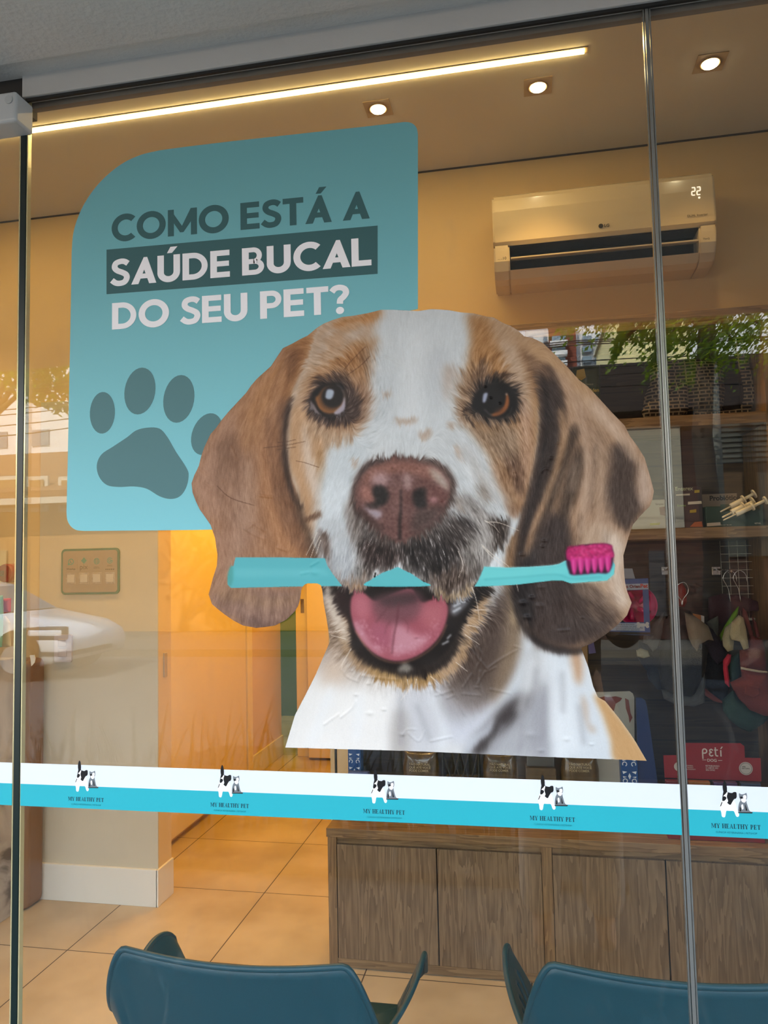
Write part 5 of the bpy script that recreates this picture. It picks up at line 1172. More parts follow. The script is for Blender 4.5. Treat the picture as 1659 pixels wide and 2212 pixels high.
# marble-look counter
m = mat('grey_marble', 'b3aaa2', .35); nt = m.node_tree; b = nt.nodes['Principled BSDF']
tc = nt.nodes.new('ShaderNodeTexCoord'); n = nt.nodes.new('ShaderNodeTexNoise'); n.inputs['Scale'].default_value = 3.5; n.inputs['Detail'].default_value = 9; n.inputs['Distortion'].default_value = 1.2
rp = nt.nodes.new('ShaderNodeValToRGB'); nt.links.new(tc.outputs['Object'], n.inputs[0]); nt.links.new(n.outputs[0], rp.inputs[0]); nt.links.new(rp.outputs[0], b.inputs['Base Color'])
rp.color_ramp.elements[0].position = .38; rp.color_ramp.elements[0].color = (*lin('625a56'), 1); rp.color_ramp.elements[1].position = .6; rp.color_ramp.elements[1].color = (*lin('b9b1aa'), 1)
e = rp.color_ramp.elements.new(.47); e.color = (*lin('a39b94'), 1)
ct = thing('counter', 'reception counter clad in grey marble at the left edge', 'counter', (-2.8, 1.5, 0))
MB().box(-3.6, -2.258, 1.42, 1.71, 0, 1.11, bev=.003).build('body', MATS['grey_marble'], ct)
# bags on the counter
def pouch(name, pxs, Y, m, label, cat, parent=None, thick=.03, group=None, base=None):
    pts = gp(pxs, Y); o = puff(name, pts, Y, thick, m, parent)
    return setp(o, label, cat, group) if label else o
def puff(name, pts, Y, thick, m, parent=None, folds=0., fold_dir=0., cell=None, seed=1, power=.5):
    """a soft body filling an outline of (x, z): domed front and back, with folds"""
    pts = np.array(pts); x0, z0 = pts.min(0); x1, z1 = pts.max(0); c = cell or max(x1-x0, z1-z0)/46
    nx, nz = int((x1-x0)/c)+3, int((z1-z0)/c)+3
    X, Z = np.meshgrid(x0-c+np.arange(nx+1)*c, z0-c+np.arange(nz+1)*c)
    ins = np.zeros(X.shape, bool)
    for (ax, az), (bx, bz) in zip(pts, np.roll(pts, -1, 0)):
        if az == bz: continue
        cc = (az > Z) != (bz > Z); ins ^= cc & (X < (bx-ax)*(Z-az)/(bz-az)+ax)
    d = np.full(X.shape, 1e9); near = np.zeros(X.shape+(2,))
    for (ax, az), (bx, bz) in zip(pts, np.roll(pts, -1, 0)):
        vx, vz = bx-ax, bz-az; l2 = vx*vx+vz*vz+1e-12
        t = np.clip(((X-ax)*vx+(Z-az)*vz)/l2, 0, 1); qx, qz = ax+t*vx, az+t*vz; dd = np.hypot(X-qx, Z-qz)
        k = dd < d; d = np.where(k, dd, d); near[k] = np.stack([qx, qz], -1)[k]
    keep = ins | (d < c*.72)
    q = keep[:-1, :-1] & keep[1:, :-1] & keep[:-1, 1:] & keep[1:, 1:]
    # pull outside vertices onto the outline
    out = ~ins; X = np.where(out, near[..., 0], X); Z = np.where(out, near[..., 1], Z); d = np.where(out, 0, d)
    R = max(thick*1.6, c*2); h = np.clip(d/R, 0, 1); h = np.sqrt(np.clip(1-(1-h)**2, 0, 1))
    r = np.random.default_rng(seed)
    fo = np.zeros(X.shape)
    if folds:
        for _ in range(7):
            a = fold_dir+r.normal()*.35; fr = r.uniform(18, 60); ph = r.uniform(0, 6.28)
            u = (X-x0)*math.cos(a)+(Z-z0)*math.sin(a); v = -(X-x0)*math.sin(a)+(Z-z0)*math.cos(a)
            fo += np.sin(u*fr+ph+np.sin(v*fr*.3+ph)*1.2)*(14/fr)
        fo = fo/3*folds
    F = Y-h*thick*(1+fo*.5)-h*fo*.006; Bk = Y+h*thick*.5
    jj, ii = np.nonzero(q); idx = -np.ones(X.shape, int); used = np.zeros(X.shape, bool)
    for a, b_ in ((0, 0), (0, 1), (1, 0), (1, 1)): used[jj+a, ii+b_] = True
    vj, vi = np.nonzero(used); N = len(vj); idx[vj, vi] = np.arange(N)
    co = np.concatenate([np.stack([X[vj, vi], F[vj, vi], Z[vj, vi]], 1), np.stack([X[vj, vi], Bk[vj, vi]+.0008, Z[vj, vi]], 1)])
    f1 = np.stack([idx[jj, ii], idx[jj, ii+1], idx[jj+1, ii+1], idx[jj+1, ii]], 1); f2 = f1[:, ::-1]+N
    faces = [tuple(t) for t in np.concatenate([f1, f2])]
    ed = {}
    for f in f1:
        for k in range(4):
            a, b_ = int(f[k]), int(f[(k+1) % 4])
            if (b_, a) in ed: del ed[(b_, a)]
            else: ed[(a, b_)] = 1
    faces += [(b_, a, a+N, b_+N) for a, b_ in ed]
    me = bpy.data.meshes.new(name); me.from_pydata([tuple(v) for v in co], [], faces); me.validate()
    for p in me.polygons: p.use_smooth = True
    return link(name, me, m, parent)
M_grn = mat('mint_foil', '86b79b', .4); M_org = mat('orange_foil', 'd8541c', .4); M_crm = mat('cream_foil', 'e2cfa4', .45, var=.06, vscale=20)
pouch('snack_bag', '-60,1290 6,1286 7,1350 4,1398 -60,1402', 1.55, M_grn, 'pale green bag standing at the left end of the marble counter', 'bag', thick=.02)
pouch('snack_bag', '8,1293 24,1292 23,1322 9,1325', 1.585, M_org, 'bright orange packet between the green bag and the column', 'bag', thick=.01)
pouch('snack_bag', '4,1334 12,1330 22,1344 24,1397 -20,1400', 1.60, M_crm, 'cream paper bag on the marble counter under the orange packet', 'bag', thick=.012)
c_ = P(21, 1238, 1.84)
rd = thing('red_dispenser', 'dark red round dispenser fixed to the wall above the counter', 'dispenser', (c_.x, 1.84, c_.z))
M_red0 = mat('dark_red_plastic', '8e2320', .3)
MB().lathe([(.040, 1.80), (.044, 1.815), (.044, WY)], (c_.x, 0, c_.z), 30, 'Y').build('body', M_red0, rd)
MB().box(c_.x-.12, c_.x, 1.79, 1.81, c_.z-.012, c_.z+.012, bev=.004).build('arm', mat('dark_red_arm', '5d1a18', .3), rd)

# =====================================================================
# bench cabinets and the wooden display wall
# =====================================================================
W_door = wood('walnut_door', '54412c', '836b50', 'Z', 1.3, .45); W_frame = wood('walnut_frame', '5a4228', '8c6f4c', 'X', 1.2, .5)
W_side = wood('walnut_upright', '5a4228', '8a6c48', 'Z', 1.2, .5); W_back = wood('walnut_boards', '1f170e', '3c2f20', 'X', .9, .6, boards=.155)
M_gap = mat('deep_shadow_gap', '16110c', .9)
CF = 1.49
def cabinet(x0, x1, label, left_end):
    r = thing('bench_cabinet', label, 'cabinet', ((x0+x1)/2, CF+.2, 0), 'bench cabinets')
    cb = MB().box(x0+(.0 if left_end else .0), x1, CF+.012, WY-.01, .0, .035)
    cb.box(x0, x0+(.033 if left_end else .018), CF, WY-.01, .0, .475).box(x1-.018, x1, CF, WY-.01, .0, .475)
    cb.build('carcass', W_side, r)
    MB().box(x0+.033, x1-.018, CF+.002, CF+.02, .002, .034).build('plinth_rail', W_frame, r)
    MB().box(x0+.02, x1-.018, CF+.024, WY-.02, .035, .475).build('inside', M_gap, r)
    MB().box(x0+.02, x1-.018, CF+.014, CF+.024, .445, .475).build('finger_rail', W_frame, r)
    a = x0+(.037 if left_end else .020); b_ = x1-.020; m_ = (a+b_)/2
    for u, v in ((a, m_-.0022), (m_+.0022, b_)):
        MB().box(u, v, CF-.004, CF+.014, .037, .448, bev=.0012).build('door', W_door, r)
    return r
cabinet(-.773, .034, 'low walnut cabinet under the treat bags, nearest the passage', True)
cabinet(.034, .838, 'low walnut cabinet under the red display box', False)
cabinet(.838, 1.64, 'low walnut cabinet running out of the frame at the far right', False)
bt = thing('worktop', 'long walnut worktop lying over the low cabinets', 'worktop', (.4, CF+.2, .475))
MB().box(-.775, 1.66, CF-.012, WY-.005, .476, .508, bev=.0015).build('top_board', W_frame, bt)
# display wall unit
su = thing('display_shelving', 'tall walnut display unit with a boarded back and two deep shelves', 'shelving', (.1, 1.7, .508))
SF = 1.53
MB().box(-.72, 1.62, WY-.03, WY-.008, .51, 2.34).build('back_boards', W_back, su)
MB().box(-.74, 1.66, SF, WY-.008, 2.335, 2.392, bev=.001).build('top_board', W_frame, su)
for x0, x1 in ((-.74, -.72), (.853, .915), (1.6, 1.66)):
    MB().box(x0, x1, SF if x0 > -.7 else 1.72, WY-.008, .509, 2.335, bev=.001).build('upright', W_side, su)
MB().box(-.45, .853, SF, WY-.03, 1.968, 2.008, bev=.001).build('shelf', W_frame, su)
MB().box(-.45, .853, SF, WY-.03, 1.562, 1.600, bev=.001).build('shelf', W_frame, su)
MB().box(-.47, -.45, SF, WY-.03, 1.56, 2.335, bev=.001).build('upright', W_side, su)

# ---- on the top shelf ----
def plane_pts(s, Y): return gp(s, Y)
M_gbag = mat('green_gloss_bag', '2c3c12', .3, coat=.4)
gb = thing('pet_food_bag', 'dark green glossy bag with yellow script on the top shelf behind the ear', 'bag', (.25, 1.66, 2.01))
puff('bag', plane_pts('1236,795 1262,786 1296,788 1298,850 1293,897 1240,902', 1.66), 1.66, .04, M_gbag, gb, folds=.3)
q = P(1262, 838, 1.60); text('print', 'Golden', ink('print_yellow', 'b59b2a'), gb, q.x, 1.612, q.z-.015, width=.055, bold=.02)
text('print', 'Higiênico', ink('print_pale', '9d9a76'), gb, q.x-.01, 1.612, q.z+.012, width=.045)
flat('print', [gp('1246,800 1262,796 1266,815 1256,822 1244,815', 1.612)], ink('print_crest', 'a88a3c'), gb, 1.612)
# houndstooth carrier
m = mat('houndstooth', '0b0a08', .85); nt = m.node_tree; b = nt.nodes['Principled BSDF']; L = nt.links
tc = nt.nodes.new('ShaderNodeTexCoord'); mp = nt.nodes.new('ShaderNodeMapping'); mp.inputs['Rotation'].default_value = (math.pi/2, 0, 0); L.new(tc.outputs['Object'], mp.inputs[0])
br = nt.nodes.new('ShaderNodeTexBrick'); br.inputs['Scale'].default_value = 30; br.inputs['Mortar Size'].default_value = .075; br.inputs['Brick Width'].default_value = .62; br.inputs['Row Height'].default_value = .40; br.offset = .33; br.squash = 1.8; br.squash_frequency = 2
br.inputs['Color1'].default_value = (*lin('0d0b09'), 1); br.inputs['Color2'].default_value = (*lin('1a1713'), 1); br.inputs['Mortar'].default_value = (*lin('8b7c66'), 1)
L.new(mp.outputs[0], br.inputs[0]); L.new(br.outputs[0], b.inputs['Base Color']); M_hound = m
pc = thing('pet_carrier', 'black and beige woven-pattern pet carrier bag with a long shoulder strap on the top shelf', 'bag', (.62, 1.68, 2.01))
puff('body', plane_pts('1388,886 1392,856 1404,826 1404,800 1412,784 1450,778 1500,776 1550,782 1562,800 1566,846 1560,892 1520,896 1440,904 1396,906', 1.72), 1.72, .07, M_hound, pc, folds=.8, seed=3)
puff('flap', plane_pts('1385,890 1398,868 1420,858 1450,846 1474,822 1484,826 1484,862 1488,886 1470,900 1430,904 1392,906', 1.64), 1.64, .03, M_hound, pc, folds=.9, seed=5)
def strap(name, path, w, m, parent, Y, t=.006):
    Q = smooth_line([P(x, y, Y+dy) for x, y, dy in path], 6); mb = MB()
    d = np.gradient(Q, axis=0); d /= np.linalg.norm(d, axis=1)[:, None]
    n = np.cross(d, [0, 1, 0]); n /= np.linalg.norm(n, axis=1)[:, None]+1e-9
    rows = []
    for q, nn in zip(Q, n):
        a = q+nn*w/2; c = q-nn*w/2
        rows.append([mb.bm.verts.new(a), mb.bm.verts.new(a+np.array([0, t, 0])), mb.bm.verts.new(c+np.array([0, t, 0])), mb.bm.verts.new(c)])
    for r0, r1 in zip(rows, rows[1:]):
        for k in range(4): mb.bm.faces.new((r0[k], r0[(k+1) % 4], r1[(k+1) % 4], r1[k]))
    mb.bm.faces.new(rows[0]); mb.bm.faces.new(rows[-1][::-1])
    return mb.build(name, m, parent)
strap('shoulder_strap', [(1584, 708, .05), (1594, 730, .02), (1602, 770, 0), (1612, 810, -.01), (1618, 850, -.01), (1612, 880, -.01), (1596, 893, -.01), (1560, 898, 0), (1500, 900, 0)], .036, M_hound, pc, 1.66)
# ---- on the middle shelf ----
def carton(name, label, x0, x1, z0, z1, y0, y1, m, cat='box'):
    r = thing(name, label, cat, ((x0+x1)/2, (y0+y1)/2, z0)); MB().box(x0, x1, y0, y1, z0, z1, bev=.0015).build('carton', m, r); return r
Yb = 1.60
a_, b_ = P(1455, 1052, Yb), P(1520, 1139, Yb)
M_choc = mat('carton_chocolate', '2c1512', .35)
eb = carton('supplement_box', 'dark brown carton with pale green lettering, in front of the shelf back', a_.x, b_.x, 1.601, a_.z, Yb, Yb+.06, M_choc)
I_pg, I_cr = ink('print_pale_green', 'a9b08a'), ink('print_cream', 'cfc6b4')
text('print', 'Enterex', I_pg, eb, a_.x+.006, Yb-.0006, P(1460, 1060, Yb).z, width=.062, bold=.02)
text('print', 'Enterex', ink('print_lime', '7f9a50'), eb, a_.x+.010, Yb-.0006, P(1466, 1094, Yb).z, width=.030, bold=.02)
flat('price_label', [gp('1486,1084 1515,1082 1516,1088 1486,1090', Yb)], I_cr, eb, Yb-.0005); flat('print', [gp('1460,1068 1490,1066 1490,1070 1460,1071', Yb)], I_cr, eb, Yb-.0005)
flat('print', [gp('1490,1102 1504,1100 1504,1107 1490,1108', Yb), gp('1500,1059 1511,1058 1511,1064 1500,1065', Yb)], ink('print_yellow', 'b59b2a'), eb, Yb-.0005)
a2, b2 = P(1522, 1064, Yb-.02), P(1652, 1138, Yb-.02)
pb = carton('probiotic_box', 'wide dark green carton with a beige top panel beside the shelf upright', a2.x, b2.x-.003, 1.601, P(1600, 1092, Yb-.02).z, Yb-.02, Yb+.05, mat('carton_green', '1f3a2c', .35))
zt_ = P(1560, 1066, Yb+.03).z
MB().box(a2.x, a2.x+.125, Yb+.04, Yb+.045, 1.66, zt_).build('top_panel', mat('carton_beige', '8d7c6a', .5), pb)
text('print', 'Probiótico', I_mark, pb, a2.x+.030, Yb+.039, zt_-.024, width=.105, bold=.03)
text('print', 'VETNIL', I_cr, pb, b2.x-.034, Yb-.0206, 1.6085, width=.022, bold=.02); text('print', '12 sachês com 14g cada', I_cr, pb, a2.x+.036, Yb-.0206, 1.607, width=.05)
flat('price_label', [gp('1527,1130 1556,1128 1557,1135 1527,1137', Yb-.02)], ink('price_paper', 'b7aea4'), pb, Yb-.0205)
flat('print', [gp('1556,1090 1620,1086 1622,1108 1556,1112', Yb-.02)], ink('print_moss', '39483a'), pb, Yb-.0205)
a3, b3 = P(1400, 1080, Yb), P(1440, 1140, Yb)
wb = carton('pad_package', 'white package with rounded corner beside the ear, partly behind the glass joint', a3.x-.06, b3.x, 1.601, a3.z, Yb, Yb+.06, mat('package_white', 'b5b2a2', .4))
text('print', 'Simples', I_mark, wb, b3.x-.035, Yb-.0006, a3.z-.02, width=.028); flat('print', [gp('1404,1130 1426,1129 1424,1134 1404,1135', Yb)], ink('print_lime2', 'a7a83c'), wb, Yb-.0005)
flat('print', [gp('1424,1096 1438,1094 1438,1114 1426,1112', Yb)], ink('print_cat', '8a6b58'), wb, Yb-.0005)
sb = carton('treat_box', 'small dark box with orange pictures at the foot of the brown carton', P(1446, 1130, Yb-.03).x, P(1519, 1130, Yb-.03).x, 1.601, P(1480, 1127, Yb-.03).z, Yb-.035, Yb-.005, mat('carton_dark', '2a1712', .4))
flat('print', [gp('1490,1138 1500,1128 1516,1126 1518,1138', Yb-.035)], ink('print_orange', '9b5325'), sb, Yb-.0355)
# syringes lying over the green carton
M_syr = mat('syringe_plastic', 'd9d2bf', .2, coat=.5)
def syringe(name, a, b_, Y, label, r=.0065):
    A, B = P(*a, Y), P(*b_, Y); t = thing(name, label, 'syringe', tuple((A+B)/2), 'syringes over the green carton'); d = (B-A)
    MB().tube([A+d*.30, A+d*.68], r, 12).build('barrel', M_syr, t)
    MB().tube([A, A+d*.04, A+d*.30], [r*.22, r*.3, r*.3], 8).build('nozzle', M_syr, t)
    MB().tube([A+d*.66, A+d*.70], r*1.7, 12).build('flange', M_syr, t)
    MB().tube([A+d*.70, A+d*.96], r*.62, 8).tube([A+d*.965, A+d], r*1.7, 14).build('plunger', M_syr, t)
syringe('syringe', (1556, 1106), (1630, 1066), 1.572, 'clear syringe lying uppermost and furthest back over the green carton', .010)
syringe('syringe', (1560, 1118), (1628, 1084), 1.542, 'clear thick syringe lying in the middle over the green carton', .012)
syringe('syringe', (1562, 1124), (1655, 1080), 1.512, 'clear thin syringe lowest over the green carton, its plunger near the upright', .009)

# ---- wire grid and hooks on the back boards ----
M_wire = mat('white_wire', 'b8b2a2', .4, .2); M_chrome = mat('chrome', 'd0d0d0', .15, 1.)
gy_ = 1.80; gd = thing('wire_grid', 'white square-mesh wire grid hung on the boards under the middle shelf', 'wire grid', (.9, gy_, 1.25))
g0, g1 = P(1556, 1190, gy_), P(1652, 1335, gy_); gm = MB(); x_ = g0.x
while x_ < .86+.6: gm.tube([(x_, gy_, g1.z), (x_, gy_, 1.555)], .0011, 5); x_ += .031
z_ = g1.z
while z_ < 1.56: gm.tube([(g0.x, gy_-.002, z_), (1.46, gy_-.002, z_)], .0011, 5); z_ += .031
gm.build('mesh', M_wire, gd)
MB().box(g0.x, 1.46, gy_-.006, gy_+.004, g1.z-.008, g1.z).build('rail', M_wire, gd)
def hook(x, z, label):
    h = thing('display_hook', label, 'hook', (x, 1.8, z), 'display hooks'); MB().box(x-.016, x+.016, 1.832, 1.838, z-.02, z+.012, bev=.001).build('plate', M_chrome, h)
    MB().tube([(x, 1.83, z), (x, 1.74, z-.004), (x, 1.62, z-.008), (x, 1.605, z+.004)], .0028, 6).build('arm', M_chrome, h)
    for k in range(7): MB().lathe([(.0001, -.005), (.0042, 0), (.0001, .005)], (x+.0, 1.80-k*.028, z-.002+.004), 10, 'Y').build('bead', M_chrome, h)
q1, q2 = P(1452, 1232, 1.70), P(1566, 1232, 1.70)
hook(q1.x, q1.z, 'chrome display hook holding the black jacket, behind the glass joint'); hook(q2.x, q2.z, 'chrome display hook holding the garments at the far right')

# ---- pet clothes ----
def garment(label, parts, Y, loc, name='pet_garment'):
    t = thing(name, label, 'pet clothes', loc)
    for k, (nm, s, dy, th, m_, kw) in enumerate(parts):
        puff(nm, plane_pts(s, Y+dy), Y+dy, th, m_, t, **kw)
    return t
cl_ = lambda n, h: mat(n, h, .95, var=.12, vscale=25, bump=.3, bscale=300)
C_blk, C_gry, C_tan, C_nvy, C_pur = cl_('cloth_black', '060607'), cl_('cloth_grey', '4c4e50'), cl_('cloth_tan', '6a5f50'), cl_('cloth_navy', '0c1526'), cl_('cloth_purple', '180f20')
C_red, C_teal, C_cream, C_lime, C_pink, C_wht = cl_('cloth_brick', '5c2420'), cl_('cloth_teal', '1c3732'), cl_('cloth_cream', '9a9074'), cl_('cloth_lime', '5f8a1c'), cl_('cloth_pink', 'b0243a'), cl_('cloth_offwhite', '5c5e58')
FD = dict(folds=1., fold_dir=0.)
Yc = 1.66
jk = garment('black hooded pet jacket with grey sleeves on a wire hanger', [
    ('body', '1440,1330 1470,1315 1490,1318 1500,1335 1510,1375 1530,1400 1524,1450 1500,1500 1492,1506 1460,1500 1430,1488 1422,1450 1424,1400 1430,1350', 0, .045, C_blk, dict(folds=1, seed=2)),
    ('sleeve', '1479,1322 1500,1330 1530,1352 1542,1384 1530,1382 1512,1392 1506,1408 1496,1396 1488,1380 1482,1350', -.05, .02, C_tan, dict(folds=.8, seed=4, fold_dir=.8)),
    ('sleeve', '1436,1320 1430,1370 1420,1400 1410,1408 1398,1392 1388,1388 1390,1370 1410,1345', -.02, .02, C_gry, dict(folds=.6, seed=5)),
    ('hem', '1428,1488 1460,1500 1494,1502 1506,1480 1520,1430 1524,1470 1522,1518 1500,1526 1464,1524 1434,1510', .03, .02, C_gry, dict(folds=.5, seed=6))], Yc, tuple(P(1480, 1500, Yc)))
hg = [P(1473, 1308, Yc), P(1471, 1296, Yc), P(1462, 1284, Yc), P(1460, 1272, Yc), P(1466, 1262, Yc), P(1478, 1258, Yc), P(1486, 1268, Yc), P(1486, 1280, Yc), P(1476, 1294, Yc), P(1474, 1308, Yc)]
def wire_hanger(pts, label, grp='clothes hangers'):
    t = thing('clothes_hanger', label, 'hanger', tuple(pts[0]), grp); MB().tube([tuple(v) for v in smooth_line([tuple(p) for p in pts], 4)], .0016, 6).build('wire', M_chrome, t)
wire_hanger(hg, 'bent chrome wire hanger above the black jacket')
for dx, lb_ in ((0, 'left one of the chrome wire hangers above the brick red dress'), (22, 'chrome wire hanger directly above the brick red dress')):
    wire_hanger([P(1578+dx, 1300, Yc), P(1574+dx, 1275, Yc), P(1568+dx, 1262, Yc), P(1562+dx, 1250, Yc), P(1566+dx, 1238, Yc), P(1576+dx, 1232, Yc), P(1588+dx, 1240, Yc), P(1592+dx, 1256, Yc)], lb_)
garment('navy pet garment with a pale printed panel hanging behind the black jacket', [
    ('body', '1380,1384 1400,1390 1440,1400 1440,1490 1420,1490 1400,1466 1396,1450 1376,1420', .06, .03, C_nvy, dict(folds=1, seed=8)),
    ('panel', '1374,1404 1384,1400 1400,1406 1404,1418 1390,1422 1376,1418', .02, .006, cl_('cloth_print', '8f8c7c'), dict(folds=.4, seed=9))], Yc, tuple(P(1400, 1490, Yc+.06)))
garment('dark purple pet jacket hanging between the black jacket and the red dress', [
    ('body', '1518,1340 1540,1360 1556,1384 1570,1410 1566,1424 1550,1436 1536,1420 1526,1400 1516,1370', .0, .02, C_pur, dict(folds=1, seed=12)),
    ('lining', '1522,1400 1560,1430 1574,1460 1572,1500 1560,1516 1540,1508 1524,1480', .05, .03, cl_('cloth_dark_navy', '0d1420'), dict(folds=1, seed=13)),
    ('hem', '1522,1486 1540,1500 1560,1514 1562,1520 1540,1514 1520,1500', .03, .01, cl_('cloth_rust', '6b2f28'), dict(folds=.4, seed=14))], Yc, tuple(P(1545, 1510, Yc)))
tg = thing('price_tag', 'orange and white card tag between the black jacket and the purple jacket', 'tag', tuple(P(1510, 1345, 1.63)))
flat('card', [gp('1496,1325 1520,1330 1521,1348 1506,1344', 1.63)], ink('tag_orange', '9c5a18'), tg, 1.63, .001); flat('card_edge', [gp('1514,1329 1521,1331 1521,1350 1515,1347', 1.63)], ink('tag_white', 'b7b0ac'), tg, 1.6285, .0006)
garment('off-white pet shirt hanging behind the purple jacket', [('body', '1526,1344 1546,1330 1552,1326 1552,1360 1548,1390 1540,1372', .08, .015, C_wht, dict(folds=.6, seed=15))], Yc, tuple(P(1545, 1390, Yc+.08)))
garment('lime green pet vest showing beside the cream sleeves', [('body', '1596,1308 1584,1322 1566,1350 1554,1372 1558,1386 1566,1370 1580,1350 1594,1326', .02, .012, C_lime, dict(folds=.3, seed=16))], Yc, tuple(P(1570, 1380, Yc)))
garment('cream ribbed pet top with two short sleeves', [
    ('sleeve', '1560,1378 1566,1356 1578,1346 1588,1350 1586,1380 1584,1404 1572,1408 1562,1396', -.03, .025, C_cream, dict(folds=.7, seed=18)),
    ('sleeve', '1576,1370 1580,1344 1596,1328 1606,1334 1612,1360 1618,1400 1606,1404 1598,1386 1580,1382', -.06, .03, C_cream, dict(folds=.7, seed=19))], Yc, tuple(P(1590, 1400, Yc-.05)))
garment('narrow coral pink pet harness between the purple jacket and the red dress', [('body', '1562,1426 1572,1412 1580,1414 1578,1430 1572,1440 1576,1470 1576,1486 1566,1476 1562,1446', -.02, .012, C_pink, dict(folds=.3, seed=21))], Yc, tuple(P(1570, 1480, Yc)))
garment('brick red corduroy pet dress with a white braid at the waist', [
    ('strap', '1604,1312 1612,1320 1620,1345 1628,1372 1620,1376 1612,1350 1604,1330', -.05, .008, C_red, {}),
    ('strap', '1624,1330 1634,1345 1642,1376 1634,1378 1628,1352', -.04, .008, C_red, {}),
    ('bodice', '1618,1378 1622,1370 1632,1376 1646,1380 1652,1400 1656,1450 1600,1446 1597,1404 1612,1400', -.05, .03, C_red, dict(folds=.5, seed=23)),
    ('skirt', '1600,1444 1656,1450 1674,1500 1676,1548 1650,1546 1620,1534 1596,1510 1584,1490 1577,1474 1602,1462', -.06, .045, C_red, dict(folds=1, seed=24)),
    ('braid', '1600,1440 1612,1443 1640,1448 1658,1450 1658,1454 1640,1453 1612,1448 1600,1446', -.085, .004, cl_('braid_white', '9c9488'), {}),
    ('pocket', '1610,1478 1640,1484 1642,1500 1626,1508 1608,1500', -.106, .004, C_red, {})], Yc, tuple(P(1630, 1540, Yc-.05)))
garment('dark teal corduroy pet dress hanging behind the red dress', [
    ('bodice', '1580,1420 1596,1410 1600,1450 1594,1466 1580,1474 1574,1450', -.005, .015, C_teal, dict(folds=.8, seed=30)),
    ('skirt', '1560,1512 1584,1490 1600,1512 1640,1540 1664,1546 1650,1562 1620,1582 1600,1574 1576,1556 1562,1536', -.005, .03, C_teal, dict(folds=1, seed=26))], Yc, tuple(P(1600, 1575, Yc)))
garment('grey and plum pet hoodie at the back of the right-hand hook', [('body', '1530,1290 1560,1282 1600,1286 1640,1300 1652,1320 1600,1320 1560,1350 1530,1340', .09, .02, cl_('cloth_plum', '3a1c24'), dict(folds=1, seed=28))], Yc, tuple(P(1590, 1330, Yc+.09)))
setp(puff('red_squeaky_toy', plane_pts('1460,1262 1474,1258 1482,1272 1484,1300 1478,1312 1462,1310 1456,1290', 1.74), 1.74, .03, mat('red_rubber', '8c1a10', .4)), 'red rubber toy on the boards behind the bent wire hanger', 'toy')
# ---- pink slow feeder bowl on its card ----
pbm = thing('feeder_bowl_pack', 'hot pink round pet bowl strapped in a clear pack with a blue and white card', 'pet bowl', tuple(P(1400, 1372, 1.60)))
M_pk = mat('pink_plastic', 'c4155e', .3, coat=.3); c_ = P(1375, 1308, 1.62); rw = P(1421, 1308, 1.62).x-c_.x
MB().lathe([(rw*.72, 1.70), (rw, 1.625), (rw*.985, 1.615), (rw*.93, 1.622), (rw*.70, 1.68), (.0001, 1.685)], (c_.x, 0, c_.z), 44, 'Y').build('bowl', M_pk, pbm)
for a in range(5):
    u = a*1.257+.4; MB().tube([(c_.x+rw*.25*math.cos(u), 1.672, c_.z+rw*.25*math.sin(u)), (c_.x+rw*.78*math.cos(u+.3), 1.65, c_.z+rw*.78*math.sin(u+.3))], .009, 8).build('ridge', M_pk, pbm)
Yk = 1.60
M_card = mat('card_blue', '35508a', .4, coat=.5)
flat('card', [gp('1330,1252 1400,1249 1405,1372 1316,1370', Yk)][:0] or [gp('1330,1252 1400,1249 1401,1274 1330,1276', Yk), gp('1388,1274 1401,1274 1405,1372 1392,1372', Yk), gp('1316,1344 1392,1344 1392,1372 1316,1370', Yk)], M_card, pbm, Yk, .001)
flat('card_panel', [gp('1340,1262 1400,1260 1401,1273 1340,1275', Yk), gp('1320,1346 1392,1346 1393,1363 1318,1362', Yk)], ink('card_pale', '9aa3b8'), pbm, Yk-.0015, .0004)
flat('card_foot', [gp('1316,1364 1405,1366 1405,1371 1316,1370', Yk)], I_mark, pbm, Yk-.0015, .0004)
flat('hang_tab', [gp('1345,1228 1366,1228 1372,1250 1345,1250', Yk+.004)], ink('tab_grey', '8f96a4'), pbm, Yk+.004, .0006)
q = P(1352, 1270, Yk-.002); text('print', 'o Orien', ink('print_maroon', '7c2a1c'), pbm, q.x, Yk-.0022, q.z, width=.050, bold=.03); text('print', 'Pet', ink('print_coral', 'c0442c'), pbm, q.x+.052, Yk-.0022, q.z, width=.026, bold=.03)
text('print', 'facilidade de alimentação\numa alimentação mais saudável\nestimula o autocontrole do seu Pet\nRecomendado por veterinários', I_mark, pbm, P(1330, 1350, Yk).x, Yk-.0022, P(1330, 1350, Yk).z, width=.095)
bz = P(1392, 1350, Yk); bo = [bar(bz.x-.022, bz.x+.010, bz.z-.005, bz.z+.005)]+[ring(bz.x+dx, bz.z+dz, .0062, .0062, 0, 360, .0061, 12) for dx in () for dz in ()]
for dx in (-.022, .010):
    for dz in (-.005, .005): bo += ring(bz.x+dx, bz.z+dz, .0062, .0062, 0, 360, .0061, 12)
flat('bone_mark', bo, ink('bone_white', 'b3b4ba'), pbm, Yk-.0025, .0005)
# cream board with a lilac comb
cb_ = thing('comb_pack', 'cream board with a lilac grooming comb, half hidden by the ear', 'grooming comb', tuple(P(1270, 1450, 1.68)))
flat('board', [gp('1225,1380 1268,1380 1270,1448 1262,1452 1225,1440', 1.68)], mat('cream_board', '8d6f4a', .6), cb_, 1.68, .01)
flat('comb', [gp('1270,1384 1281,1382 1287,1410 1272,1412', 1.67)], mat('lilac_plastic', '5c5480', .4), cb_, 1.67, .006)
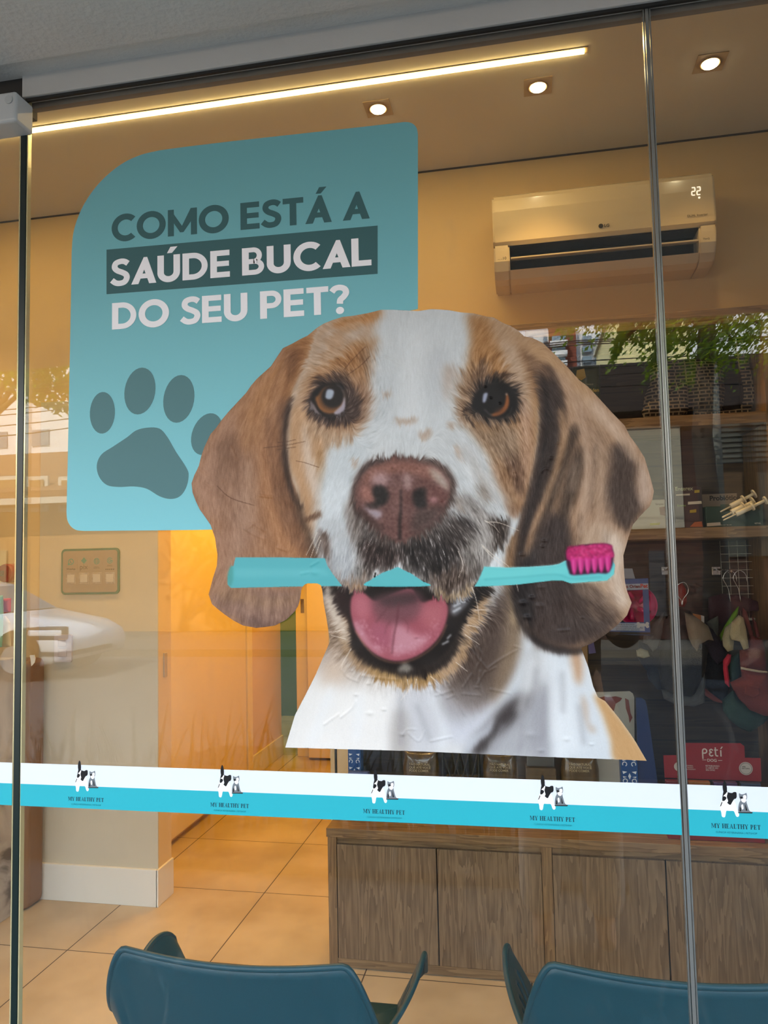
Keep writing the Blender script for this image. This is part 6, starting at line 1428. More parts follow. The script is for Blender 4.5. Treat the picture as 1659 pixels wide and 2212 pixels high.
# ---- on the bench top ----
ZB = .509
M_tr = mat('treat_bag_brown', '4a3a20', .35, var=.35, vscale=60, coat=.7); I_lab = ink('bag_print', 'a3977a')
def treat_bag(px0, px1, ptop, Y, label, k):
    a, b_ = P(px0, ptop, Y), P(px1, ptop, Y); x0, x1, zt = a.x, b_.x, a.z
    t = thing('treat_bag', label, 'treat bag', ((x0+x1)/2, Y, ZB), 'bags of natural treats on the bench')
    puff('pouch', [(x0, ZB), (x1, ZB), (x1+.004, zt-.06), (x1-.004, zt-.012), (x1+.008, zt), ((x0+x1)/2, zt-.006), (x0-.006, zt+.002), (x0+.004, zt-.014), (x0-.004, zt-.06)], Y, .035, M_tr, t, folds=.5, seed=40+k)
    text('print', 'TÃO NATURAL\nQUE ATÉ VOCÊ\nPODE COMER', I_lab, t, (x0+x1)/2, Y-.0375, P(px0, 1653, Y-.04).z, width=(x1-x0)*.62, align='CENTER', bold=.02)
    return t
treat_bag(872, 946, 1618, 1.66, 'clear bag of brown treats nearest the passage, left of the lattice rack', 0)
treat_bag(1044, 1116, 1622, 1.64, 'clear bag of brown treats just right of the lattice rack', 1)
treat_bag(1212, 1290, 1626, 1.64, 'clear bag of brown treats beside the blue patterned carton', 2)
tb = thing('treat_tub', 'clear flat-topped tub of treats between two brown bags', 'tub', (P(1165, 1650, 1.62).x, 1.65, ZB))
a_, b_ = P(1134, 1628, 1.62), P(1200, 1628, 1.62)
MB().box(a_.x, b_.x, 1.62, 1.70, ZB, P(1165, 1660, 1.62).z, bev=.004).build('tub', M_tr, tb)
MB().box(a_.x+.004, b_.x-.004, 1.635, 1.69, P(1165, 1660, 1.62).z+.001, a_.z, bev=.006).build('lid', mat('clear_dark_lid', '4d4f50', .15, coat=1.), tb)
lr = thing('lattice_rack', 'dark lattice rack holding treats between the first two bags', 'rack', (P(992, 1650, 1.66).x, 1.68, ZB))
a_, b_ = P(955, 1610, 1.66), P(1033, 1610, 1.66); mb = MB()
for k in range(5):
    u = a_.x+(b_.x-a_.x)*k/4; zt = a_.z+.02
    mb.tube([(u, 1.66, ZB), (min(u+.07, b_.x), 1.66, ZB+.25*(min(u+.07, b_.x)-u)/.07)], .004, 6).tube([(u, 1.664, ZB), (max(u-.07, a_.x), 1.664, ZB+.25*(u-max(u-.07, a_.x))/.07+.001)], .004, 6)
mb.tube([(a_.x, 1.66, ZB), (a_.x, 1.66, zt)], .005, 6).tube([(b_.x, 1.66, ZB), (b_.x, 1.66, zt)], .005, 6)
mb.build('lattice', mat('black_rattan', '16130e', .6), lr)
MB().box(a_.x+.006, b_.x-.006, 1.68, 1.74, ZB, ZB+.14, bev=.003).build('basket', M_tr, lr)
sh_y = 1.60; M_shdw = mat('clear_tray', '262019', .4)
# blue patterned cartons (a plain ceramic-tile-like scroll)
I_blue, I_scr = ink('pattern_blue', '1d4680', .35), ink('pattern_white', 'c8d2de', .35)
def pattern(cx, z0, z1, w, Y, parent):
    out = []; h = w*1.15; z = z0+h/2; k = 0
    while z < z1-h*.3:
        if k % 2: out += [[(cx, z+w*.22), (cx+w*.10, z), (cx, z-w*.22), (cx-w*.10, z)]]
        for s in (-1, 1):
            out += [[(cx+s*(u*w), z+v*w) for u, v in q][::s] for q in ([(.15, .3), (.42, .15), (.47, .35)], [(.18, -.05), (.45, 0), (.42, -.12)])]
            out += [[(cx+s*u, z-.32*w+v) for u, v in [(.30*w+(.17*w-t*.05*w)*math.cos(a), (.17*w)*math.sin(a)), (.30*w+(.11*w)*math.cos(a), .11*w*math.sin(a)), (.30*w+.11*w*math.cos(a+.45), .11*w*math.sin(a+.45)), (.30*w+.17*w*math.cos(a+.45), .17*w*math.sin(a+.45))]] for a in np.arange(-.6, 4.2, .45) for t in (0,)]
        z += h; k += 1
    flat('pattern', out, I_scr, parent, Y, .0003)
def blue_carton(px0, px1, label, top=1480, base=None):
    x0, x1 = P(px0, 1650, sh_y).x, P(px1, 1650, sh_y).x; t = thing('patterned_display_carton', label, 'carton', ((x0+x1)/2, sh_y+.03, ZB), 'blue patterned display cartons')
    MB().box(x0, x1, sh_y, sh_y+.05, ZB, .80).build('carton', I_blue, t); pattern((x0+x1)/2, ZB+.10, .80, (x1-x0)*.9, sh_y-.0004, t); return t
b1 = blue_carton(752, 779, 'blue and white scroll-patterned carton at the passage end of the bench')
MB().box(P(752, 1650, 1.58).x, P(798, 1650, 1.58).x, 1.57, 1.595, ZB, P(780, 1666, 1.58).z, bev=.006).build('tray', mat('tray_navy', '2a3a6e', .35), b1)
b2_ = blue_carton(1341, 1377, 'blue and white scroll-patterned carton beside the tall navy board', 1480)
nv = thing('navy_display_board', 'tall plain navy blue board with a rounded top standing by the meat picture card', 'display board', (P(1395, 1690, 1.62).x, 1.62, ZB))
MB().prism([(P(1378, 1690, 1.62).x, ZB), (P(1424, 1690, 1.62).x+.01, ZB)]+gp('1398,1528 1394,1514 1386,1508 1374,1507', 1.62), 1.62, 1.632).build('board', mat('board_navy', '132b5c', .4), nv)
mc = thing('meat_picture_card', 'white rounded card with a picture of reddish meat behind the dog sticker edge', 'card', (P(1325, 1690, 1.61).x, 1.61, ZB))
MB().prism(gp('1270,1496 1360,1493 1367,1498 1370,1506 1371,1640', 1.664)+[(P(1371, 1640, 1.664).x, ZB), (P(1270, 1640, 1.664).x, ZB)], 1.664, 1.670).build('card', mat('card_white', '9b9b94', .5), mc)
flat('meat_print', [gp('1290,1508 1306,1504 1312,1506 1330,1504 1344,1508 1340,1514 1330,1520 1326,1536 1318,1534 1308,1522 1302,1514', 1.664), gp('1350,1508 1358,1512 1362,1540 1366,1550 1360,1562 1358,1548 1352,1530', 1.664)], ink('print_meat', '6e3326'), mc, 1.6635, .0004)
# ---- red counter display ----
pd = thing('red_display_box', 'red cardboard counter display with a stepped top and white lettering', 'display box', (P(1540, 1690, 1.56).x, 1.58, ZB))
I_red, I_rw = mat('carton_red', '7a060e', .4), ink('red_box_print', 'b9b2ac')
Yp = 1.56
MB().prism(gp('1433,1632 1463,1632 1463,1612 1466,1605 1600,1606 1608,1612 1609,1637 1643,1638 1645,1688 1436,1680', Yp)[::1], Yp, Yp+.004).build('front_card', I_red, pd)
a_, b_ = P(1437, 1682, Yp-.03), P(1645, 1690, Yp-.03)
MB().box(a_.x, b_.x, Yp-.035, Yp+.10, ZB, .625, bev=.002).build('tray', I_red, pd)
for k, (h, xx) in enumerate((('5c1018', 0), ('7a4a10', .22), ('3a2050', .5), ('1c3050', .78))):
    MB().box(a_.x+(b_.x-a_.x)*xx+.002, a_.x+(b_.x-a_.x)*min(1, xx+.26)-.002, Yp-.03, Yp-.005, .626, P(1540, 1690, Yp-.03).z, bev=.002).build('sachet_row', mat('sachet_%d' % k, h, .35), pd)
q = P(1516, 1634, Yp)
def lt(polys, x, z, k): return [[(x+a*k, z+b_*k) for a, b_ in p] for p in polys]
pet = ribbon([(.1, -.25), (.1, .5), (.16, .74), (.34, .8), (.5, .68), (.5, .5), (.38, .38), (.16, .36)], .13)
pet += lt(ribbon([(1.05, .66), (.9, .78), (.74, .7), (.74, .56), (.9, .47), (.72, .38), (.70, .2), (.86, .08), (1.06, .16)], .13), .1, 0, 1)
pet += lt(ribbon([(1.35, 1.0), (1.35, .3), (1.42, .12), (1.6, .1)], .13)+[bar(1.22, 1.6, .66, .78)], .05, 0, 1)
pet += lt([bar(1.82, 1.95, .05, .72), [(1.84, .84), (1.94, .84), (2.12, 1.08), (1.98, 1.08)]], .05, 0, 1)
flat('print', lt(pet, q.x, q.z, P(1562, 1634, Yp).x/2.15-q.x/2.15), I_rw, pd, Yp-.0006, .0004)
text('print', 'DOG', I_rw, pd, P(1528, 1645, Yp).x, Yp-.0008, P(1528, 1645, Yp).z, width=P(1548, 1645, Yp).x-P(1528, 1645, Yp).x, bold=.02)
flat('print', [gp('1517,1641 1526,1641 1526,1642 1517,1642', Yp), gp('1551,1642 1560,1642 1560,1643 1551,1643', Yp)], I_rw, pd, Yp-.0006, .0004)
text('print', 'RETRIBUINDO\nO AMOR DO\nSEU DOG', I_rw, pd, P(1539, 1656, Yp).x, Yp-.0008, P(1539, 1656, Yp).z, width=.046, align='CENTER', bold=.01)
text('print', 'CONFIRA\nO NOSSO\nINSTAGRAM', I_rw, pd, P(1480, 1655, Yp).x, Yp-.0008, P(1480, 1655, Yp).z, width=.034, bold=.0)
c_ = P(1611, 1660, Yp); flat('seal', ring(c_.x, c_.z, .0225, .0225, 0, 360, .0224, 24), ink('seal_white', 'a9a4a0'), pd, Yp-.0006, .0003)
text('print', '100%\nNATURAL', I_mark, pd, c_.x, Yp-.0012, c_.z+.004, width=.026, align='CENTER', bold=.02); flat('seal', ring(c_.x, c_.z, .0195, .0195, 0, 360, .001, 24), I_mark, pd, Yp-.0012, .0003)
c_ = P(1466, 1656, Yp); flat('seal', ring(c_.x, c_.z, .016, .016, 0, 360, .0159, 24), ink('seal_white', 'a9a4a0'), pd, Yp-.0006, .0003)
# black display pole
bp = P(725, 1640, 1.60)
setp(MB().box(bp.x-.004, bp.x+.004, 1.60, 1.608, ZB, 1.35).build('display_pole', M_black), 'thin black upright pole at the passage end of the bench', 'pole')

# =====================================================================
# the two armchairs against the glass
# =====================================================================
M_chair = mat('teal_plastic', '0c4252', .45, bump=.05, bscale=400)
def make_chair(cx, cy, dz, label):
    t = thing('tub_armchair', label, 'chair', (cx, cy, 0), 'teal armchairs along the glass')
    # plan of the shell from one arm tip round the back to the other; s runs -1..1
    N = 120; NV = 14; mb = MB(); rows = []
    def plan(s):
        a = abs(s); sg = 1 if s > 0 else -1
        if a < .42: return sg*a/.42*.235, 0.+.018*(a/.42)**2
        if a < .60:
            u = (a-.42)/.18*math.pi/2; return sg*(.235+.05*math.sin(u)), .018+.06*(1-math.cos(u))
        u = (a-.60)/.40; return sg*(.285+.045*math.sin(u*math.pi*.7)), .078+.36*u
    def rim(s):
        a = abs(s)
        if a < .40: return .735-.010*math.cos(a/.40*math.pi/2)
        if a < .62:
            u = (a-.40)/.22; return .735-.160*(3*u*u-2*u**3)
        u = (a-.62)/.38; z = .570+.030*(3*u*u-2*u**3)
        if u > .62: w = (u-.62)/.38; z -= .085*(1-math.sqrt(max(0, 1-w*w)))
        return z
    Q = []
    for i in range(N+1):
        s = -1+2*i/N; x, y = plan(s); zr = rim(s); col = []
        for j in range(NV+1):
            v = j/NV; z = .44+(zr-.44)*v; k = .80+.20*v**1.2
            yy = y*(.9+.1*v)+(.05*(1-v) if abs(s) < .5 else .03*(1-v)); col.append(Vector((x*k, yy, z)))
        Q.append(col)
    V = [[mb.bm.verts.new(p) for p in c] for c in Q]
    for i in range(N):
        for j in range(NV):
            s = abs(-1+2*(i+.5)/N)
            if .68 < s < .92 and 3 <= j <= 9 and i % 3 == 0: continue      # slots in the arms
            mb.bm.faces.new((V[i][j], V[i+1][j], V[i+1][j+1], V[i][j+1]))
    for f in mb.bm.faces: f.smooth = True
    o = mb.build('shell', M_chair, t, smooth=True); md = o.modifiers.new('thickness', 'SOLIDIFY'); md.thickness = .007; md.offset = 0
    edge = [Q[i][NV] for i in range(N+1)]
    e_ = MB().tube(edge, .0065, 8).build('rim', M_chair, t)
    # seat pan
    st_ = MB(); R = [Q[i][0] for i in range(N+1)]; c = Vector((0, .26, .42)); rings = []
    for k in range(5):
        u = k/4; rings.append([st_.bm.verts.new(p.lerp(c, u)-Vector((0, 0, .02*math.sin(u*math.pi/2)))) for p in R])
    for a, b_ in zip(rings, rings[1:]):
        for i in range(N): st_.bm.faces.new((a[i], a[i+1], b_[i+1], b_[i]))
        st_.bm.faces.new((a[N], a[0], b_[0], b_[N]))
    so = st_.build('seat', M_chair, t, smooth=True); md = so.modifiers.new('thickness', 'SOLIDIFY'); md.thickness = .008
    for sx in (-1, 1):
        for sy2, yy in ((-1, .07), (1, .42)):
            MB().tube([(sx*.17, yy*.9+.03, .425), (sx*.235, yy+.02*sy2, .006)], [.018, .012], 10).build('leg', M_chair, t)
    for ch in t.children: ch.matrix_parent_inverse = Matrix.Identity(4)
    t.location = (cx, cy, dz); return t
c1 = make_chair(-.595, .11, 0, 'teal plastic tub armchair with its back to the middle of the glass')
c2 = c1.copy(); COL.objects.link(c2); c2.location = (.25, .175, 0); c2['label'] = 'teal plastic tub armchair behind the joint of the panes, at the right'
for ch in c1.children: k_ = ch.copy(); COL.objects.link(k_); k_.parent = c2
# =====================================================================
# the street behind the camera: it lights the front and shows in the glass
# =====================================================================
def R_(px, py, L_):
    v = P(px, py, L_); return Vector((v.x, -L_, v.z))
M_pave = mat('pavement_concrete', '4b4841', .9, var=.12, vscale=3); M_road = mat('asphalt_painted_shade', '2c2b2a', .95, var=.1, vscale=5)
struct('ground_pavement', (-30, 30, -3.3, -.06, -.3, -.004), M_pave)
struct('ground_road', (-1.3, 60, -11.5, -3.3, -.4, -.14), M_road)  # right half of the road, shade put into its dark colour
struct('ground_road_lit', (-60, -1.3, -11.5, -3.3, -.4, -.14), mat('road_painted_sunlit', '4c4a46', .95, var=.1, vscale=1.5))  # left half of the road, sunlight put into its paler colour
struct('ground_far_pavement', (-60, 60, -90, -11.5, -.4, -.01), M_pave)
# planter with long strap leaves
def blade(mb, x, y, z, h, lean, w, ang):
    pts = []
    for k in range(5):
        u = k/4; pts.append((x+lean*math.cos(ang)*u*u, y+lean*math.sin(ang)*u*u, z+h*u*(1-.12*u)))
    c, s = -math.sin(ang), math.cos(ang); prev = None
    for k, p in enumerate(pts):
        ww = w*(1-(k/4)**1.6)+.0004; a = mb.bm.verts.new((p[0]+c*ww, p[1]+s*ww, p[2])); b_ = mb.bm.verts.new((p[0]-c*ww, p[1]-s*ww, p[2]))
        if prev: mb.bm.faces.new((prev[0], prev[1], b_, a))
        prev = (a, b_)
mb = MB()
for _ in range(420):
    x = random.uniform(-3.9, .2); blade(mb, x, random.uniform(-2.75, -2.35), .05, random.uniform(.45, .85), random.uniform(.05, .4), random.uniform(.006, .013), random.uniform(0, 6.28))
g_ = mb.build('strap_leaf_grass', mat('dark_leaf', '2c3a1e', .6)); setp(g_, 'long dark strap-leaved plants in the pavement bed behind the camera', 'plants', kind='stuff')
setp(MB().box(-4.1, .4, -2.85, -2.25, 0, .05, bev=.01).build('planting_bed', mat('soil', '3a2f24', 1.)), 'low soil bed along the pavement behind the camera', 'planting bed')

# opposite house in the sun (left)
def house(name, label, L_, x0, x1, H, m, cat='house'):
    t = thing(name, label, cat, ((x0+x1)/2, -L_-2, 0)); MB().box(x0, x1, -L_-4, -L_, 0, H).build('wall', m, t); return t
M_yel = mat('ochre_render', '966f3a', .9, var=.08, vscale=1.2); M_fr = mat('white_trim', 'b8b4a6', .7); M_roof = mat('clay_tiles', '7d5a3a', .9, var=.25, vscale=6)
hA = house('ochre_house', 'ochre house with a tiled roof and white-framed windows across the street', 15, -22, -3.2, 3.4, M_yel)
MB().quad((-22.5, -14.4, 3.3), (-2.9, -14.4, 3.3), (-2.9, -18, 4.9), (-22.5, -18, 4.9)).box(-22.5, -2.9, -14.6, -14.35, 3.2, 3.36).build('roof', M_roof, hA)
MB().box(-22.4, -3, -14.7, -14.3, 3.05, 3.2).build('fascia', M_fr, hA)
for px0, px1 in ((-120, -50), (-10, 45), (60, 105), (128, 190), (260, 330), (430, 480)):
    a_, b_ = R_(px0, 1030, 14.98), R_(px1, 1105, 14.98); MB().box(a_.x, b_.x, -15.0, -14.93, b_.z, a_.z).build('window', M_fr, hA)
    MB().box(a_.x+.1, b_.x-.1, -14.93, -14.9, b_.z+.1, a_.z-.1).build('pane', mat('louvre_brown', '8a6b40', .5), hA)
for k in range(1):
    a_, b_ = R_(-100+k*150, 1192, 14.98), R_(15+k*150, 1260, 14.98); MB().box(a_.x, b_.x, -15.0, -14.94, 0, a_.z, bev=.02).build('gate', mat('pale_gate', '8f8052', .6), hA)
# house with a brick front (right); its shade is put into darkened colours
M_brk = bpy.data.materials.new('red_brick'); M_brk.use_nodes = True; nt = M_brk.node_tree; b = nt.nodes['Principled BSDF']; b.inputs['Roughness'].default_value = .9
tc = nt.nodes.new('ShaderNodeTexCoord'); mp = nt.nodes.new('ShaderNodeMapping'); mp.inputs['Rotation'].default_value = (math.pi/2, 0, 0); br = nt.nodes.new('ShaderNodeTexBrick'); br.inputs['Scale'].default_value = 3
br.inputs['Color1'].default_value = (*lin('38190f'), 1); br.inputs['Color2'].default_value = (*lin('28120b'), 1); br.inputs['Mortar'].default_value = (*lin('241711'), 1)
nt.links.new(tc.outputs['Object'], mp.inputs[0]); nt.links.new(mp.outputs[0], br.inputs[0]); nt.links.new(br.outputs[0], b.inputs['Base Color'])
LB = 13.
xl, xr = R_(1010, 900, LB).x, 12.
hB = thing('brick_house', 'brick house with a dark eave, a white corner and a roller shutter across the street', 'house', ((xl+xr)/2, -LB-2, 0))
z0_, z1_ = R_(1300, 900, LB).z, R_(1300, 797, LB).z
MB().box(xl, xr, -LB-6, -LB, 0, z0_).build('wall', M_brk, hB)
MB().box(xl-.2, xr, -LB-6.3, -LB+.35, z0_, z1_, bev=.02).build('eave', mat('dark_eave', '180c08', .8), hB)
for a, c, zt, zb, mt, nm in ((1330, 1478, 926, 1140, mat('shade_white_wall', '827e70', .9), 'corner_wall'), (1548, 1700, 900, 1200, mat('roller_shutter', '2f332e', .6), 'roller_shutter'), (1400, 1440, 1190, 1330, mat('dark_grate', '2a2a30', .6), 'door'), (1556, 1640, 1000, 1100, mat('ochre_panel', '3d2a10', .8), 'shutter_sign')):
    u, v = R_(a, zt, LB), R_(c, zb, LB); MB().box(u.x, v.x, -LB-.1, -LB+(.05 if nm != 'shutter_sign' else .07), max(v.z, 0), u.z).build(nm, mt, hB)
bb = MB(); u, v = R_(1548, 905, LB), R_(1700, 1000, LB)
for k in range(9): z = u.z-k*(u.z-v.z)/9; bb.box(u.x+.03, v.x, -LB+.05, -LB+.08, z-.06, z-.02)
bb.build('slats', mat('shutter_slat', '3d403a', .6), hB)
# pale house behind
u, v = R_(1325, 705, 24), R_(1492, 800, 24)
hC = thing('pale_house', 'pale yellow-grey rendered house behind the dark eave', 'house', ((u.x+v.x)/2, -26, 0)); MB().box(u.x, v.x, -30, -24, 0, u.z+.6).build('wall', mat('pale_render', 'dcd29a', .9, var=.15, vscale=1), hC)
MB().box(u.x-.1, v.x+.1, -30.1, -23.9, u.z+.6, u.z+.8).build('parapet', M_fr, hC)
# tower block
Lt = 62; u, v = R_(1138, 716, Lt), R_(1316, 800, Lt)
tw = thing('apartment_tower', 'white apartment tower with a brown central bay and rows of windows', 'building', ((u.x+v.x)/2, -Lt-6, 0))
M_tw = mat('tower_white', 'ececea', .9); M_br = mat('tower_brown', '6a3526', .9)
MB().box(R_(1134, 716, Lt).x, R_(1185, 700, Lt).x, -Lt-12, -Lt, 0, R_(1160, 713, Lt).z).box(R_(1240, 716, Lt).x, R_(1292, 716, Lt).x, -Lt-12, -Lt, 0, R_(1262, 709, Lt).z).box(R_(1240, 716, Lt).x, R_(1316, 716, Lt).x, -Lt-12, -Lt+.01, 0, R_(1300, 716, Lt).z).build('wall', M_tw, tw)
MB().box(R_(1184, 700, Lt).x, R_(1241, 700, Lt).x, -Lt-12, -Lt+.8, 0, R_(1212, 699, Lt).z).build('bay', M_br, tw)
M_gw = mat('tower_glass', '6f8492', .3)
for r_ in range(9):
    y0 = 727+r_*22
    for a, c in ((1192, 1222), (1258, 1278), (1286, 1294), (1174, 1182), (1142, 1152)):
        p0, p1 = R_(a, y0, Lt-.8), R_(c, y0+11, Lt-.8); f_ = MB().box(p0.x, p1.x, -Lt, -Lt+.9, p1.z, p0.z).build('window', M_gw, tw)
    p0, p1 = R_(1188, y0+10, Lt-1.6), R_(1226, y0+16, Lt-1.6); MB().box(p0.x, p1.x, -Lt, -Lt+1.7, p1.z, p0.z).build('balcony', M_tw, tw)
tw2x0, tw2x1 = R_(-60, 760, 55).x, R_(150, 760, 55).x
tw2 = thing('distant_block', 'pale distant block above the tiled roof of the ochre house', 'building', ((tw2x0+tw2x1)/2, -58, 0)); MB().box(tw2x0, tw2x1, -66, -55, 0, R_(50, 790, 55).z+2).build('wall', M_tw, tw2)
for k in range(4):
    a_ = tw2x0+2+k*4; MB().box(a_, a_+1.6, -55, -54.9, 9, 10.4).box(a_, a_+1.6, -55, -54.9, 12, 13.4).build('window', M_gw, tw2)
# street tree over the road, right
def tree(label, spots, n, trunk, L_, leaf=.05, m=None):
    t = thing('street_tree', label, 'tree', (trunk.x, -L_, 0)); mb = MB()
    for k in range(n):
        cx, cy, cz, rx, rz = random.choice(spots)
        a, b_ = random.uniform(0, 6.28), random.random()**.6; x = cx+rx*b_*math.cos(a)*random.uniform(.6, 1); z = cz+rz*b_*math.sin(a); y = cy+random.gauss(0, .55)
        s = leaf*random.uniform(.6, 1.5); n_ = Vector((random.gauss(0, 1), random.gauss(0, 1), random.gauss(.6, .8))).normalized(); u_ = n_.orthogonal().normalized(); v_ = n_.cross(u_)
        o = Vector((x, y, z)); mb.bm.faces.new([mb.bm.verts.new(o+u_*s*1.6), mb.bm.verts.new(o+v_*s*.6), mb.bm.verts.new(o-u_*s*1.3), mb.bm.verts.new(o-v_*s*.6)])
    mb.build('crown', m, t)
    pts = [(trunk.x, -L_, 0), (trunk.x+.05, -L_, 1.5), (trunk.x-.05, -L_+.1, 3.0), (trunk.x+.1, -L_, 4.4)]
    tb_ = MB().tube(pts, [.17, .13, .12, .10], 10)
    for cx, cy, cz, rx, rz in spots: tb_.tube([pts[-1], ((pts[-1][0]+cx)/2, cy, (pts[-1][2]+cz)/2+.3), (cx, cy, cz)], [.06, .04, .015], 6)
    tb_.build('trunk', mat('bark', '2b221a', .9), t); return t
m = mat('sunlit_leaf', '34500c', .6); nt = m.node_tree; b = nt.nodes['Principled BSDF']; b.inputs['Transmission Weight'].default_value = 0
tl = nt.nodes.new('ShaderNodeBsdfTranslucent'); tl.inputs[0].default_value = (*lin('b4d01c'), 1); ms = nt.nodes.new('ShaderNodeMixShader'); ms.inputs[0].default_value = .35
nt.links.new(b.outputs[0], ms.inputs[1]); nt.links.new(tl.outputs[0], ms.inputs[2]); nt.links.new(ms.outputs[0], nt.nodes['Material Output'].inputs[0]); M_leaf = m
LT = 8.5; sp_ = []
for px, py, rx, rz in ((1352, 704, .10, .12), (1395, 700, .25, .2), (1425, 730, .14, .2), (1478, 712, .32, .26), (1530, 716, .38, .36), (1580, 735, .36, .36), (1640, 700, .5, .4), (1700, 700, .8, .7), (1450, 650, 1.0, .2), (1600, 640, 1.4, .4), (1310, 683, .3, .05), (1230, 680, .3, .04), (1800, 650, 1.2, .9), (1425, 770, .05, .16), (1340, 735, .05, .10), (1520, 780, .25, .12)):
    q = R_(px, py, LT); sp_.append((q.x, -LT, q.z, rx, rz))
tree('leafy street tree with bright sunlit leaves above the brick house', sp_, 6500, R_(1530, 1100, LT), LT, .027, M_leaf)
sp_ = []
for px, py, rx, rz in ((80, 830, .5, .4), (120, 850, .4, .4), (40, 800, .5, .4), (-20, 780, .8, .6), (100, 790, .5, .4)):
    q = R_(px, py, 11); sp_.append((q.x, -11, q.z, rx, rz))
tree('smaller street tree in front of the ochre house', sp_, 1800, R_(-30, 1100, 11), 11, .05, M_leaf)
# utility pole and wires
LP = 10.6; q = R_(1543, 1000, LP)
pole = thing('utility_pole', 'grey concrete utility pole in front of the roller shutter', 'pole', (q.x, -LP, 0)); MB().tube([(q.x, -LP, -.1), (q.x, -LP, 6.2)], [.13, .11], 12).build('post', mat('concrete_pole', '5a5d58', .85), pole)
MB().box(q.x-.7, q.x+.7, -LP-.18, -LP-.10, 5.3, 5.4).build('crossarm', mat('crossarm', '4a4038', .8), pole)
M_cab = mat('cable', '0c0c0c', .7)
for k, (y0, y1, sag) in enumerate(((748, 752, .15), (760, 758, .2), (768, 770, .1), (812, 806, .1), (822, 830, .12), (852, 845, .1), (868, 880, .15), (742, 736, .1))):
    a_, b_ = R_(-300, y0+95, LP-.2), R_(2300, y1-90, LP-.2); pts = []
    for j in range(25): u = j/24; p = a_.lerp(b_, u); pts.append((p.x, p.y+.12*k, p.z-sag*math.sin(u*math.pi*3)**2))
    setp(MB().tube(pts, .009, 5).build('overhead_cable', M_cab), ('highest', 'second highest', 'third', 'fourth', 'fifth', 'sixth', 'lowest', 'topmost slack')[k]+' black overhead cable strung along the street above the road', 'cable', 'overhead cables')

# ---- white car driving past ----
LC = 8.6
fx = R_(243, 1380, LC).x-.75           # its front bumper
car = thing('white_car', 'white hatchback driving along the street, seen in the glass under the sign', 'car', (fx-2.1, -LC-.85, -.14))
zc = -.14
prof = [(0, .32), (.03, .52), (-.04, .66), (-.30, .80), (-.95, .93), (-1.25, .99), (-1.95, 1.40), (-2.3, 1.47), (-3.1, 1.47), (-3.75, 1.30), (-4.15, .98), (-4.22, .62), (-4.20, .30), (-3.75, .24), (-.4, .22)]
mb = MB(); cols_ = []
for yk, sc, tz in ((0, .94, 0), (.04, .985, 0), (.10, 1, 0), (.85, 1.005, 0), (1.60, 1, 0), (1.66, .985, 0), (1.70, .94, 0)):
    col = []
    for x, z in prof:
        inset = .16*max(0, (z-.95)/.5) if z > .95 else 0
        y_ = yk+(inset if yk < .85 else -inset if yk > .85 else 0)
        col.append(mb.bm.verts.new((fx+(x+2.1)*sc-2.1, -LC-1.70+y_, zc+.24+(z-.24)*sc)))
    cols_.append(col)
for a, b_ in zip(cols_, cols_[1:]):
    for k in range(len(prof)): j = (k+1) % len(prof); mb.bm.faces.new((a[k], a[j], b_[j], b_[k]))
mb.bm.faces.new(cols_[0]); mb.bm.faces.new(cols_[-1][::-1])
M_car = mat('car_white', 'd4d6d8', .2, coat=.6); mb.build('body', M_car, car, smooth=True)
M_cg = mat('car_glass', '2a3036', .08, spec=.8)
def side(s, y, z0=zc):
    return [(fx+a, z0+b_) for a, b_ in s]
for yy in (-LC+.005, -LC-1.705):
    ins = .085
    wv = MB(); f0 = [(fx-1.34, zc+1.0), (fx-2.02, zc+1.36), (fx-2.5, zc+1.40), (fx-2.5, zc+.98)]; f1 = [(fx-2.56, zc+.98), (fx-2.56, zc+1.40), (fx-3.1, zc+1.40), (fx-3.6, zc+1.22), (fx-3.75, zc+1.0)]
    for f in (f0, f1):
        vs = []
        for x, z in f: dz = max(0, (z-zc-.95)/.5)*.16; vs.append((x, yy-dz if yy > -LC-.5 else yy+dz, z))
        wv.quad(*vs) if len(vs) == 4 else wv.bm.faces.new([wv.bm.verts.new(q) for q in vs])
    wv.build('side_window', M_cg, car)
wv = MB(); wv.quad((fx-1.22, -LC-.16, zc+1.0), (fx-1.22, -LC-1.54, zc+1.0), (fx-1.90, -LC-1.42, zc+1.385), (fx-1.90, -LC-.28, zc+1.385)); wv.build('windscreen', M_cg, car)
for wx in (-.80, -3.42):
    MB().lathe([(.40, -.012), (.40, .012)], (fx+wx, -LC+.0, zc+.36), 30, 'Y').build('wheel_arch', mat('grille_black', '121212', .6), car)
    for yy in (-LC-.02, -LC-1.68):
        o = MB().lathe([(.31, -.11), (.33, -.06), (.33, .06), (.31, .11)], (fx+wx, yy, zc+.33), 28, 'Y').build('wheel', mat('tyre', '141414', .8), car)
        MB().lathe([(.20, -.12), (.21, .0), (.20, .12)], (fx+wx, yy, zc+.33), 20, 'Y').build('hub_cap', mat('alloy', 'a8acb0', .3, .8), o)
MB().box(fx-.80, fx-.02, -LC-.12, -LC+.010, zc+.60, zc+.80, bev=.03).build('headlamp_surround', mat('lamp_smoke', '3a3c40', .2), car)
MB().box(fx-.45, fx+.036, -LC-1.2, -LC+.006, zc+.36, zc+.44, bev=.02).build('bumper_intake', mat('grille_black', '121212', .6), car)
MB().box(fx-.62, fx-.06, -LC-.14, -LC+.022, zc+.66, zc+.76, bev=.03).build('headlamp', mat('headlamp', 'eef2f5', .1, coat=1), car)
MB().box(fx-1.75, fx-1.5, -LC+.02, -LC+.17, zc+.98, zc+1.12, bev=.04).build('door_mirror', M_car, car)

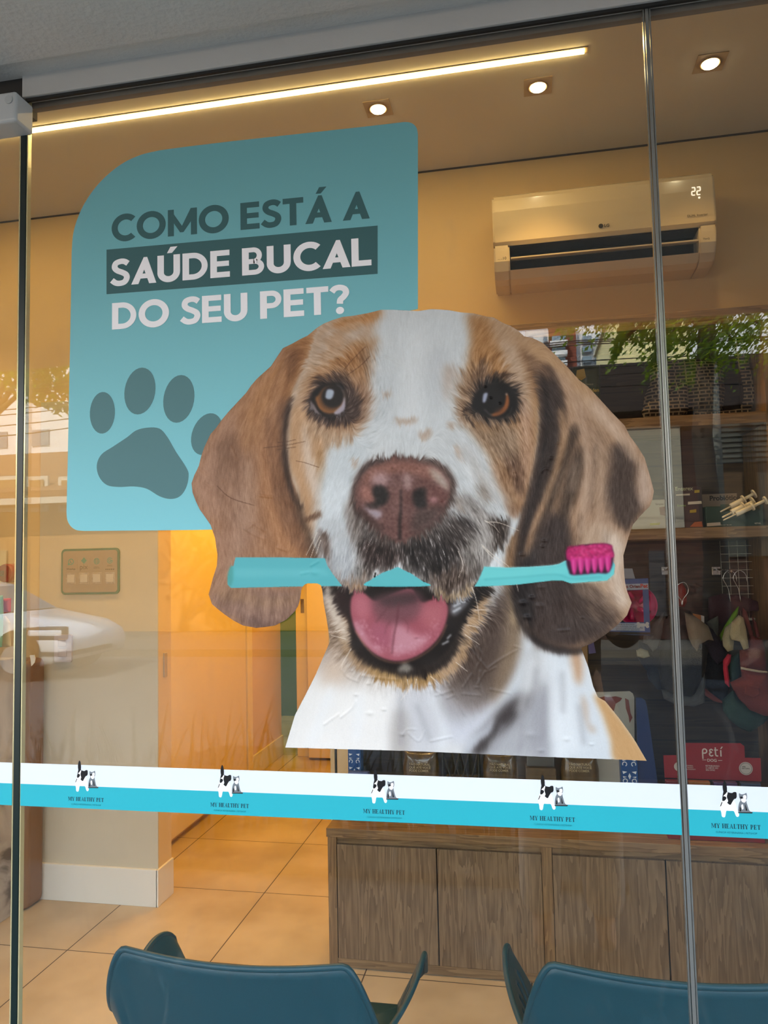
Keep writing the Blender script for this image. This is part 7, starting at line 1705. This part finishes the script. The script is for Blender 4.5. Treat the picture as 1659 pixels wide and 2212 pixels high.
# ---- the person taking the picture, seen only in the glass ----
def skin_body(name, joints, bones, m, parent, sub=2):
    me = bpy.data.meshes.new(name); me.from_pydata([j[:3] for j in joints], bones, []); o = bpy.data.objects.new(name, me); COL.objects.link(o)
    md = o.modifiers.new('skin', 'SKIN'); md.use_smooth_shade = True
    if not me.skin_vertices: me.attributes  # the modifier adds the layer
    for i, j in enumerate(joints):
        r = j[3] if isinstance(j[3], tuple) else (j[3], j[3]); me.skin_vertices[0].data[i].radius = r
    me.skin_vertices[0].data[0].use_root = True
    sb = o.modifiers.new('sub', 'SUBSURF'); sb.levels = sub; sb.render_levels = sub
    dg = bpy.context.evaluated_depsgraph_get(); m2 = bpy.data.meshes.new_from_object(o.evaluated_get(dg)); bpy.data.objects.remove(o)
    for p in m2.polygons: p.use_smooth = True
    m2.name = name; m2.materials.clear(); return link(name, m2, m, parent)
px_, py_ = .13, -1.80
J = lambda x, y, z, r: (px_+x, py_+y, z, r)
who = thing('person', 'person in a dark top and pale trousers holding up a phone with both hands', 'person', (px_, py_, 0))
M_skin = mat('skin', 'b98a6c', .55)
joints = [J(0, 0, .93, (.15, .11)), J(0, .01, 1.12, (.13, .10)), J(0, .01, 1.32, (.16, .105)), J(0, 0, 1.43, (.07, .07)), J(0, .02, 1.50, (.052, .055)), J(0, .035, 1.59, (.075, .085)), J(0, .03, 1.68, (.072, .085)),
 J(.17, 0, 1.39, .055), J(.25, .03, 1.16, .042), J(.12, .30, 1.30, .034), J(.035, .37, 1.42, .026), J(-.17, 0, 1.39, .055), J(-.26, .03, 1.16, .042), J(-.19, .30, 1.30, .034), J(-.185, .37, 1.42, .026),
 J(.09, 0, .88, .095), J(.11, .02, .50, .062), J(.12, 0, .10, .042), J(.12, .13, .04, .036), J(-.09, 0, .88, .095), J(-.11, .02, .50, .062), J(-.12, 0, .10, .042), J(-.12, .13, .04, .036)]
bones = [(0, 1), (1, 2), (2, 3), (3, 4), (4, 5), (5, 6), (2, 7), (7, 8), (8, 9), (9, 10), (2, 11), (11, 12), (12, 13), (13, 14), (0, 15), (15, 16), (16, 17), (17, 18), (0, 19), (19, 20), (20, 21), (21, 22)]
bd = skin_body('body', joints, bones, M_skin, who)
top = [J(0, 0, .92, (.175, .13)), J(0, .01, 1.12, (.15, .12)), J(0, .01, 1.32, (.178, .122)), J(0, 0, 1.42, (.095, .085)), J(.18, 0, 1.39, .072), J(.255, .03, 1.17, .058), J(.17, .2, 1.25, .05), J(-.18, 0, 1.39, .072), J(-.265, .03, 1.17, .058), J(-.21, .2, 1.25, .05)]
skin_body('top', top, [(0, 1), (1, 2), (2, 3), (2, 4), (4, 5), (5, 6), (2, 7), (7, 8), (8, 9)], mat('dark_top', '2a211c', .9), who)
tr_ = [J(0, 0, .93, (.165, .125)), J(.095, 0, .85, .115), J(.115, .02, .50, .092), J(.125, 0, .10, .085), J(-.095, 0, .85, .115), J(-.115, .02, .50, .092), J(-.125, 0, .10, .085)]
skin_body('trousers', tr_, [(0, 1), (1, 2), (2, 3), (0, 4), (4, 5), (5, 6)], mat('pale_trousers', 'b9b0a8', .9), who)
hr = [J(0, .0, 1.70, (.088, .092)), J(0, -.04, 1.63, (.088, .075)), J(0, -.07, 1.50, (.08, .05)), J(0, -.07, 1.40, (.06, .03))]
skin_body('hair', hr, [(0, 1), (1, 2), (2, 3)], mat('dark_hair', '1c120c', .7), who)
fm = MB()
for sx in (-1, 1):
    fm.lathe([(.0001, -.012), (.010, -.006), (.012, 0), (.010, .006), (.0001, .012)], (px_+sx*.03, py_+.112, 1.60), 12, 'Y')
fm.build('eye', mat('eye_white', 'd8d4cc', .3), who)
skin_body('nose', [J(0, .105, 1.60, .008), J(0, .128, 1.565, .013), J(0, .112, 1.555, .012)], [(0, 1), (1, 2)], M_skin, who)
skin_body('mouth', [J(-.022, .106, 1.53, .005), J(0, .114, 1.53, .008), J(.022, .106, 1.53, .005)], [(0, 1), (1, 2)], mat('lips', '8c4a44', .5), who)
for sx in (-1, 1):
    skin_body('ear', [J(sx*.078, .03, 1.61, .010), J(sx*.086, .022, 1.59, .013), J(sx*.080, .03, 1.565, .008)], [(0, 1), (1, 2)], M_skin, who)
for sx, hx_ in ((1, .035), (-1, -.185)):
    hj = [J(hx_, .37, 1.42, .022), J(hx_-sx*.012, .40, 1.455, (.030, .016))]; hb = [(0, 1)]
    for k in range(4):
        z0 = 1.475-k*.022; n = len(hj); hj += [J(hx_-sx*.020, .412, z0, .0095), J(hx_-sx*.032, .452-.004*k, z0+.004, .0085), J(hx_-sx*(.052-.004*k), .470, z0+.002, .0072)]; hb += [(1, n), (n, n+1), (n+1, n+2)]
    n = len(hj); hj += [J(hx_-sx*.006, .405, 1.435, .011), J(hx_-sx*.030, .415, 1.452, .009)]; hb += [(0, n), (n, n+1)]
    skin_body('hand', hj, hb, M_skin, who)
ph = thing('phone', 'dark phone held up in both hands behind the camera position', 'phone', (px_-.075, py_+.46, 1.40))
MB().box(px_-.15, px_-.005, py_+.452, py_+.460, 1.425, 1.495, bev=.004).build('body', mat('phone_black', '101012', .3), ph)
